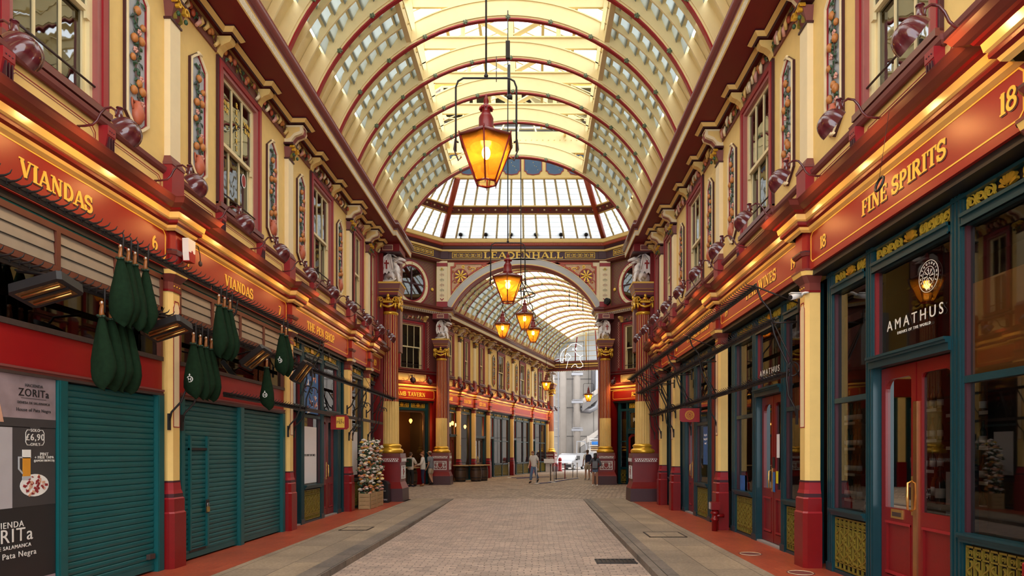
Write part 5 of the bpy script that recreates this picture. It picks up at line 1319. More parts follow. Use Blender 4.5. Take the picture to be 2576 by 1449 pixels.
for k in range(8):
    a, b = UP[k], UP[(k + 1) % 8]; m.add([(*a, 16.5), (*b, 16.5), cen], [(0, 1, 2)], 'glass_frosted'); m.tube([(*a, 16.5), cen], .06, 'cream', 5)
o = place(m, num('window'), WORLD)
for i in range(6):
    x = (-2.5 + i) * 1.31; r = thing('floodlight', 'small dark uplighter on the far drum cornice, %s from the left' % ORD[i], 'floodlight', OF, x, -.22, 12.86, 'drum uplighters')
    m = MB(); m.lathe([(.05, .10), (.12, .16), (.15, .24), (.14, .26)], (0, 0, 0), 'near_black', 14); m.lathe([(.001, .235), (.12, .235)], (0, 0, 0), 'panel_grey', 14, False); m.build('dish', r)
    m = MB(); m.tube([(0, 0, 0), (0, 0, .1)], .02, 'iron', 6); m.box(-.05, .05, -.04, .04, 0, .02, 'iron'); m.build('stand', r)

# ------------------------------------------------------------------ vaults
class Sec:
    def __init__(s, x, y, deg): s.o = Vector((x, y)); s.a = R(deg)
    def p(s, u, z, v=0.): return (s.o.x + u * cos(s.a) - v * sin(s.a), s.o.y + u * sin(s.a) + v * cos(s.a), z)
def secpt(S, th, r, z0): return S.p(r * sin(th), z0 + r * cos(th))
TH0, TH1, TH2 = R(68.5), R(57), R(30)
def lerp(a, b, t): return Vector(a) + (Vector(b) - Vector(a)) * t
def arcpts(r, z0, t0, t1, n): return [(r * sin(t0 + (t1 - t0) * i / n), z0 + r * cos(t0 + (t1 - t0) * i / n)) for i in range(n + 1)]
def rib_meshes(z0, tie, thick=.04, deep=.46, R0=4.30):
    a = MB(); T = R(70)
    a.ribbon(arcpts(R0 + deep / 2, z0, -T, T, 44), deep, -thick, thick, 'cream_roof')
    a.ribbon(arcpts(R0 + .085, z0, -T, T, 44), .035, -thick - .03, thick + .03, 'cream_roof')
    a.ribbon(arcpts(R0 + deep, z0, -T, T, 44), .03, -thick - .02, thick + .02, 'cream_roof')
    rd = MB(); rd.ribbon(arcpts(R0 + .010, z0, -T, T, 44), .034, -thick - .008, thick + .008, 'red_line')
    out = [('arch_rib', a), ('red_soffit_line', rd)]
    if tie:
        zt = z0 + R0 + .30
        b = MB(); b.box(-2.35, 2.35, -thick * .9, thick * .9, zt - .02, zt + .28, 'cream_roof'); b.box(-2.35, 2.35, -thick - .03, thick + .03, zt + .25, zt + .29, 'cream_roof')
        b.box(-1.35, 1.35, -thick * .8, thick * .8, zt - .25, zt, 'cream_roof')
        for s in (-1, 1): b.prism([(s * 2.15, z0 + 3.75), (s * 2.42, z0 + 3.6), (s * 2.50, zt + .3), (s * 2.30, zt + .3)][::s], -thick - .02, thick + .02, 'cream_roof')
        k = MB(); rz = zt + 1.30
        k.box(-.07, .07, -.06, .06, zt + .28, rz, 'cream_roof')
        for s in (-1, 1):
            k.tube([(s * .08, 0, zt + .32), (s * .95, 0, rz - .50)], .075, 'cream_roof', 4, smooth=False)
            k.tube([(s * 2.45, 0, zt + .28), (0, 0, rz)], .085, 'cream_roof', 4, smooth=False)
            k.tube([(s * 1.25, 0, zt + .28), (s * 1.25, 0, rz - .66)], .06, 'cream_roof', 4, smooth=False)
        out += [('tie_beam', b), ('king_post_truss', k)]
    return [(n, m.mesh(n)) for n, m in out]
bo = MB(); bo.sph((0, 0, 0), (.035, .025, .035), 'rose_boss', 8, 5)
for q in range(5): bo.sph((.04 * cos(q * 1.2566), 0, .04 * sin(q * 1.2566)), (.024, .016, .024), 'rose_boss', 6, 4)
BOSS = bo.mesh('boss')
def place_rib(S, meshes, label, group, z0, R0=4.30, boss=True, thick=.07):
    r = bpy.data.objects.new('roof_rib', None); COL.objects.link(r); r.location = (S.o.x, S.o.y, 0); r.rotation_euler = (0, 0, S.a); tag(r, label, 'roof rib', group)
    inst(r, meshes)
    if boss:
        for k in range(-4, 5):
            t = R(k * 13.5 + 0); part_me(r, 'boss', BOSS, ((R0 + .01) * sin(t), -thick - .05, z0 + (R0 + .01) * cos(t)))
    return r
def deck(secs, z0, name, top, RD=4.64):
    """boarding between the ribs: solid at the foot, stepped glass above"""
    m = MB(); n = 6
    for A, B in zip(secs, secs[1:]):
        for s in (-1, 1):
            for i in range(n):
                a = TH0 + (TH1 - TH0) * i / n; b = TH0 + (TH1 - TH0) * (i + 1) / n
                m.add([secpt(A, s * a, RD, z0), secpt(B, s * a, RD, z0), secpt(B, s * b, RD, z0), secpt(A, s * b, RD, z0)], [(0, 1, 2, 3)], 'cream_roof')
        if top:
            for i in range(12):
                a = -TH2 + 2 * TH2 * i / 12; b = -TH2 + 2 * TH2 * (i + 1) / 12
                m.add([secpt(A, a, RD, z0), secpt(B, a, RD, z0), secpt(B, b, RD, z0), secpt(A, b, RD, z0)], [(0, 1, 2, 3)], 'cream_roof')
    place(m, name, WORLD)
def louvre(A, B, s, z0, label, ns=7, nr=2, RD=4.60, TH2=TH2):
    r = bpy.data.objects.new(num('window'), None); COL.objects.link(r); r['kind'] = 'structure'; r['label'] = label
    raf = MB(); sl = MB(); gl = MB()
    for j in range(0, nr + 2):
        t = j / (nr + 1)
        dd = (Vector(secpt(B, 0, 1, z0)) - Vector(secpt(A, 0, 1, z0))).normalized() * .022; dp = .13 if 0 < j <= nr else .10
        vs = []
        for i in range(13):
            a = TH0 + (TH2 - TH0) * i / 12
            lo_ = lerp(secpt(A, s * a, RD - dp, z0), secpt(B, s * a, RD - dp, z0), t); hi_ = lerp(secpt(A, s * a, RD + .03, z0), secpt(B, s * a, RD + .03, z0), t)
            vs += [lo_ - dd, lo_ + dd, hi_ + dd, hi_ - dd]
        raf.add(vs, [(4 * i + q, 4 * i + (q + 1) % 4, 4 * i + 4 + (q + 1) % 4, 4 * i + 4 + q) for i in range(12) for q in range(4)], 'cream_roof')
    for i in range(ns):
        a = TH1 + (TH2 - TH1) * i / ns; b = TH1 + (TH2 - TH1) * (i + 1) / ns
        pa, pb = (RD * sin(a), z0 + RD * cos(a)), (RD * sin(b), z0 + RD * cos(b))
        q = lambda S_, u, z: S_.p(s * u, z)
        # upright glass, then a level board running inwards at its head
        ca, sa = cos((a + b) / 2), sin((a + b) / 2)
        p_in = (pa[0] - .05 * sa, pa[1] - .05 * ca); p_out = (pb[0] + .06 * sa, pb[1] + .06 * ca)
        gl.add([q(A, *p_in), q(B, *p_in), q(B, *p_out), q(A, *p_out)], [(0, 1, 2, 3)], 'glass_grey')
        for (u0, u1, zz, h) in ((pb[0] + .07 * sa, pb[0] - .06 * sa, pb[1] + .02, .03),):
            v = [q(A, u0, zz), q(B, u0, zz), q(B, u1, zz), q(A, u1, zz)]; w = [(x, y, z + h) for x, y, z in v]
            sl.hexa(v, w, 'cream_roof')
    gl.build('pane', r); sl.build('glazing_slats', r); raf.build('rafters', r)
NZ = 7.65
YS = [22.2, 19.85, 18.2, 16.65, 15.1, 13.55, 12.0, 10.45, 8.9, 7.35, 5.8, 4.25, 2.7, 1.15, -.4, -1.6]
NS = [Sec(CX, y, 0) for y in YS]
RM = rib_meshes(NZ, True); RE = rib_meshes(NZ, False, .07, .50)
for i, S in enumerate(NS):
    place_rib(S, RE if i == 0 else RM, ('broad cream end arch of the near hall facing the crossing' if i == 0 else 'cream arched roof rib with red edge in the near hall, %s from the crossing' % ORD[i]), 'near hall roof ribs', NZ, thick=.07 if i == 0 else .04)
deck(NS, NZ, 'ceiling', False)
for i in range(len(NS) - 1):
    for s in (-1, 1): louvre(NS[i], NS[i + 1], s, NZ, 'stepped roof glazing of the near hall, %s side, %s bay from the crossing' % ('left' if s < 0 else 'right', ORD[i]))
# raised skylight along the crown
m = MB(); g2 = MB(); zt = NZ + 4.6
for s in (-1, 1):
    m.box(CX + s * 2.28, CX + s * 2.40, -1.6, 22.3, NZ + 3.72, NZ + 3.98, 'cream_roof'); m.box(CX + s * 2.36, CX + s * 2.5, -1.6, 22.6, zt + .12, zt + .28, 'cream_roof')
    g2.add([(CX + s * 2.40, -1.6, NZ + 3.9), (CX + s * 2.40, 22.3, NZ + 3.9), (CX + s * 2.44, 22.3, zt + .2), (CX + s * 2.44, -1.6, zt + .2)], [(0, 1, 2, 3)], 'glass_roof')
    g2.add([(CX + s * 2.5, -1.6, zt + .3), (CX + s * 2.5, 22.6, zt + .3), (CX, 22.6, zt + 1.38), (CX, -1.6, zt + 1.38)], [(0, 1, 2, 3)], 'glass_roof')
    for u in (.33, .66): m.box(CX + s * 2.5 * (1 - u) - .04, CX + s * 2.5 * (1 - u) + .04, -1.6, 22.5, zt + .25 + u * 1.08 - .08, zt + .25 + u * 1.08, 'cream_roof')
    y = -1.4
    while y < 22.4: m.tube([(CX + s * 2.5, y, zt + .31), (CX, y, zt + 1.37)], .02, 'cream_roof', 4); y += .52
m.box(CX - .06, CX + .06, -1.6, 22.6, zt + 1.2, zt + 1.36, 'cream_roof')
m.box(CX - 2.9, CX + 2.9, 22.35, 22.5, zt - .05, zt + .45, 'cream_roof')
for k in range(28): m.sph((CX - 2.7 + k * .2, 22.34, zt + .40), .022, 'cream_roof', 5, 4); 
m.box(CX - 4.6, CX + 4.6, 22.36, 22.5, zt + .45, zt + .7, 'cream_roof')
place(m, 'ceiling_skylight_frame', WORLD); place(g2, num('window'), WORLD)
for s, nm in ((-1, 'left'), (1, 'right')):
    m = MB()
    for px, pz, rr in ((2.2, 12.05, .26), (2.9, 11.75, .32), (3.45, 11.2, .28), (3.9, 10.6, .2), (1.6, 12.2, .15)):
        m.ribbon([(s * x, z) for x, z in spiral(px, pz, rr, .03, 0, 500, 22)], .045, -.03, .03, 'cream'); m.sph((s * px, 0, pz), .05, 'gold_flat', 6, 4)
    m.ribbon([(s * x, z) for x, z in ((1.2, 12.3), (2.5, 12.2), (3.4, 11.7), (4.1, 10.8), (4.4, 9.8))], .06, -.03, .03, 'cream')
    one('arch_scrollwork', m, 'pierced cream scrollwork over the %s shoulder of the near hall\'s end arch' % nm, 'scrollwork', WORLD, CX, 22.45, 0, 'end arch scrollwork')

# far arm vault: fans round a pivot, then runs straight
PIV = Vector((CX + 4.0, 33.6)); TA = FA - 90
FS = []
for k in range(4):
    a = TA * k / 3; FS.append(Sec(PIV.x - 4.0 * cos(R(a)), PIV.y - 4.0 * sin(R(a)), a))
base = FS[-1]
for j in range(1, 14): q = base.p(0, 0, 1.45 * j); FS.append(Sec(q[0], q[1], TA))
def added_crown_glass(A, B, z0, label, RD=4.42):  # glazing added over the crown to let daylight into the dim vault
    r = bpy.data.objects.new(num('window'), None); COL.objects.link(r); r['kind'] = 'structure'; r['label'] = label; gl = MB(); bars = MB(); n = 10
    for i in range(n):
        a = -TH2 + 2 * TH2 * i / n; b = -TH2 + 2 * TH2 * (i + 1) / n
        gl.add([secpt(A, a, RD, z0), secpt(B, a, RD, z0), secpt(B, b, RD, z0), secpt(A, b, RD, z0)], [(0, 1, 2, 3)], 'glass_milky')
        bars.tube([secpt(A, a, RD - .02, z0), secpt(B, a, RD - .02, z0)], .022, 'cream_roof', 4)
    gl.build('pane', r); bars.build('glazing_bars', r)
FM = rib_meshes(FZ0, False, .03, .20)
for i, S in enumerate(FS[1:]): place_rib(S, FM, 'cream arched roof rib with red edge in the far arm, %s from the crossing' % ORD[i], 'far arm roof ribs', FZ0, boss=i < 6, thick=.05)
deck(FS, FZ0, 'ceiling_far_arm', False, 4.44)
for i in range(len(FS) - 1):
    added_crown_glass(FS[i], FS[i + 1], FZ0, 'added milky crown glazing that lights the far arm, %s bay' % ORD[i])
    for s in (-1, 1): louvre(FS[i], FS[i + 1], s, FZ0, 'stepped roof glazing of the far arm, %s side, %s bay' % ('left' if s < 0 else 'right', ORD[i]), 6, 1, 4.40)
# right wall of the far arm
FE = FS[-1]; V = Frame(base.o.x, base.o.y, TA); LEN = 1.45 * 13
m = MB()
m.box(4.7, 5.0, 1.3, LEN, 5.2, 9.3, 'cream'); m.box(4.6, 5.0, 1.3, LEN, 4.3, 5.2, 'red_fascia'); m.box(4.75, 5.0, 1.3, LEN, 0, 4.3, 'teal_dark'); m.box(4.0, 4.8, 1.3, LEN, 8.85, 9.2, 'brown_maroon')
for k in range(6): m.box(4.5, 4.75, k * 3.4 + 1.4, k * 3.4 + 1.8, 0, 4.3, 'cream')
place(m, 'wall_far_arm_right', V)
# end screen of the far arm
m = MB()
m.box(-4.9, 4.9, LEN - .1, LEN + .3, 8.55, 9.2, 'brown_maroon'); m.box(-4.9, 4.9, LEN - .25, LEN + .3, 9.12, 9.28, 'mauve'); m.box(-4.9, 4.9, LEN - .18, LEN, 8.95, 9.08, 'cream_glossy'); m.box(-4.9, 4.9, LEN - .2, LEN, 8.50, 8.58, 'red_deep'); m.box(-4.9, 4.9, LEN - .14, LEN, 8.78, 8.84, 'cream')
for k in range(60): m.box(-4.8 + k * .16, -4.72 + k * .16, LEN - .16, LEN, 8.44, 8.50, 'pattern_pale')
place(m, num('trim'), V)
r = bpy.data.objects.new(num('window'), None); COL.objects.link(r); r.location = V.w(0, LEN); r.rotation_euler = (0, 0, V.a); r['kind'] = 'structure'; r['label'] = 'glazed fan screen closing the far arm above its beam'
mm = MB(); gg = MB()
for k in range(-4, 5):
    x = k * .95; zz = FZ0 + math.sqrt(4.35 ** 2 - x * x); lean = -.9
    mm.tube([(x, 0, 9.25), (x * .92, lean * .55, 9.25 + (zz - 9.25) * .6), (x * .8, lean, zz)], .05, 'red_line' if k % 2 == 0 else 'cream', 5)
for i in range(6):
    z0_, z1_ = 9.25 + i * .40, 9.65 + i * .40
    w = math.sqrt(max(.1, 4.35 ** 2 - (z0_ - FZ0) ** 2)); w1 = math.sqrt(max(.1, 4.35 ** 2 - (min(z1_, 11.5) - FZ0) ** 2)); 
    gg.add([(-w, .02 - i * .15, z0_), (w, .02 - i * .15, z0_), (w1, -.13 - i * .15, z1_), (-w1, -.13 - i * .15, z1_)], [(0, 1, 2, 3)], 'glass_frosted')
    mm.tube([(-w, -.02 - i * .15, z0_), (w, -.02 - i * .15, z0_)], .018, 'cream', 4)
gg.build('pane', r); mm.build('glazing_bars', r)
q = V.w(-4.15, LEN + .35)
rr_ = thing('dragon_column', 'fluted red and cream column at the far end of the far arm', 'column', WORLD, q[0], q[1], 0, 'fluted columns', V.a); inst(rr_, COLP)
inst(thing('dragon_statue', 'silver dragon on the column at the far end of the far arm', 'dragon statue', WORLD, q[0], q[1], 7.49, 'silver dragons', V.a), DRG)
# ------------------------------------------------------------------ butcher's front on the left: shutters, hood, banners
def hood(d0, d1, label, nv):
    c = (d0 + d1) / 2; h = (d1 - d0) / 2
    r = thing('shop_hood', label, 'shop hood', LW, c, .0, 0, 'shop hoods over the green shutters')
    f = MB(); f.box(-h, h, -.02, .1, 4.24, 4.33, 'teal_bright'); f.box(-h, h, -.03, .1, 4.17, 4.24, 'rust_frame'); f.box(-h, h, -.03, .1, 3.71, 3.78, 'rust_frame')
    f.box(-h, h, -.04, .1, 3.00, 3.06, 'iron_rust'); f.box(-h, -h + .05, -.03, .1, 3.06, 4.2, 'rust_frame'); f.box(h - .05, h, -.03, .1, 3.06, 4.2, 'rust_frame')
    for k in range(1, nv): x = -h + 2 * h * k / nv; f.box(x - .03, x + .03, -.03, .08, 3.78, 4.18, 'rust_frame')
    f.build('frame', r)
    for k in range(nv):
        x0 = -h + 2 * h * k / nv + .04; x1 = -h + 2 * h * (k + 1) / nv - .04; m = MB()
        for q in range(3):
            z = 3.79 + q * .128
            m.hexa([(x0, -.012, z), (x1, -.012, z), (x1, .0, z), (x0, .0, z)], [(x0, .0, z + .126), (x1, .0, z + .126), (x1, .02, z + .126), (x0, .02, z + .126)], 'grey_louvre')
            m.box(x0, x1, -.014, -.005, z - .003, z + .003, 'near_black')
        m.box(x0, x1, .04, .08, 3.78, 4.18, 'near_black'); m.build('louvre', r)
    m = MB(); m.box(-h + .05, h - .05, .03, .035, 3.06, 3.71, 'glass_shop'); m.build('pane', r)
    m = MB(); m.box(-h + .05, h - .05, .25, .29, 3.0, 3.75, 'hood_dim'); m.build('backing', r)  # dull board added behind the glass, its tone imitates a grey reflection
    m = MB(); m.box(-h, h, -.015, .06, 2.58, 3.0, 'sign_red'); m.build('red_band', r)
    m = MB(); m.box(-h, h, -.05, .1, 2.50, 2.53, 'iron_rust'); m.box(-h, h, -.04, .1, 2.53, 2.56, 'brown_maroon'); m.box(-h, h, -.055, .1, 2.56, 2.585, 'mauve'); m.build('ledge', r)
    return r
hood(5.16, 9.15, 'brown hood with louvres and red band over the shutter and beer banner', 4)
hood(9.58, 13.56, 'brown hood with louvres and red band over the double shutter', 4)
def curtain(w, z0, z1, pitch=.075):
    n = int((z1 - z0) / pitch); p = []
    for k in range(n):
        z = z0 + k * (z1 - z0) / n; d = (z1 - z0) / n
        p += [(.0, z), (-.012, z + d * .15), (-.016, z + d * .5), (-.012, z + d * .85)]
    p += [(0, z1), (.02, z1), (.02, z0)]
    m = MB(); m.prism(p, -w / 2, w / 2, 'teal_shutter', 'x'); return m
def shutter(x0, x1, label):
    c = (x0 + x1) / 2; w = x1 - x0
    r = thing('roller_shutter', label, 'roller shutter', LW, c, .02, 0, 'green roller shutters')
    curtain(w - .02, .10, 2.49).build('curtain', r)
    m = MB(); m.box(-w / 2 + .01, w / 2 - .01, -.02, .03, .03, .11, 'teal_shutter'); m.build('bottom_bar', r)
    return r
def guide(x0, x1, label, g='shutter guide posts'):
    m = MB(); w = x1 - x0; m.box(-w / 2, w / 2, -.05, .08, 0, 2.5, 'teal_shutter'); m.box(-w / 2 + .02, w / 2 - .02, -.056, -.05, 0, 2.5, 'teal_shutter')
    one('shutter_guide', m, label, 'shutter guide', LW, (x0 + x1) / 2, .0, 0, g)
guide(7.13, 7.27, 'green guide post between the beer banner and the shutter')
s1 = shutter(7.27, 9.0, 'green roller shutter beside the beer banner')
m = MB(); m.box(.68, .80, -.07, -.015, .20, .27, 'iron_rust'); m.build('lock', s1)
guide(9.0, 9.15, 'green guide post just before the first cream pilaster'); guide(9.57, 9.69, 'green guide post just past the first cream pilaster')
s2 = shutter(9.69, 11.5, 'green roller shutter with a padlocked wicket door')
m = MB(); 
for a, b in ((-.72, -.68), (-.20, -.15)): m.box(a, b, -.05, -.01, .16, 1.95, 'teal_shutter')
m.box(-.72, -.15, -.04, -.01, 1.72, 1.76, 'near_black'); m.box(-.68, -.2, -.02, -.012, .12, .16, 'near_black'); wk = m.build('wicket_door', s2)
m = MB(); m.box(-.235, -.175, -.075, -.05, .72, .80, 'brass'); m.tube([(-.225, -.06, .80), (-.225, -.06, .86), (-.185, -.06, .86), (-.185, -.06, .80)], .006, 'steel', 6); m.box(-.25, -.16, -.055, -.045, .70, .92, 'near_black'); m.build('padlock', wk)
guide(11.5, 11.66, 'green post between the two shutters under the second VIANDAS sign'); s3 = shutter(11.66, 13.42, 'plain green roller shutter beside the pen shop'); guide(13.42, 13.56, 'green guide post at the pen shop end')

LXB = lambda d: d - 6.15
r = thing('upper_banner', 'sand-coloured printed banner reading ZORITA over the beer banner', 'banner', LW, 6.15, .0, 0)
m = MB(); m.box(-.98, .97, -.02, .02, 1.96, 2.50, 'poster_sand'); m.box(-.98, .97, -.022, -.019, 1.96, 2.05, 'poster_mid'); m.build('sheet', r)
m = MB()
for a, b, q in ((6.0, 6.35, .35), (5.9, 6.42, .2)): m.prism([(LXB(a), 2.0), (LXB(b), 2.0), (LXB(b) - .05, 2.0 + q), (LXB(b) - .12, 2.45), (LXB(a), 2.45)], -.026, -.02, 'skin'); 
m.build('printed_hand', r)
for t, z, s, mt in (('HACIENDA', 2.40, .045, 'poster_mid'), ('ZORITa', 2.32, .115, 'near_black'), ('DEHESA DE SALAMANCA', 2.215, .036, 'poster_mid'), ('House of Pata Negra', 2.14, .05, 'poster_mid')): sans('print', t, s, mt, r, (LXB(6.81), -.024, z), spacing=1.1)
m = MB(); m.box(LXB(6.64), LXB(6.98), -.024, -.02, 2.262, 2.266, 'poster_mid'); m.build('rule', r)
r = thing('beer_banner', 'black printed banner with a beer mug, a ham plate and £6,90', 'banner', LW, 6.15, .0, 0)
m = MB(); m.box(-.98, .97, -.018, .02, .04, 1.955, 'poster_black'); m.build('sheet', r)
m = MB(); m.box(-.98, LXB(6.53), -.021, -.017, 1.12, 1.95, 'paper_grey'); m.box(LXB(6.53), .965, -.021, -.017, 1.12, 1.95, 'poster_mid'); m.box(-.98, .965, -.021, -.017, .06, .34, 'poster_sand'); m.build('printed_fields', r)
m = MB()
for k in range(26): m.box(LXB(6.55 + (k * .173 % .55)), LXB(6.60 + (k * .173 % .55)), -.024, -.02, .08 + (k * .31 % .2), .10 + (k * .31 % .2), 'poster_mid')
m.build('printed_roofs', r)
m = MB(); m.ribbon([(LXB(6.70), 1.80), (LXB(6.70), 1.90), (LXB(6.72), 1.93), (LXB(6.93), 1.93), (LXB(6.95), 1.90), (LXB(6.95), 1.80), (LXB(6.93), 1.77), (LXB(6.72), 1.77)], .006, -.024, -.02, 'chalk', True); m.box(LXB(6.76), LXB(6.89), -.0245, -.02, 1.90, 1.96, 'poster_mid'); m.box(LXB(6.76), LXB(6.89), -.0245, -.02, 1.74, 1.80, 'poster_mid'); m.build('price_frame', r)
for t, x, z, s in (('SOLO', 6.825, 1.925, .045), ('£6,90', 6.825, 1.85, .10), ('ONLY', 6.825, 1.775, .045), ('PINT', 6.95, 1.67, .05), ('+ FREE TAPA', 6.95, 1.635, .042), ('(JAMON IBERICO)', 6.95, 1.60, .032),
                   ('HACIENDA', 6.42, .945, .09), ('ZORITa', 6.42, .83, .20), ('DEHESA DE SALAMANCA', 6.42, .715, .055), ('House of Pata Negra', 6.42, .63, .085)): sans('print', t, s, 'chalk', r, (LXB(x), -.0255, z), spacing=1.15)
m = MB(); m.box(LXB(6.66), LXB(6.76), -.026, -.02, 1.44, 1.64, 'beer'); m.box(LXB(6.655), LXB(6.765), -.026, -.02, 1.63, 1.72, 'white_paint'); m.box(LXB(6.655), LXB(6.765), -.026, -.02, 1.40, 1.44, 'panel_grey'); m.ribbon([(LXB(6.66), 1.64), (LXB(6.61), 1.64), (LXB(6.61), 1.52), (LXB(6.66), 1.47)], .016, -.026, -.02, 'panel_grey'); m.build('printed_mug', r)
m = MB(); m.prism(arc(LXB(6.82), 1.34, .195, .12, 0, 360, 24)[:-1], -.024, -.02, 'white_paint')
rr = random.Random(5)
for k in range(34): a = rr.uniform(0, 6.28); q = rr.uniform(.2, .9); m.ribbon([(LXB(6.82) + .17 * q * cos(a), 1.34 + .10 * q * sin(a)), (LXB(6.82) + .17 * q * cos(a) + rr.uniform(-.04, .04), 1.34 + .10 * q * sin(a) + rr.uniform(-.03, .03))], .024, -.028 - k * .0001, -.02, 'ham_slice' if k % 3 else 'skin')
m.build('printed_ham_plate', r)

# ------------------------------------------------------------------ gooseneck shop lamps
def lamp_parts():
    a = MB(); a.tube([(0, 0, 0), (0, 0, .07)], .010, 'lamp_shade', 8); a.tube([(0, .02, .07), (0, -.06, .07), (0, -.15, .085), (0, -.20, .13), (0, -.24, .21), (0, -.29, .265), (0, -.355, .275), (0, -.405, .24), (0, -.42, .17)], .013, 'lamp_shade', 8)
    n = MB(); n.tube([(0, -.45, .09), (0, -.45, .26)], .033, 'lamp_shade', 12); n.tube([(0, -.45, .26), (0, -.45, .27)], .036, 'lamp_shade', 12); n.tube([(0, -.40, .18), (0, -.45, .18)], .012, 'lamp_shade', 6)
    s = MB(); vs = []; NU, NV = 36, 9; C0 = Vector((0, -.50, -.02)); A = Vector((0, -.80, .60)); E1 = Vector((1, 0, 0)); E2 = Vector((0, -.60, -.80))
    for i in range(NV + 1):
        t = i / NV * pi / 2
        for j in range(NU):
            ph = 2 * pi * j / NU; lob = abs(sin(3 * ph)) ** .6
            q = sin(t) ** .8 * (1 - .17 * (1 - lob) * sin(t)); hgt = .175 * cos(t) * (1 + .10 * lob)
            vs.append(C0 + E1 * (.155 * q * cos(ph)) + E2 * (.180 * q * sin(ph)) + A * (hgt * .92))
    fs = [(i * NU + j, (i + 1) * NU + j, (i + 1) * NU + (j + 1) % NU, i * NU + (j + 1) % NU) for i in range(NV) for j in range(NU)]
    s.add(vs, fs, 'lamp_shade', True)
    s.add([C0 + (Vector(v) - C0) * .95 for v in vs], [f[::-1] for f in fs], 'brass', True)
    b = MB(); b.sph((0, -.585, .05), (.024, .024, .024), 'bulb_warm', 8, 6)
    return [('arm', a), ('neck', n), ('shade', s), ('bulb', b)]
LAMP = [(n, m.mesh(n)) for n, m in lamp_parts()]
SPOT = bpy.data.lights.new('shop_lamp', 'SPOT'); SPOT.energy = 11.5; SPOT.color = (1, .50, .15); SPOT.spot_size = R(150); SPOT.spot_blend = .8; SPOT.shadow_soft_size = .06
SPOT2 = bpy.data.lights.new('shop_lamp_far', 'SPOT'); SPOT2.energy = 26; SPOT2.color = (1, .55, .2); SPOT2.spot_size = R(155); SPOT2.spot_blend = .8; SPOT2.shadow_soft_size = .08
def lamp(W, x, label, sp=SPOT):
    r = inst(thing('gooseneck_lamp', label, 'lamp', W, x, -.34, 5.235, 'plum gooseneck shop lamps'), LAMP)
    l = bpy.data.objects.new('lamp_light', sp); COL.objects.link(l); l.parent = r; l.location = (0, -.46, -.02); l.rotation_euler = (R(48), 0, 0)
    return r
for i in range(12): lamp(LW, 4.2 + 1.42 * i, 'plum gooseneck lamp on the left cornice, %s from the camera end' % ORD[i])
for i in range(12): lamp(RW, -(3.97 + 1.45 * i), 'plum gooseneck lamp on the right cornice, %s from the camera end' % ORD[i])
for i in range(14): lamp(FW, .8 + 1.5 * i, 'small plum gooseneck lamp in the far arm, %s from the crossing' % ORD[i], SPOT2)
for i, x in enumerate((-2.2, -1.2)): lamp(DL, x, 'plum gooseneck lamp over LAMB TAVERN, %s of two' % ('left' if i == 0 else 'right'), SPOT2)
for i, x in enumerate((1.0, 2.3)): lamp(DR, x, 'plum gooseneck lamp over the RE corner sign, %s of two' % ('left' if i == 0 else 'right'), SPOT2)

# ------------------------------------------------------------------ hexagonal lanterns
def hexr(r, z, ph=0): return [(r * cos(R(60 * k + ph)), r * sin(R(60 * k + ph)), z) for k in range(6)]
def lantern_parts(ph=30, yoke=True):
    f = MB(); T, B = hexr(.38, .56, ph), hexr(.145, 0, ph)
    for k in range(6):
        k2 = (k + 1) % 6
        f.tube([B[k], T[k]], .012, 'red_deep', 6); f.tube([B[k], B[k2]], .014, 'red_deep', 6); f.tube([T[k], T[k2]], .018, 'brown_maroon', 6)
        f.tube([(B[k][0], B[k][1], .0), (B[k][0], B[k][1], -.045)], [.01, .004], 'red_deep', 5)
        f.tube([T[k], (T[k][0] * 1.04, T[k][1] * 1.04, .60)], [.016, .008], 'red_deep', 5)
    p = MB(); T2, B2 = hexr(.375, .555, ph), hexr(.142, .005, ph)
    for k in range(6): k2 = (k + 1) % 6; p.add([B2[k], B2[k2], T2[k2], T2[k]], [(0, 1, 2, 3)], 'glass_amber')
    t = MB(); A, Cc = hexr(.385, .565, ph), hexr(.12, .68, ph)
    t.add(A + Cc, [(k, (k + 1) % 6, 6 + (k + 1) % 6, 6 + k) for k in range(6)], 'brown_maroon')
    for k in range(6): t.tube([A[k], Cc[k]], .01, 'red_deep', 5)
    c = MB(); c.lathe([(.115, .67), (.115, .72), (.098, .73), (.098, .86), (.085, .89), (.06, .93), (.055, .97), (.085, .985), (.075, 1.01), (.045, 1.03), (.03, 1.06), (.038, 1.09), (.03, 1.12), (.01, 1.17), (.001, 1.20)], (0, 0, 0), 'red_deep', 18)
    for k in range(12): c.sph((.083 * cos(k * pi / 6), .083 * sin(k * pi / 6), .985), .016, 'red_line', 5, 4)
    rf = MB(); rf.lathe([(.03, .55), (.10, .50), (.20, .475), (.215, .465)], (0, 0, 0), 'heater_glow', 20); rf.lathe([(.03, .50), (.035, .56)], (0, 0, 0), 'brass', 10)
    b = MB(); b.sph((0, 0, .40), (.058, .058, .085), 'bulb', 12, 8)
    out = [('frame', f), ('amber_glass', p), ('roof', t), ('chimney', c), ('reflector', rf), ('bulb', b)]
    if yoke:
        y = MB(); q = .405
        y.tube([(-q, 0, .42), (-q, 0, 1.28), (-q + .03, 0, 1.36), (-q + .10, 0, 1.40), (q - .10, 0, 1.40), (q - .03, 0, 1.36), (q, 0, 1.28), (q, 0, .42)], .013, 'iron', 8)
        for s in (-1, 1): y.tube([(s * q, 0, .56), (s * .37, 0, .54)], .012, 'iron', 6); y.tube([(s * q * 1.02, 0, .58), (s * q * 1.06, 0, .45), (s * .37, 0, .30), (s * .33, 0, .35)], .012, 'iron_rust', 6)
        out.append(('yoke', y))
    return [(n, m.mesh(n)) for n, m in out]
LN = lantern_parts()
LL = bpy.data.lights.new('lantern_light', 'POINT'); LL.energy = 28; LL.color = (1, .55, .18); LL.shadow_soft_size = .07
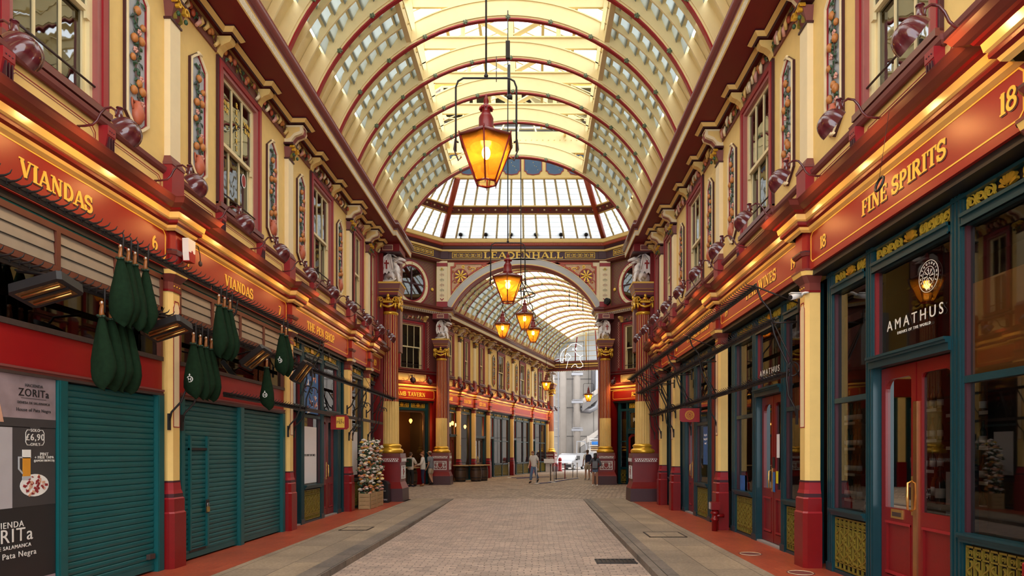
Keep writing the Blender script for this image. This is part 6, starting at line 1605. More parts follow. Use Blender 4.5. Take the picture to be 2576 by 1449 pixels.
def lantern(label, W, x, y, zb, ztop, k=1., hang='rod', turn=0.):
    r = inst(thing('hanging_lantern', label, 'lantern', W, x, y, zb, 'amber hexagonal lanterns', turn), LN); r.scale = (k, k, k)
    l = bpy.data.objects.new('lantern_light', LL); COL.objects.link(l); l.parent = r; l.location = (0, 0, .40)
    m = MB(); L = (ztop - zb) / k
    m.tube([(0, 0, 1.40), (0, 0, L)], .014, 'iron', 6); m.sph((0, 0, 1.43), .03, 'iron', 6, 4); m.build('suspension_rod', r)
    return r
la = lantern('big amber lantern nearest the camera, hanging from a long rod', WORLD, -.67, 8.5, 5.29, 12.1)
lb = lantern('amber lantern hanging in front of the LEADENHALL arch, beyond the big one', WORLD, -.67, 15.0, 5.22, 12.1)
m = MB(); m.box(-.05, .05, -.04, .04, 5.75, 6.15, 'iron'); m.tube([(.03, 0, 4.9), (.03, 0, 5.6)], .03, 'iron', 8); m.sph((.04, 0, 4.85), (.07, .04, .07), 'iron', 8, 6); m.build('pulley', lb)
m = MB(); m.tube([(-.27, 0, 5.8), (-.27, 0, 5.2)], .01, 'iron', 6); m.build('hanging_wire', lb)
# three on a ring over the crossing
cr = thing('lantern_ring', 'black iron ring with three curved arms holding the lanterns over the crossing', 'lantern ring', WORLD, CX, 27.8, 0)
m = MB(); m.tube([(.62 * cos(a * pi / 16), .62 * sin(a * pi / 16), 8.55) for a in range(32)], .022, 'iron', 6, closed=True); m.tube([(0, 0, 8.55), (0, 0, 17.3)], .02, 'iron', 6); m.tube([(-.62, 0, 8.55), (0, 0, 9.3), (.62, 0, 8.55)], .018, 'iron', 6); m.tube([(0, -.62, 8.55), (0, 0, 9.3), (0, .62, 8.55)], .018, 'iron', 6); m.build('ring', cr)
for nm, x, y, zb, kk in (('left one', -.80, -.05, 6.68, 1.0), ('middle and foremost one', .18, -1.0, 6.85, 1.08), ('right one', .53, .8, 6.62, 1.0)):
    r = inst(thing('hanging_lantern', 'amber lantern in the cluster of three over the crossing, ' + nm, 'lantern', WORLD, CX + x, 27.8 + y, zb, 'amber hexagonal lanterns'), LN[:-1]); r.scale = (kk,) * 3
    l = bpy.data.objects.new('lantern_light', LL); COL.objects.link(l); l.parent = r; l.location = (0, 0, .40)
    m = MB()
    for s in (-1, 1): m.tube([(s * .39, 0, .45), (s * .42, 0, .60), (s * .30, 0, .72), (s * .13, 0, .95), (s * .09, 0, 1.2), (0, 0, 1.36)], .014, 'iron', 6)
    m.build('yoke', r)
    m = MB(); m.tube([(x, y, zb + 1.36 * kk), (x * .92, y * .92, zb + 1.62), (x * .7, y * .7, 8.35), (x * .75, y * .75, 8.6), (x * .35, y * .35, 8.9), (0, 0, 9.2)], .02, 'iron', 7); m.build('arm', cr)
lantern('amber lantern in the far arm in front of its left shops', WORLD, .63, 40.0, 5.55, 11.2, .95)
lantern('amber lantern in the far arm in front of the grey building', WORLD, 3.9, 47.5, 5.45, 11.2, .95)
for x, y, z0, z1, lb_ in ((1.95, 37.5, 10.3, 10.9, 'left'), (2.45, 37.6, 10.3, 11.0, 'middle'), (2.9, 39.5, 10.5, 11.2, 'right')):
    m = MB(); m.tube([(0, 0, 0), (0, 0, z1 - z0 + .35)], .02, 'iron', 6); m.box(-.05, .05, -.02, .02, z1 - z0, z1 - z0 + .05, 'iron'); m.sph((0, 0, 0), .05, 'iron', 6, 4)
    one('ceiling_hook', m, 'short black iron hanger under the far vault, %s one' % lb_, 'ceiling hook', WORLD, x, y, z0)

# ------------------------------------------------------------------ meat-hook rails
h = MB(); h.tube([(0, .006, -.012), (0, -.03, 0), (0, -.075, .004), (0, -.115, .022), (0, -.135, .055)], [.013, .011, .009, .007, .003], 'iron', 5); h.box(-.012, .012, -.004, .012, -.03, .02, 'iron')
HOOK = h.mesh('hook')
def rail(W, sg, y, z, d0, d1, st, label, hooks=True, flat=False):
    a, b = sorted((sg * d0, sg * d1)); c = (a + b) / 2
    r = thing('meat_hook_rail', label, 'hook rail', W, c, y, z, 'iron meat-hook rails')
    m = MB(); m.box(-(b - a) / 2, (b - a) / 2, .004, .022, -.055, .028, 'iron_rust' if flat else 'iron'); m.box(-(b - a) / 2, (b - a) / 2, -.0, .026, -.012, .004, 'iron'); m.build('bar', r)
    if hooks:
        n = int((b - a) / st)
        for k in range(n): part_me(r, 'hook', HOOK, (-(b - a) / 2 + (k + .5) * (b - a) / n, 0, 0))
def bracket(W, x, pts, label, scroll=None, w=.016):
    m = MB(); m.tube([(0, a, b) for a, b in pts], w, 'iron', 6)
    for cy, cz, r0, a0, a1 in (scroll or []):
        m.tube([(0, cy + (r0 * (1 - .6 * i / 14)) * cos(R(a0 + (a1 - a0) * i / 14)), cz + (r0 * (1 - .6 * i / 14)) * sin(R(a0 + (a1 - a0) * i / 14))) for i in range(15)], w * .8, 'iron', 6)
    m.box(-.02, .02, pts[0][0] - .01, pts[0][0] + .02, pts[0][1] - .14, pts[0][1] + .1, 'iron')
    one('rail_bracket', m, label, 'bracket', W, x, 0, 0, 'iron rail brackets')
nm = ['over the first shutter', 'over the double shutter', 'over the pen shop', 'over the flower column', 'beside the left dragon column']
yL1, zL1, yL2, zL2, yL3, zL3 = -.65, 4.13, -.48, 3.50, -.25, 2.66
for i, (a, b) in enumerate(((4.6, 9.3), (9.35, 14.2))): rail(LW, 1, yL1, zL1, a, b, .115, 'upper black meat-hook rail on the left, ' + nm[i])
for i, (a, b) in enumerate(((4.6, 9.3), (9.35, 13.8), (13.85, 18.1), (18.15, 22.4))): rail(LW, 1, yL2, zL2, a, b, .115 if i < 2 else .095, 'middle black meat-hook rail on the left, ' + nm[i])
rail(LW, 1, yL3, zL3, 10.5, 14.2, .12, 'low black meat-hook rail on the left, over the double shutter')
rail(LW, 1, yL3, zL3, 14.25, 21.4, .12, 'long plain iron bar on the left running past the pen shop', hooks=False, flat=True)
SL = [(-.10, 2.15), (-.13, 2.27), (-.27, 2.42), (-.35, 2.62), (-.36, 2.85), (-.44, 3.08), (-.49, 3.25), (-.48, 3.5)]
SU = [(-.44, 3.50), (-.43, 3.62), (-.52, 3.78), (-.62, 3.92), (-.64, 4.12)]
for i, p in enumerate(PL):
    for s in (-1, 1):
        t = 'near side' if s < 0 else 'far side'
        bracket(LW, p + s * .17, SL, 'S-shaped iron bracket on the left, %s of %s pilaster' % (t, ORD[i]), [(-.50, 3.02, .11, 200, -80)] if i > 0 else None)
        if i < 2: bracket(LW, p + .35 + s * .12 + (.3 if i == 0 else 0), SU, 'curved iron strut between the left rails, %s of %s pilaster' % (t, ORD[i]))
        else: bracket(LW, p + s * .35, [(-.10, 2.9), (-.2, 2.98), (-.3, 3.2), (-.46, 3.48)], 'slanting iron strut on the left, %s of %s pilaster' % (t, ORD[i]))
for x in (14.3, 16.5, 19.2, 21.4): bracket(LW, x, [(-.02, 4.3), (-.47, 3.52)], 'thin iron tie rod above the left rail, ' + {14.3: 'at the near edge of the pen shop', 16.5: 'over the pen shop doors', 19.2: 'over the flower column', 21.4: 'by the left dragon column'}[x], None, .007)
yR1, zR1, yR2, zR2, yR3, zR3 = -.72, 4.24, -.48, 3.70, -.21, 2.91
nm = ['outside shop 19', 'outside the pizza shop', 'outside the narrow last shop']
for i, (a, b) in enumerate(((9.7, 13.9), (13.95, 18.3), (18.35, 22.6))):
    rail(RW, -1, yR1, zR1, a, b, .105, 'upper black meat-hook rail on the right, ' + nm[i]); rail(RW, -1, yR2, zR2, a - (.1 if i == 0 else 0), b, .105, 'middle black meat-hook rail on the right, ' + nm[i])
    rail(RW, -1, yR3, zR3, a, min(b, 21.2), .12, 'low black meat-hook rail on the right, ' + nm[i])
SR = [(-.10, 2.25), (-.13, 2.38), (-.22, 2.55), (-.25, 2.8), (-.24, 3.05), (-.36, 3.3), (-.44, 3.5), (-.48, 3.7), (-.50, 3.85), (-.64, 4.02), (-.72, 4.24)]
for i, p in enumerate([9.68, 13.95, 16.3, 18.35, 18.75, 20.2, 20.6, 21.3]):
    bracket(RW, -p, SR, 'wavy iron rail bracket on the right wall, %s from the camera end' % ORD[i], [(-.16, 2.98, .13, -100, 200)])
    bracket(RW, -p - .02, [(-.08, 3.68), (-.46, 3.66)], 'straight iron arm of the right rails, %s from the camera' % ORD[i], None, .014)
    bracket(RW, -p + .03, [(-.08, 3.95), (-.72, 4.2)], 'slanting iron stay of the right rails, %s from the camera end' % ORD[i], None, .012)
    bracket(RW, -p + .05, [(-.06, 2.8), (-.46, 3.64)], 'lower slanting iron stay of the right rails, %s from the camera end' % ORD[i], None, .012)

# ------------------------------------------------------------------ ham bags
def bag_parts(seed, logo):
    r = random.Random(seed); b = MB(); N = 18; prof = [(0, .018), (-.03, .026), (-.06, .034), (-.14, .052), (-.25, .072), (-.36, .092), (-.47, .108), (-.57, .112), (-.65, .098), (-.71, .072), (-.745, .040), (-.76, .010)]
    ph = r.uniform(0, 6); lean = r.uniform(-.02, .03); vs = []
    def rad(z, rr_, a): return rr_ * (1 + .16 * sin(7 * a + ph) * max(0, 1 + z / .45) + .09 * sin(2 * a + ph * 2 + z * 3) + .05 * sin(5 * a + 9 * z + ph) + (.10 * sin(3 * a + ph * 3) if z < -.6 else 0))
    for z, rr_ in prof:
        for j in range(N):
            a = 2 * pi * j / N; q = rad(z, rr_, a); vs.append((q * cos(a) * 1.12 + lean * (-z) * 1.5 - .05 * max(0, -z - .2) ** 1.5 * cos(a + ph), q * sin(a) * .86, z + (.03 * cos(a * 1 + ph) if z < -.5 else 0)))
    fs = [(i * N + j, i * N + (j + 1) % N, (i + 1) * N + (j + 1) % N, (i + 1) * N + j) for i in range(len(prof) - 1) for j in range(N)] + [tuple(range(N))[::-1], tuple((len(prof) - 1) * N + j for j in range(N))]
    b.add(vs, fs, 'bag_green', True)
    t = MB(); t.tube([(.032 * cos(k * pi / 5), .03 * sin(k * pi / 5), -.025 + .006 * (k % 2)) for k in range(10)], .012, 'leaf_dark', 5, closed=True)
    t.sph((.03, -.02, -.02), (.03, .02, .015), 'leaf_dark', 6, 4); t.sph((-.03, -.01, -.01), (.025, .02, .014), 'leaf_dark', 6, 4)
    hm = MB(); hm.tube([(0, 0, -.03), (.0, 0, .04), (.005, 0, .10)], [.026, .024, .018], 'ham', 8); hm.sph((.0, 0, .115), (.024, .02, .028), 'ham', 7, 5); hm.sph((.008, -.012, .125), (.012, .01, .014), 'chalk', 6, 4)
    hk = MB(); hk.tube([(.03, .0, .02), (.034, .0, .25), (.02, .0, .27)], .009, 'iron', 6)
    out = [('cloth_bag', b), ('tie', t), ('ham_bone', hm), ('hook', hk)]
    if logo:
        l = MB(); zc = -.52; cx = lean * .78
        l.ribbon(arc(cx, zc, .040, .040, 0, 360, 20)[:-1], .008, -.001, .001, 'white_paint', True)
        for a, c in ((( -.018, -.022), (-.018, .022)), ((.018, -.022), (.018, .022)), ((-.018, 0), (.018, 0)), ((0, .045), (0, .075)), ((-.011, .062), (.011, .062))): l.ribbon([(cx + a[0], zc + a[1]), (cx + c[0], zc + c[1])], .008, -.001, .001, 'white_paint')
        nv = []
        for x, y, z in l.v:
            rr_ = .116; q = max(.0, 1 - ((x - cx) / rr_) ** 2) ** .5; nv.append((x, -rr_ * .86 * q - .004 + y, z))
        l.v = nv; out.append(('printed_emblem', l))
    return [(n, m.mesh(n)) for n, m in out]
BG = [bag_parts(k, False) for k in range(4)]; BGL = [bag_parts(k + 10, True) for k in range(2)]
def bag(label, x, y, z, var, logo=False, k=1.):
    r = inst(thing('ham_bag', label, 'ham bag', WORLD, x, y, z - .27 * k, 'green cloth ham bags'), (BGL if logo else BG)[var]); r.scale = (k, k, k); return r
XA, XB = LW.w(0, yL1 - .07)[0], LW.w(0, yL2 - .07)[0]
for i, d in enumerate((7.16, 7.30, 7.42, 7.62)): bag('green ham bag in the upper bunch over the first shutter, %s from the camera' % ORD[i], XA + .0, d, zL1 + .03, (i + 1) % 4 if i != 2 else 1, i == 2, 1.0)
for i, d in enumerate((7.1, 7.26, 7.42, 7.56)): bag('green ham bag in the lower bunch over the first shutter, %s from the camera' % ORD[i], XB, d, zL2 + .02, i, False, 1.08)
for i, d in enumerate((9.0, 9.18, 9.34, 9.5)): bag('green ham bag in the bunch by the first cream pilaster, %s from the camera' % ORD[i], XB, d, zL2 + .02, i if i > 1 else i, i < 2, 1.02)
for i, d in enumerate((9.38, 9.55, 9.72)): bag('green ham bag in the bunch below the second VIANDAS sign, %s from the camera' % ORD[i], XA, d, zL1 + .02, (i + 2) % 4, False, 1.02)
for i, d in enumerate((11.7, 11.9)): bag('green ham bag in the last upper pair near the pen shop, %s of two' % ORD[i], XA, d, zL1 + .02, i, i == 0, 1.0)
bag('single low green ham bag with white emblem near the pen shop', XB, 11.45, zL2 + .0, 1, True, 1.0)

# ------------------------------------------------------------------ patio heaters on the left rail
def heater(label, x, y, z, tilt, yaw=0., k=1.):
    r = thing('patio_heater', label, 'patio heater', WORLD, x, y, z, 'black patio heaters'); r.rotation_euler = (R(-14), R(tilt), R(yaw)); r.scale = (k, k, k)
    m = MB(); w, d, hh = .26, .16, .045
    m.prism([(-w + .03, -d), (w - .03, -d), (w, -d + .03), (w, d - .03), (w - .03, d), (-w + .03, d), (-w, d - .03), (-w, -d + .03)], -hh, hh, 'near_black', 'z'); m.build('housing', r)
    m = MB()
    for s in (-1, 1): m.box(-w + .05, w - .05, s * .07 - .05, s * .07 + .05, -hh - .006, -hh - .001, 'heater_glow'); m.tube([(-w + .07, s * .07, -hh - .016), (w - .07, s * .07, -hh - .016)], .009, 'brass', 6)
    m.box(-w + .04, w - .04, -.012, .012, -hh - .014, -hh, 'near_black'); m.build('heating_elements', r)
    m = MB(); m.tube([(0, .02, hh), (.0, .04, hh + .14), (-.30, .04, hh + .28)], .016, 'iron', 6); m.box(-.05, .05, -.03, .06, hh, hh + .03, 'iron'); m.build('mount', r)
heater('black patio heater nearest the camera, over the beer banner', -4.66, 6.05, 3.24, -16)
heater('black patio heater in front of the first cream pilaster', -4.66, 8.02, 3.25, -18)
heater('black patio heater under the second VIANDAS sign', -4.72, 10.7, 3.28, -38, 0, .95)
heater('black patio heater beside the last upper ham bags', -4.72, 12.8, 3.30, -52, 0, .95)

# ------------------------------------------------------------------ small fittings
def hang_sign(W, x, z, w, h, label, kind):
    r = thing('hanging_sign', label, 'hanging sign', W, x, -.10, z)
    s = 1 if W is LW else -1
    m = MB(); c = .05; m.prism([(-h_ if False else 0, 0) for h_ in ()] or [(-.02, -h / 2), (-w + c, -h / 2), (-w, -h / 2 + c), (-w, h / 2 - c), (-w + c, h / 2), (-.02, h / 2)], -.012, .012, 'sign_red', 'x'); m.build('board', r)
    m = MB(); m.tube([(0, .16, h / 2 + .02), (0, -w * .9, h / 2 + .02)], .012, 'iron', 6); m.build('bracket', r)
    f = -1 if W is LW else 1                            # side that faces the camera
    if kind == 'pen':
        m = MB(); m.box(f * .016, f * .010, -w * .78, -w * .34, -h * .38, h * .40, 'gold_flat'); m.build('gold_plate', r)
        sans('lettering', 'THE', .06, 'brown_maroon', r, (f * .018, -w * .56, h * .18), rot=(pi / 2, 0, -pi / 2 if f < 0 else pi / 2))
        sans('lettering', 'PEN', .11, 'brown_maroon', r, (f * .018, -w * .56, -.0), rot=(pi / 2, 0, -pi / 2 if f < 0 else pi / 2))
    else:
        m = MB(); t = MB(); t.ribbon(arc(-w * .52, 0, .105, .105, 0, 360, 28)[:-1], .012, 0, .004, 'gold', True); t.ribbon(arc(-w * .52, 0, .085, .085, 0, 360, 24)[:-1], .006, 0, .004, 'gold', True)
        for k in range(10): t.ribbon([(p[0] - w * .52, p[1]) for p in spiral(.055 * cos(k * .628), .055 * sin(k * .628), .028, .006, k * 36, k * 36 + 360, 8)], .006, 0, .004, 'gold')
        t.ribbon([(-w * .52 - .03, .01), (-w * .52, -.015), (-w * .52 + .03, .01)], .008, 0, .004, 'gold')
        m.add([(f * (.012 + q[1]), q[0], q[2]) for q in t.v], t.f, 'gold'); m.build('roundel', r)
hang_sign(LW, 16.35, 2.45, .48, .36, 'red hanging sign with a gold PEN plate', 'pen')
hang_sign(RW, -15.35, 2.58, .50, .33, 'red hanging sign with a gold filigree roundel', 'round')
r = thing('alarm_box', 'white and red alarm box on the pilaster head between signs 6 and 7', 'alarm box', LW, 9.44, -.20, 4.62)
m = MB(); m.prism([(-.09, .02), (-.07, -.10), (.07, -.10), (.09, .02), (.10, .22), (-.10, .22)], -.09, 0, 'white_paint'); m.build('case', r)
m = MB(); m.prism([(-.085, .02), (-.065, -.115), (.065, -.115), (.085, .02)], -.10, .01, 'sign_red'); m.sph((0, -.095, .03), (.02, .01, .03), 'sign_red', 8, 5); m.build('red_base', r)
m = MB(); m.tube([(.0, .19, .12), (.05, .10, .12), (.10, -.02, .1), (.22, -.03, .12), (.28, -.03, .0), (.29, -.03, -.1)], .007, 'near_black', 6); m.sph((.29, -.03, -.13), (.03, .03, .045), 'iron_rust', 8, 6)
one('loose_cable', m, 'loose black cable with a plug dangling beside the alarm box', 'cable', LW, 9.5, -.2, 4.72)
r = thing('security_camera', 'white bullet security camera on the right pilaster between shops 18 and 19', 'security camera', RW, -9.30, -.12, 3.98)
m = MB(); m.tube([(0, 0, .04), (0, -.05, .03), (.02, -.08, 0)], .022, 'white_paint', 8); m.lathe([(.045, 0), (.045, .02)], (0, 0, .03), 'white_paint', 12); m.build('mount', r)
m = MB(); m.tube([(-.02, -.06, .01), (.10, -.26, -.05)], .040, 'white_paint', 12); m.tube([(.101, -.262, -.0505), (.106, -.27, -.053)], .034, 'near_black', 12); m.box(-.0, .08, -.25, -.08, .02, .03, 'white_paint'); m.build('body', r)
r = thing('hanging_ring', 'small black ring dangling on a wire before the FINE SPIRITS sign', 'ring', RW, -6.56, -.52, 4.46)
m = MB(); m.tube([(.07 * cos(k * pi / 10), .02 * sin(k * pi / 10), .07 * sin(k * pi / 10)) for k in range(20)], .014, 'iron', 6, closed=True); m.build('ring', r)
m = MB(); m.tube([(0, .0, .07), (0, .1, .75)], .0025, 'iron', 4); m.build('wire', r)
r = thing('standpipe', 'short red pipe with a grey box at the foot of the wine shop pilaster', 'standpipe', RW, -13.62, -.24, 0)
m = MB(); m.lathe([(.06, 0), (.06, .22), (.085, .23), (.085, .27), (.06, .28), (.06, .36), (.09, .37), (.09, .41), (.07, .42), (.07, .46)], (0, 0, 0), 'red_plinth', 14); m.tube([(0, 0, .33), (0, .2, .33)], .04, 'red_plinth', 8); m.build('pipe', r)
m = MB(); m.box(-.11, .11, -.09, .09, .46, .62, 'red_plinth'); m.box(-.11, -.0, -.095, -.09, .47, .61, 'steel_pale'); m.build('box', r)

# glass lettering
def amathus(x, z, size, label, roundel):
    r = thing('window_lettering', label, 'window lettering', RW, x, .19, z)
    sans('lettering', 'AMATHUS', size, 'label_white', r, (0, 0, 0), spacing=1.5); sans('small_lettering', 'DRINKS OF THE WORLD', size * .26, 'label_white', r, (.0, 0, -size * .62), spacing=1.3)
    if roundel:
        m = MB(); q = .28
        for rr_, w in ((.17, .006), (.105, .005)): m.ribbon(arc(q, .40, rr_, rr_, 0, 360, 32)[:-1], w, -.002, 0, 'label_white', True)
        for k in range(8): a = k * pi / 4; m.ribbon([(q + .02 * cos(a), .40 + .02 * sin(a)), (q + .09 * cos(a), .40 + .09 * sin(a))], .008, -.002, 0, 'label_white'); m.ribbon([(q + .05 * cos(a), .40 + .05 * sin(a)), (q + .08 * cos(a + .3), .40 + .08 * sin(a + .3))], .005, -.002, 0, 'label_white')
        m.build('roundel', r)
        for k, ch_ in enumerate('AMATHUSDRINKS.COM'):
            a = R(200 - k * 19); o = sans('roundel_letter', ch_, .034, 'label_white', r, (q + .138 * cos(a), 0, .40 + .138 * sin(a)), rot=(pi / 2, a - pi / 2 if False else -(a - pi / 2), 0))
amathus(-7.17, 3.20, .175, 'white AMATHUS lettering with roundel above the big red doors', True)
amathus(-11.6, 3.16, .16, 'white AMATHUS lettering above the doors of shop 19', False)

# things in the wine shop windows
def bottle(body, label):
    b = MB(); b.lathe([(.036, 0), (.038, .02), (.038, .17), (.03, .20), (.014, .225), (.013, .29), (.016, .295), (.016, .31)], (0, 0, 0), body, 12)
    l = MB(); l.lathe([(.0392, .05), (.0392, .13)], (0, 0, 0), 'label_white', 12, True)
    return [('glass_body', b.mesh('glass_body')), ('paper_label', l.mesh('paper_label'))]
BT = [bottle('bottle_dark', 0), bottle('bottle_amber', 0)]
rr = random.Random(11)
def shelfrow(x0, x1, y, z, n, where, start=0):
    m = MB(); m.box(-(x1 - x0) / 2, (x1 - x0) / 2, -.10, .12, -.025, 0, 'wood_dark'); m.box(-(x1 - x0) / 2, (x1 - x0) / 2, -.104, -.10, -.03, .012, 'label_white')
    one('display_shelf', m, 'dark shelf with a white price strip, ' + where, 'shelf', RW, (x0 + x1) / 2, y, z, 'bottle shelves')
    for k in range(n):
        inst(thing('bottle', 'bottle standing on the dark shelf, ' + where, 'bottle', RW, x0 + (x1 - x0) * (k + .5) / n, y + .0, z, 'bottles, ' + where), BT[rr.random() < .35])
for j, z in enumerate((.95, 1.35, 1.75, 2.15)):
    shelfrow(-7.85, -6.55, 1.1, z, 9, 'behind the big red doors, %s tier' % ORD[j]); shelfrow(-9.0, -8.2, 1.2, z + .1, 5, 'in the left window of shop 18, %s tier' % ORD[j])
    shelfrow(-10.7, -9.8, .95, z - .0, 8, 'in the right window of shop 19, %s tier' % ORD[j])
for i, (x, y, k, v) in enumerate(((-6.70, .42, 1.35, 1), (-7.02, .40, 1.35, 0), (-7.42, .6, 1.3, 1))):
    m = inst(thing('bottle', 'large whisky bottle on show behind the big red doors, %s one' % ('right', 'middle', 'left')[i], 'bottle', RW, x, y, 1.12, 'show bottles'), BT[v]); m.scale = (k, k, k)
m = MB(); m.box(-.75, .75, -.12, .14, 0, .04, 'wood_dark'); m.box(-.7, -.66, -.1, .1, -1.1, 0, 'wood_dark'); m.box(.66, .7, -.1, .1, -1.1, 0, 'wood_dark'); one('display_table', m, 'dark display table behind the big red doors', 'table', RW, -7.15, .50, 1.08)
m = MB(); m.box(-.07, .07, -.05, .05, 0, .36, 'paper_grey'); one('bottle_carton', m, 'pale grey whisky carton between the show bottles', 'carton', RW, -6.87, .46, 1.12)
def lightbox(x, y, z, lines, label):
    r = thing('letter_board', label, 'letter board', RW, x, y, z); r.rotation_euler[0] = R(-8)
    m = MB(); m.box(-.125, .125, -.01, .02, 0, .24, 'white_paint'); m.box(-.12, .12, -.014, -.01, .006, .234, 'paper_white')
    for k in range(1, 3): m.box(-.12, .12, -.017, -.01, .08 * k - .003, .08 * k + .003, 'panel_grey')
    m.build('board', r)
    for k, t in enumerate(lines): sans('letters', t, .075, 'black', r, (0, -.018, .20 - .08 * k))
lightbox(-8.28, .27, .89, ('ON', 'TASTING', 'BAR NOW!'), 'small white letter board reading ON TASTING BAR NOW!')
lightbox(-7.52, .62, 1.02, ('WHISKY', 'GALORE', ''), 'small white letter board reading WHISKY GALORE')
# blind in the near right window, orange light put into its colour
m = MB(); m.box(-.56, .56, 0, .01, 2.42, 3.35, 'blind_orange_lit'); one('window_blind', m, 'blind with orange light painted in, filling the upper pane right of the big red doors', 'window blind', RW, -5.72, .23, 0)
m = MB(); m.box(-.56, .56, 0, .01, .9, 2.38, 'black'); one('window_backing', m, 'black backing board in the lower pane right of the big red doors', 'window backing', RW, -5.72, .40, 0)
# notices
def notice(W, x, y, z, w, h, mt, label, lines=None, tm='near_black', ts=.05):
    r = thing('notice', label, 'notice', W, x, y, z)
    m = MB(); m.box(-w / 2, w / 2, -.004, 0, -h / 2, h / 2, mt); m.build('sheet', r)
    for k, t in enumerate(lines or ()): sans('print', t, ts, tm, r, (0, -.007, h * .28 - k * ts * 1.3))
    return r
notice(RW, -11.30, .24, 1.80, .13, .42, 'paper_white', 'tall white paper notice on the left door of shop 19')
notice(RW, -11.52, .24, 1.50, .11, .20, 'near_black', 'small black notice with a white border on the doors of shop 19')
notice(RW, -11.35, .24, 1.24, .10, .22, 'sticker_yellow', 'yellow sticker on the doors of shop 19')
notice(RW, -11.50, .24, 1.15, .10, .36, 'poster_blue', 'blue sticker strip on the doors of shop 19')
notice(RW, -13.1, .19, 1.05, .3, .32, 'poster_blue', 'small blue landscape card in the wine shop window')
notice(RW, -15.95, .19, 1.85, .42, .95, 'poster_blue', 'tall blue poster in the pizza shop window', ('Ring the', 'Dough bell', 'away!'), 'paper_white', .08)
notice(LW, 15.4, .09, 1.62, .95, 1.36, 'paper_white', 'large white poster in the pen shop window', ('', '', '', '', 'YOU ONLY LIVE ONCE.'), 'near_black', .075)
notice(LW, 15.5, .09, 3.2, 1.0, 1.15, 'poster_blue', 'tall blue and violet painted poster over the white one')
bp_ = bpy.data.objects[[o.name for o in COL.objects if o.get('label', '').startswith('tall blue and violet')][0]]
m = MB(); q_ = random.Random(4)
for k in range(26):
    x, z = q_.uniform(-.4, .4), q_.uniform(-.5, .5); m.ribbon([(x, z), (x + q_.uniform(-.12, .12), z + q_.uniform(-.12, .12)), (x + q_.uniform(-.1, .1), z + q_.uniform(-.15, .15))], q_.uniform(.03, .07), -.006 - k * .0002, -.004, q_.choice(['fabric_white', 'pink_flower', 'paper_white', 'denim', 'teal_bright', 'fabric_navy', 'mauve']))
m.build('painted_strokes', bp_)
notice(LW, 19.1, .09, 1.65, .8, 1.3, 'paper_white', 'white poster in the narrow window behind the flowers')
r = thing('window_transfer', 'gold WINE BAR BROKERS lettering on the sash window above VIANDAS 7', 'window lettering', LW, 11.565, .045, 0)
for k, ch_ in enumerate('BROKERS'): sans('lettering', ch_, .13, 'gold_flat', r, (0, 0, 7.98 - k * .13))
for x in (-.42, .42): sans('lettering', 'WINE\nBAR', .12, 'gold_flat', r, (x, 0, 7.75))
m = MB(); m.prism(arc(0, 0, .09, .13, 0, 360, 20)[:-1], -.004, 0, 'white_paint'); m.prism(arc(0, 0, .07, .11, 0, 360, 20)[:-1], -.006, -.004, 'sign_red'); one('window_sticker', m, 'red and white round sticker in the lower sash above VIANDAS 7', 'sticker', LW, 11.95, .10, 6.78)

# ------------------------------------------------------------------ flower arch in crates, leaflet bin
for i, (y0, y1) in enumerate(((18.72, 19.45), (19.5, 20.25))):
    r = thing('wooden_crate', 'pale slatted wooden crate under the flowers, %s one' % ('nearer' if i == 0 else 'farther'), 'crate', WORLD, -5.08, (y0 + y1) / 2, .002, 'flower crates'); h = (y1 - y0) / 2
    for k in range(4):
        m = MB(); z = .01 + k * .115
        m.box(-.17, .20, -h, -h + .018, z, z + .105, 'wood'); m.box(.182, .20, -h, h, z, z + .105, 'wood'); m.box(-.17, .20, h - .018, h, z, z + .105, 'wood'); m.box(-.17, -.152, -h, h, z, z + .105, 'wood'); m.build('slat_course', r)
    m = MB()
    for x in (-.15, .16): m.box(x, x + .03, -h - .008, -h, 0, .47, 'wood'); 
    for y in (-h, h - .05): m.box(.20, .21, y, y + .05, 0, .47, 'wood')
    m.build('battens', r)
r = thing('flower_arch', 'arch of white, peach and orange artificial flowers rising from the crates', 'flower arch', WORLD, -5.06, 19.48, .42)
rr = random.Random(21); F = {'foliage': [], 'white_blossoms': [], 'peach_blossoms': [], 'yellow_blossoms': []}
fol = MB(); cols = {k: MB() for k in ('white_blossoms', 'peach_blossoms', 'yellow_blossoms')}
mts = {'white_blossoms': ['fabric_pale', 'fabric_white'], 'peach_blossoms': ['pink_flower', 'orange_fruit'], 'yellow_blossoms': ['gold_flat', 'cream_pale']}
path = [(0, -.58, z) for z in [.12 + .1 * k for k in range(11)]] + [(0, -.58 * cos(R(a)), 1.14 + .40 * sin(R(a))) for a in range(10, 175, 12)] + [(0, .58, z) for z in [1.1 - .1 * k for k in range(11)]]
for x, y, z in path:
    for k in range(13):
        a = rr.uniform(0, 6.28); q = rr.uniform(.1, .22); px, py, pz = x + .95 * q * cos(a), y + q * sin(a), z + rr.uniform(-.1, .1)
        t = rr.random(); nm_ = 'white_blossoms' if t < .42 + .2 * (pz - .6) else ('peach_blossoms' if t < .8 else 'yellow_blossoms'); mt = rr.choice(mts[nm_]); s = rr.uniform(.036, .060)
        cols[nm_].sph((px, py, pz), (s, s, s * .7), mt, 7, 4)
        for g in range(4): cols[nm_].sph((px + s * .8 * cos(g * 1.57 + a), py + s * .8 * sin(g * 1.57 + a), pz - s * .1), (s * .6, s * .6, s * .35), mt, 5, 3)
    for k in range(12):
        a = rr.uniform(0, 6.28); q = rr.uniform(.05, .22); leafq(fol, x + .9 * q * cos(a), z + rr.uniform(-.08, .08), rr.uniform(0, 6.28), .12, .06, y + q * sin(a), rr.choice(['leaf', 'leaf_dark', 'rose_boss']))
o = fol.build('foliage', r); o['kind'] = 'stuff'
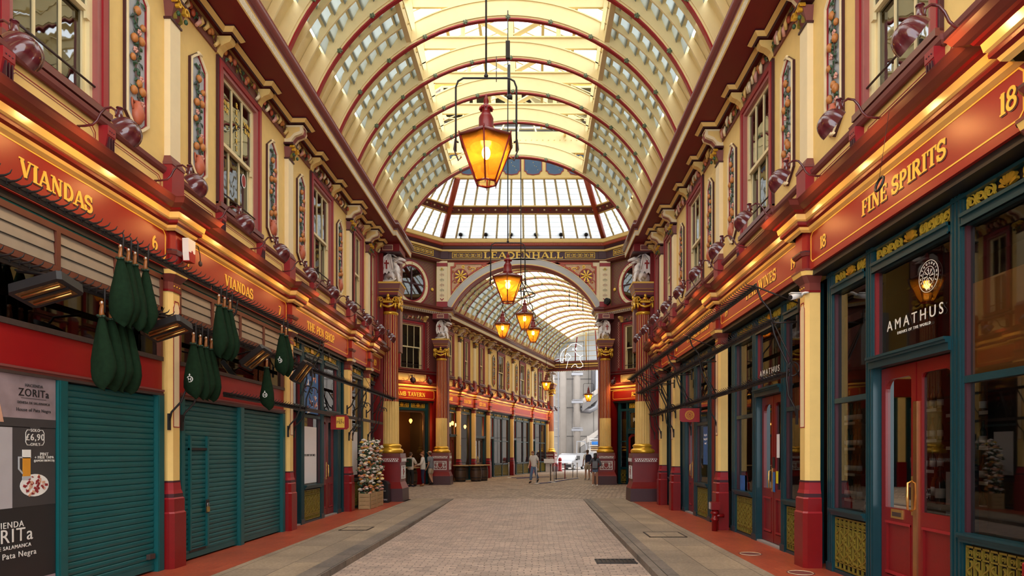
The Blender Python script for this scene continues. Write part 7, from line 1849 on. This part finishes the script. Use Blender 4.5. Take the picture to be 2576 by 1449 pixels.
for k, mb_ in cols.items(): o = mb_.build(k, r); o['kind'] = 'stuff'
r = thing('leaflet_bin', 'black leaflet bin lettered free please take a copy', 'leaflet bin', WORLD, -5.17, 21.25, .002)
m = MB(); m.prism([(-.26, 0), (.26, 0), (.26, .62), (.20, .70), (-.26, .86)], -.17, .17, 'black'); m.build('body', r)
sans('lettering', 'free', .15, 'paper_white', r, (-.02, -.174, .50)); sans('lettering', 'please take a copy', .055, 'paper_white', r, (-.02, -.174, .40)); sans('lettering', 'CITY MATTERS', .07, 'paper_white', r, (.0, -.174, .10))

# ------------------------------------------------------------------ barrels outside the tavern
def barrel(x, y, label, top):
    r = thing('barrel_table', label, 'barrel', WORLD, x, y, -.004, 'tavern barrel tables')
    m = MB(); m.lathe([(.27, 0), (.31, .15), (.335, .33), (.34, .45), (.335, .57), (.31, .74), (.27, .88)], (0, 0, 0), 'wood_dark', 22); m.build('staves', r)
    for z, q in ((.06, .292), (.22, .326), (.66, .328), (.82, .29)): m = MB(); m.lathe([(q, z - .025), (q + .004, z), (q, z + .025)], (0, 0, 0), 'iron', 22); m.build('hoop', r)
    if top: m = MB(); m.lathe([(.44, .88), (.45, .90), (.45, .93), (.44, .94)], (0, 0, 0), 'wood', 26); m.build('table_top', r)
barrel(-4.3, 36.1, 'dark barrel table outside the tavern, left of the pair', True); barrel(-3.45, 36.4, 'dark barrel table outside the tavern, right of the pair', True)
barrel(-3.15, 37.3, 'dark barrel table behind the pair outside the tavern', True); barrel(-6.2, 31.4, 'dark barrel table between the standing drinkers', True)
# warm pendant lamps inside the tavern
PB = bpy.data.lights.new('pendant_light', 'POINT'); PB.energy = 22; PB.color = (1, .45, .12); PB.shadow_soft_size = .08
def pend(W, x, y, z, label, k=1., li=True):
    r = thing('pendant_lamp', label, 'pendant lamp', W, x, y, z, 'warm tavern pendants')
    m = MB(); m.lathe([(.001, -.14), (.05, -.08), (.09, 0), (.07, .08), (.03, .11)], (0, 0, 0), 'bulb_warm', 12); m.build('glass_shade', r)
    m = MB(); m.tube([(0, 0, .1), (0, 0, 4.6 - z)], .008, 'iron', 5); m.build('flex', r)
    if li: l = bpy.data.objects.new('pendant_light', PB); COL.objects.link(l); l.parent = r; l.location = (0, 0, -.3)
pend(DL, -1.35, .6, 3.3, 'glowing pendant inside the tavern corner window, right one'); pend(DL, -2.45, .6, 3.35, 'glowing pendant inside the tavern corner window, left one'); pend(DL, -2.2, 1.2, 2.2, 'low glowing pendant deep inside the tavern corner window', 1, False)
pend(FW, .7, .8, 3.3, 'glowing pendant behind the LAMB window'); 
for k in range(3): pend(FW, 3.2 + .35 * k, .9, 3.3 + .1 * (k % 2), 'glowing pendant of the trio behind the TAVERN window, %s' % ORD[k], 1, k == 1)
for k in range(2): pend(FW, 5.4 + .6 * k, .9, 3.25, 'glowing pendant above the dark tavern doors, %s' % ORD[k], 1, k == 0)
# ------------------------------------------------------------------ people
def skinmesh(name, verts, edges, rads, m, parent, root=0, sub=1):
    me = bpy.data.meshes.new(name); me.from_pydata([tuple(v) for v in verts], edges, []); me.update(); me.materials.append(MATS[m])
    o = bpy.data.objects.new(name, me); COL.objects.link(o); o.parent = parent
    md = o.modifiers.new('Skin', 'SKIN'); md.use_smooth_shade = True
    for i, r_ in enumerate(rads):
        sv = me.skin_vertices[0].data[i]; sv.radius = r_ if isinstance(r_, tuple) else (r_, r_); sv.use_root = (i == root)
    s = o.modifiers.new('Sub', 'SUBSURF'); s.levels = sub; s.render_levels = sub
    return o
def person(label, x, y, face, h, J, top, bottom, skin, hair, hairlen='short', shoes='fabric_black', sleeves='long', legs='long', z=0., lean=0., loose=False):
    """J: joints in metres for a 1.75 m body facing -y: knees, ankles, elbows, wrists; face: heading in degrees"""
    k = h / 1.75
    r = bpy.data.objects.new('person', None); COL.objects.link(r); r.location = (x, y, z); r.rotation_euler = (0, 0, R(face)); r.scale = (k, k, k)
    tag(r, label, 'person')
    hip = Vector(J.get('hip', (0, 0, .93))); chest = hip + Vector((0, -lean * .6, .36)); nk = hip + Vector((0, -lean, .56)); hd = nk + Vector(J.get('head', (0, -.03, .13)))
    V = [hip, hip + (chest - hip) * .45, chest, nk, nk + (hd - nk) * .35, hd, hd + Vector((0, 0, .075))]
    E = [(0, 1), (1, 2), (2, 3), (3, 4), (4, 5), (5, 6)]; Rr = [(.10, .075), (.10, .08), (.13, .09), (.062, .058), (.055, .055), (.088, .105), (.07, .085)]
    idx = {}
    for s, n in ((-1, 'R'), (1, 'L')):
        sh = chest + Vector((s * .165, -.01, .13)); el = Vector(J['el' + n]); wr = Vector(J['wr' + n]); kn = Vector(J['kn' + n]); an = Vector(J['an' + n])
        d = (wr - el).normalized(); hand = wr + d * .055; hp = hip + Vector((s * .085, 0, -.05))
        b = len(V); V += [sh, el, wr, hand]; Rr += [.058, .040, .027, (.034, .022)]; E += [(2, b), (b, b + 1), (b + 1, b + 2), (b + 2, b + 3)]
        side = d.cross(Vector((0, 0, 1))); side = side.normalized() if side.length > .1 else Vector((1, 0, 0))
        for q in range(4):
            f = len(V); u = side * ((q - 1.5) * .017); L_ = (.055, .065, .062, .05)[q]
            V += [hand + u + d * .035, hand + u * 1.1 + d * (.035 + L_ * .6) + Vector((0, -.006, -.006)), hand + u * 1.1 + d * (.03 + L_) + Vector((0, -.02, -.012))]; Rr += [.009, .008, .007]; E += [(b + 3, f), (f, f + 1), (f + 1, f + 2)]
        f = len(V); V += [wr + d * .03 + side * .035 + Vector((0, -.01, 0)), wr + d * .07 + side * .045 + Vector((0, -.02, 0))]; Rr += [.010, .008]; E += [(b + 2, f), (f, f + 1)]
        b2 = len(V); toe = Vector(J.get('toe' + n, (an.x, an.y - .16, .035)))
        V += [hp, kn, an, toe]; Rr += [.085, .062, .044, (.038, .03)]; E += [(0, b2), (b2, b2 + 1), (b2 + 1, b2 + 2), (b2 + 2, b2 + 3)]
        idx[n] = (sh, el, wr, hp, kn, an, toe)
    skinmesh('body', V, E, Rr, skin, r)
    # top
    V = [hip + Vector((0, 0, -.16 if loose else -.10)), hip + Vector((0, 0, .06)), hip + (chest - hip) * .6, chest + Vector((0, 0, .02)), nk + Vector((0, 0, -.03))]; E = [(0, 1), (1, 2), (2, 3), (3, 4)]; Rr = [(.205, .165), (.185, .145), (.175, .14), (.19, .145), (.08, .075)]
    for n in 'RL':
        sh, el, wr = idx[n][:3]; b = len(V)
        if sleeves == 'long': V += [sh, el, el + (wr - el) * .88]; Rr += [.085, .066, .048]; E += [(3, b), (b, b + 1), (b + 1, b + 2)]
        else: V += [sh, sh + (el - sh) * .75]; Rr += [.088, .078]; E += [(3, b), (b, b + 1)]
    skinmesh('shirt', V, E, Rr, top, r)
    # trousers or shorts
    V = [hip + Vector((0, 0, .12)), hip + Vector((0, 0, -.03))]; E = [(0, 1)]; Rr = [(.165, .13), (.175, .135)]
    for n in 'RL':
        hp, kn, an = idx[n][3:6]; b = len(V)
        if legs == 'long': V += [hp, kn, an + Vector((0, 0, .03))]; Rr += [.115, .085, .072]; E += [(1, b), (b, b + 1), (b + 1, b + 2)]
        elif legs == 'short': V += [hp, hp + (kn - hp) * .85]; Rr += [.118, .11]; E += [(1, b), (b, b + 1)]
        else: V += [hp, hp + (kn - hp) * .42]; Rr += [.12, .12]; E += [(1, b), (b, b + 1)]
    skinmesh('trousers' if legs == 'long' else 'shorts', V, E, Rr, bottom, r)
    for n in 'RL':
        an, toe = idx[n][5:7]; m = MB(); a = Vector(an); t = Vector(toe)
        m.tube([a + (a - t) * .25 + Vector((0, 0, -.035)), a + Vector((0, 0, -.02)), a + (t - a) * .6 + Vector((0, 0, -.0)), t + (t - a) * .12], [.04, .048, .044, .028], shoes, 8); m.build('shoe', r)
    # head details
    m = MB(); hx = Vector(hd)
    m.sph((hx.x - .032, hx.y - .088, hx.z + .035), (.012, .008, .008), 'white_paint', 6, 4); m.sph((hx.x + .032, hx.y - .088, hx.z + .035), (.012, .008, .008), 'white_paint', 6, 4)
    for s in (-1, 1): m.sph((hx.x + s * .032, hx.y - .095, hx.z + .035), .005, 'black', 5, 4)
    m.build('eyes', r)
    m = MB(); m.tube([(hx.x, hx.y - .088, hx.z + .04), (hx.x, hx.y - .108, hx.z + .005)], [.008, .014], skin, 6); m.box(hx.x - .022, hx.x + .022, hx.y - .094, hx.y - .085, hx.z - .035, hx.z - .027, 'red_line')
    for s in (-1, 1): m.sph((hx.x + s * .082, hx.y, hx.z + .02), (.012, .02, .03), skin, 6, 4)
    m.build('nose_mouth_ears', r)
    m = MB(); m.sph((hx.x, hx.y + .022, hx.z + .072), (.09, .095, .075), hair, 12, 8)
    m.sph((hx.x, hx.y + .05, hx.z + .02), (.082, .062, .075), hair, 10, 6)
    if hairlen == 'long': m.tube([(hx.x, hx.y + .05, hx.z + .05), (hx.x, hx.y + .085, hx.z - .12), (hx.x, hx.y + .10, hx.z - .28)], [.085, .09, .03], hair, 10)
    if hairlen == 'bun': m.sph((hx.x, hx.y + .06, hx.z + .15), .05, hair, 8, 6)
    m.build('hair', r)
    return r
def pack(p, m_, w=.14, zc=1.24, dy=.19, h=.40, label=None):
    m = MB(); m.prism([(-w, -h / 2), (w, -h / 2), (w, h * .3), (w * .8, h / 2), (-w * .8, h / 2), (-w, h * .3)], 0, .13, m_); m.box(-w * .7, w * .7, .13, .16, -h * .4, -.02, m_)
    o = m.build('backpack', p, (0, dy - .06, zc))
    for s in (-1, 1): m = MB(); m.tube([(s * .09, .0, .17), (s * .11, -.10, .22), (s * .12, -.22, .12), (s * .12, -.23, -.05)], .014, m_, 6); m.build('strap', o)
    return o
ST = dict(knR=(-.10, -.02, .50), anR=(-.11, .02, .09), knL=(.10, -.02, .50), anL=(.12, .02, .09), elR=(-.25, .02, 1.12), wrR=(-.24, -.10, .90), elL=(.25, .02, 1.12), wrL=(.24, -.10, .90))
def pose(**k): d = dict(ST); d.update(k); return d
# drinkers by the tavern window (they face the window, away from the camera)
p = person('person in a pale hoodie and black trousers with a dark green backpack', -6.02, 30.45, 168, 1.66, pose(elR=(-.27, -.08, 1.18), wrR=(-.16, -.30, 1.22), elL=(.27, -.1, 1.16), wrL=(.12, -.32, 1.14)), 'fabric_pale', 'fabric_black', 'skin', 'hair_brown', shoes='fabric_navy')
pack(p, 'leaf_dark'); m = MB(); m.sph((0, .325, 1.30), (.03, .01, .03), 'sign_red', 8, 5); m.build('badge', p)
person('woman in a loose white shirt and navy trousers with her hair tied up', -5.56, 31.2, -80, 1.68, pose(elR=(-.24, -.10, 1.13), wrR=(-.10, -.30, 1.06), elL=(.24, -.10, 1.13), wrL=(.12, -.32, 1.08), head=(0, -.05, .12)), 'fabric_white', 'fabric_navy', 'skin', 'hair_ginger', 'bun', shoes='ham', loose=True)
p = person('person in a grey T-shirt and pale shorts with a cap, leaning by the tavern', -5.35, 32.3, -110, 1.70, pose(anL=(.12, .16, .16), toeL=(.12, .10, .06), elR=(-.26, -.12, 1.15), wrR=(-.12, -.30, 1.12)), 'fabric_grey', 'fabric_beige', 'skin_tan', 'hair_brown', sleeves='short', legs='short', shoes='fabric_black', lean=.06, loose=True)
m = MB(); m.sph((0, -.06 + .0, 1.72), (.10, .105, .06), 'fabric_beige', 10, 6); m.prism([(-.07, -.14), (.07, -.14), (.05, -.24), (-.05, -.24)], 1.685, 1.70, 'fabric_beige', 'z'); m.build('cap', p)
# man crossing with eyes down
p = person('young man in a pink-white T-shirt and jeans walking with his head down', -.12, 34.3, -25, 1.76, pose(knR=(-.10, -.14, .50), anR=(-.10, -.20, .10), knL=(.09, .06, .50), anL=(.10, .30, .20), toeL=(.10, .18, .05), elR=(-.27, .03, 1.13), wrR=(-.24, -.14, .92), elL=(.27, .05, 1.12), wrL=(.26, -.02, .84), head=(0, -.10, .09)), 'fabric_white', 'denim', 'skin', 'hair_ginger', sleeves='short', shoes='fabric_black', lean=.07)
m = MB(); m.box(.25, .29, -.09, -.07, .68, .80, 'paper_white'); m.build('paper', p)
# couple on the right
p = person('man in a white T-shirt and beige shorts with a navy backpack, seen from behind', 3.08, 38.2, 190, 1.80, pose(wrR=(-.14, -.28, 1.1), elR=(-.26, -.05, 1.14)), 'fabric_white', 'fabric_beige', 'skin_tan', 'hair_brown', sleeves='short', legs='short', shoes='concrete_shade'); pack(p, 'fabric_navy', .16, 1.24, .19, .46)
p = person('woman with long dark hair, plaid shirt, denim shorts and a grey backpack', 2.88, 31.1, 172, 1.62, pose(elR=(-.30, .02, 1.14), wrR=(-.15, -.12, 1.02), elL=(.28, -.08, 1.2), wrL=(.36, -.25, 1.25)), 'plaid', 'denim', 'skin_tan', 'hair_dark', 'long', legs='mini', shoes='white_paint'); pack(p, 'fabric_grey', .13, 1.14, .19, .36)

# ------------------------------------------------------------------ barriers, ropes, board
def stanchion(x, y, label, mt='steel', k=1.):
    r = thing('stanchion', label, 'stanchion', WORLD, x, y, -.004, 'queue stanchions')
    m = MB(); m.tube([(0, 0, .02), (0, 0, .95 * k)], .03, mt, 10); m.lathe([(.03, .93 * k), (.045, .95 * k), (.04, .99 * k), (.001, 1.0 * k)], (0, 0, 0), mt, 10); m.build('post', r)
    m = MB(); m.lathe([(.17, 0), (.17, .015), (.05, .04), (.03, .05)], (0, 0, 0), 'steel_pale', 18); m.build('foot', r)
for i, (px, py, mt) in enumerate(((1280, 1202, 'steel'), (1349.5, 1217, 'steel'), (1334, 1198, 'sign_red'), (1394, 1214, 'steel'), (1399, 1209, 'iron_rust'), (1385, 1212, 'iron_rust'), (1421, 1207, 'sign_red'), (1441, 1204, 'steel'), (1452, 1203, 'steel'))):
    d = 2720 / (py - 1136); stanchion((px - 1349) * d / 1600, d, '%s queue post on the crossing floor, %s along' % ('red' if mt == 'sign_red' else 'metal', ORD[i]), mt)
def gp(px, py): d = 2720 / (py - 1136); return ((px - 1349) * d / 1600, d, .012)
for i, pts in enumerate((((1280, 1202), (1330, 1201), (1382, 1200)), ((1350, 1217), (1375, 1215), (1394, 1213), (1420, 1208), (1455, 1203)), ((1300, 1204), (1340, 1202)), ((1396, 1205), (1425, 1203)))):
    m = MB(); m.tube([gp(*q) for q in pts], .05, 'rope_blue', 6, flat=.3); o = m.build('blue_webbing'); tag(o, 'blue webbing lying on the floor between queue posts, %s strip' % ORD[i], 'webbing', 'blue floor webbing')
r = thing('information_board', 'grey slanted information lectern by the far end column', 'information board', WORLD, 1.05, 52.4, 0)
m = MB(); m.box(-.28, .28, -.1, .1, 0, .75, 'steel_pale'); m.build('plinth', r); m = MB(); m.hexa([(-.42, -.35, .72), (.42, -.35, .72), (.42, .25, 1.05), (-.42, .25, 1.05)], [(-.42, -.36, .77), (.42, -.36, .77), (.42, .24, 1.10), (-.42, .24, 1.10)], 'concrete_shade'); m.build('panel', r)
for x, y, k, lb_ in ((2.05, 55.0, 1., 'left'), (4.75, 53.5, 1.1, 'right')):
    r = thing('red_bollard', 'red street bollard with a white band, %s of the white van' % lb_, 'bollard', WORLD, x, y, 0)
    m = MB(); m.lathe([(.20 * k, 0), (.20 * k, .1), (.16 * k, .14), (.15 * k, .95), (.17 * k, 1.0), (.12 * k, 1.15), (.001, 1.2)], (0, 0, 0), 'sign_red', 14); m.build('post', r)
    m = MB(); m.lathe([(.158 * k, .78), (.158 * k, .86)], (0, 0, 0), 'white_paint', 14); m.build('band', r)
r = thing('street_barrier', 'red and white street barrier beside the walking couple', 'barrier', WORLD, 5.2, 50.5, 0)
m = MB()
for z in (.55, .95): m.box(-.9, .9, -.03, .03, z, z + .12, 'sign_red'); m.box(-.3, .1, -.034, .034, z, z + .12, 'white_paint')
m.build('rails', r); m = MB(); 
for x in (-.85, .8): m.box(x, x + .06, -.2, .2, 0, .05, 'iron'); m.box(x, x + .06, -.03, .03, 0, 1.1, 'iron')
m.build('legs', r)

# ------------------------------------------------------------------ street behind: van, lorry, steel and concrete building
def wheel(p, x, y, r_, w=.18):
    m = MB(); m.tube([(x - w / 2, y, r_), (x + w / 2, y, r_)], r_, 'tyre', 18); m.tube([(x - w / 2 - .01, y, r_), (x + w / 2 + .01, y, r_)], r_ * .55, 'steel', 14); m.build('wheel', p)
r = thing('white_van', 'small white van parked beyond the arcade\'s far end', 'van', WORLD, 3.2, 60.2, 0, None, R(-22)); r.scale = (1, 1, .80)
m = MB(); prof = [(-2.1, .30), (-2.15, .75), (-1.9, 1.02), (-1.25, 1.12), (-.65, 1.72), (-.3, 1.82), (1.9, 1.82), (2.1, 1.6), (2.15, .35)]
m.prism(prof, -.86, .86, 'van_white', 'x'); m.build('body', r)
m = MB(); m.hexa([(-.72, -1.27, 1.13), (.72, -1.27, 1.13), (.72, -1.15, 1.13), (-.72, -1.15, 1.13)], [(-.66, -.70, 1.70), (.66, -.70, 1.70), (.66, -.6, 1.70), (-.66, -.6, 1.70)], 'panel_grey'); m.box(-.875, .875, -.55, .35, 1.16, 1.62, 'near_black'); m.build('windscreen_and_windows', r)
m = MB(); m.box(-.80, .80, -2.17, -2.10, .35, .62, 'near_black'); m.box(-.5, .5, -2.19, -2.12, .72, .82, 'steel'); m.box(-.25, .25, -2.20, -2.15, .42, .52, 'label_white'); m.build('bumper_and_grille', r)
for s in (-1, 1): m = MB(); m.box(s * .50, s * .82, -2.16, -2.02, .72, .90, 'paper_white'); m.build('headlamp', r); wheel(r, s * .80, -1.35, .31); wheel(r, s * .80, 1.35, .31); m = MB(); m.box(s * .9, s * 1.06, -.95, -.85, 1.12, 1.28, 'near_black'); m.build('wing_mirror', r)
m = MB(); 
for y in (-.2, .8, 1.6): m.box(-.8, .8, y, y + .05, 1.86, 1.92, 'steel')
m.build('roof_bars', r)
r = thing('flatbed_lorry', 'flatbed lorry stacked with scaffold boards, its white door open', 'lorry', WORLD, 6.6, 66.5, 0, None, R(-8))
m = MB(); m.box(-1.1, 1.1, 0, 6, .85, 1.0, 'iron_rust'); m.box(-.5, .5, .1, 5.8, .5, .85, 'iron'); m.build('bed', r)
m = MB(); 
for x in (-1.05, 1.0): 
    for y in (0, 3, 5.9): m.box(x, x + .06, y, y + .06, .9, 3.1 if y == 0 else 2.6, 'steel')
for z in (2.3, 2.7, 3.0): m.box(-1.1, 1.1, 0, .05, z, z + .06, 'steel_pale')
m.tube([(-.2, .5, 1), (-.1, .5, 5.2)], .03, 'steel', 6); m.tube([(.3, .5, 1), (.35, .5, 4.8)], .03, 'steel', 6); m.build('rack', r)
for k in range(6): m = MB(); m.box(-.9, .95, .2, 5.5, 1.75 + k * .12, 1.85 + k * .12, 'wood' if k % 2 else 'wood_dark'); m.build('board_stack', r)
m = MB(); m.box(-.8, .2, -.02, 0, 2.42, 2.75, 'poster_blue'); m.build('blue_sheet', r)
m = MB(); m.box(-1.1, .2, -1.6, -.1, .6, 1.6, 'van_white'); m.build('cab', r)
dm = MB(); dm.ribbon([(-.55, 0), (.45, 0), (.5, .3), (.45, 1.3), (.3, 1.75), (-.5, 1.75)], .12, -.03, .03, 'van_white', True); dm.box(-.5, .45, -.02, .02, .0, .55, 'van_white'); o = dm.build('open_door', r, (-1.75, -1.2, 1.0))
for s in (-.8, .8): wheel(r, s, 1.0, .42); wheel(r, s, 4.6, .42)
def slab(name, label, cat, boxes, x=0, y=0):
    m = MB()
    for b in boxes: m.box(*b[:6], b[6])
    return one(name, m, label, cat, WORLD, x, y, 0)
r = thing('office_building', 'grey concrete and steel building with pipes seen beyond the far arm', 'building', WORLD, 4.0, 78.0, 0)
m = MB(); m.box(-40, 40, 2, 14, 0, 38, 'bld_concrete')
for k in range(10): m.box(-40, 40, 1.96, 2.0, 3.6 * k + .0, 3.6 * k + .08, 'bld_dark')
for k in range(30): m.box(-40 + 2.7 * k, -39.94 + 2.7 * k, 1.96, 2.0, 0, 38, 'bld_dark')
m.build('wall', r)
m = MB(); 
for x in (-.7, 1.0): m.tube([(x, 0, 0), (x, 0, 36)], .42, 'bld_concrete', 18)
m.build('round_column', r)
for x in (3.1, 3.95, 5.6): m = MB(); m.tube([(x, .6, 6.8 + (x - 3)), (x, .6, 36)], .33, 'bld_steel', 16); m.build('steel_duct', r)
m = MB(); m.tube([(.6, .5, 7.0), (2.6, .5, 6.8), (3.3, .5, 7.2), (3.6, .5, 8.2), (3.6, .5, 20)], .42, 'bld_steel', 16); m.build('bent_duct', r)
m = MB(); m.box(-1.9, -1.75, .4, .9, 0, 36, 'bld_steel'); m.box(-1.35, -1.2, .4, .9, 0, 36, 'bld_steel')
for k in range(40): m.box(-1.9, -1.2, .45, .6, .9 * k, .9 * k + .08, 'bld_concrete')
m.build('ladder_mast', r)
for z0, x0 in ((1.0, 1.4), (6.2, 1.6)):
    m = MB(); m.prism([(x0, z0 + 1.2), (x0 + 3.0, z0 + 3.3), (x0 + 7, z0 + 3.3), (x0 + 7, z0 + 2.7), (x0 + 3.1, z0 + 2.7), (x0, z0 + .4)], -.6, .8, 'bld_dark'); m.prism([(x0, z0 + 1.25), (x0 + 3.0, z0 + 3.35), (x0 + 7, z0 + 3.35), (x0 + 7, z0 + 3.9), (x0 + 2.9, z0 + 3.9), (x0, z0 + 1.9)], -.2, -.1, 'bld_concrete'); m.build('stair', r)
m = MB(); m.box(4.4, 7.4, -.2, 1, 3.9, 5.2, 'paper_white'); m.box(4.6, 7.2, -.25, -.2, 4.2, 4.8, 'near_black'); m.build('cabin', r)
for x in (2.2, 4.0, 5.8): m = MB(); m.box(x, x + 1.75, -.5, .5, 0, 3.6, 'bld_concrete'); m.build('panel', r)
for k in range(5): m = MB(); m.box(.3, 1.7, -.5, .3, 4.2 + 3.4 * k, 4.5 + 3.4 * k, 'bld_steel'); m.tube([(.4, -.5, 4.6 + 3.4 * k), (1.7, -.5, 4.6 + 3.4 * k)], .05, 'bld_steel', 6); m.build('pipe_clamp', r)
m = MB(); m.add([(-40, 54.8, .0), (50, 54.8, .0), (50, 80, .0), (-40, 80, .0)], [(0, 1, 2, 3)], 'bld_street'); place(m, 'street', WORLD)

# framed light drawing hung in the far arm
r = thing('line_drawing_sign', 'thin square frame with a white outline drawing hung under the far vault', 'hanging artwork', WORLD, 2.45, 44.0, 8.3)
def dp(px, py): return ((px - 1437.5) * 44 / 1600, (901 - py) * 44 / 1600 + .0)
m = MB(); fr_ = [dp(*q) for q in ((1406, 869), (1468, 865), (1469, 932), (1407, 934))]; m.ribbon(fr_, .03, -.01, .01, 'iron', True)
m.tube([(-.8, 0, .9), (-.8, 0, 3.3)], .006, 'iron', 4); m.tube([(.8, 0, .95), (.8, 0, 3.3)], .006, 'iron', 4); m.build('frame', r)
m = MB()
for pl in (((1408, 910), (1409, 902), (1412, 893), (1416, 887), (1422, 882), (1427, 880), (1433, 875), (1436, 871), (1442, 870), (1448, 868), (1455, 872), (1463, 876)), ((1408, 910), (1411, 917), (1416, 917), (1415, 911), (1418, 906), (1422, 909), (1423, 902), (1421, 899), (1427, 894), (1433, 899), (1436, 903), (1429, 911), (1427, 920), (1424, 932)),
           ((1466, 898), (1459, 902), (1458, 908), (1461, 915), (1465, 920), (1466, 926), (1459, 930), (1451, 929), (1450, 923), (1446, 921), (1440, 925), (1437, 930)), ((1439, 884), (1441, 886), (1443, 884), (1441, 881), (1439, 884)), ((1447, 883), (1449, 885), (1451, 882), (1449, 880), (1447, 883)), ((1446, 888), (1450, 896), (1458, 901))):
    m.ribbon([dp(*q) for q in pl], .024, -.012, .012, 'neon')
m.build('white_outline', r)

r = thing('loudspeaker', 'round black loudspeaker on the ledge of the right diagonal wall', 'loudspeaker', Frame(CX + OH, FARY, -45), .35, -.22, 9.31)
m = MB(); m.tube([(0, .05, .2), (0, -.12, .2)], .17, 'near_black', 18); m.tube([(0, -.12, .2), (0, -.15, .2)], .12, 'iron', 16); m.box(-.03, .03, -.05, .05, 0, .06, 'near_black'); m.build('housing', r)
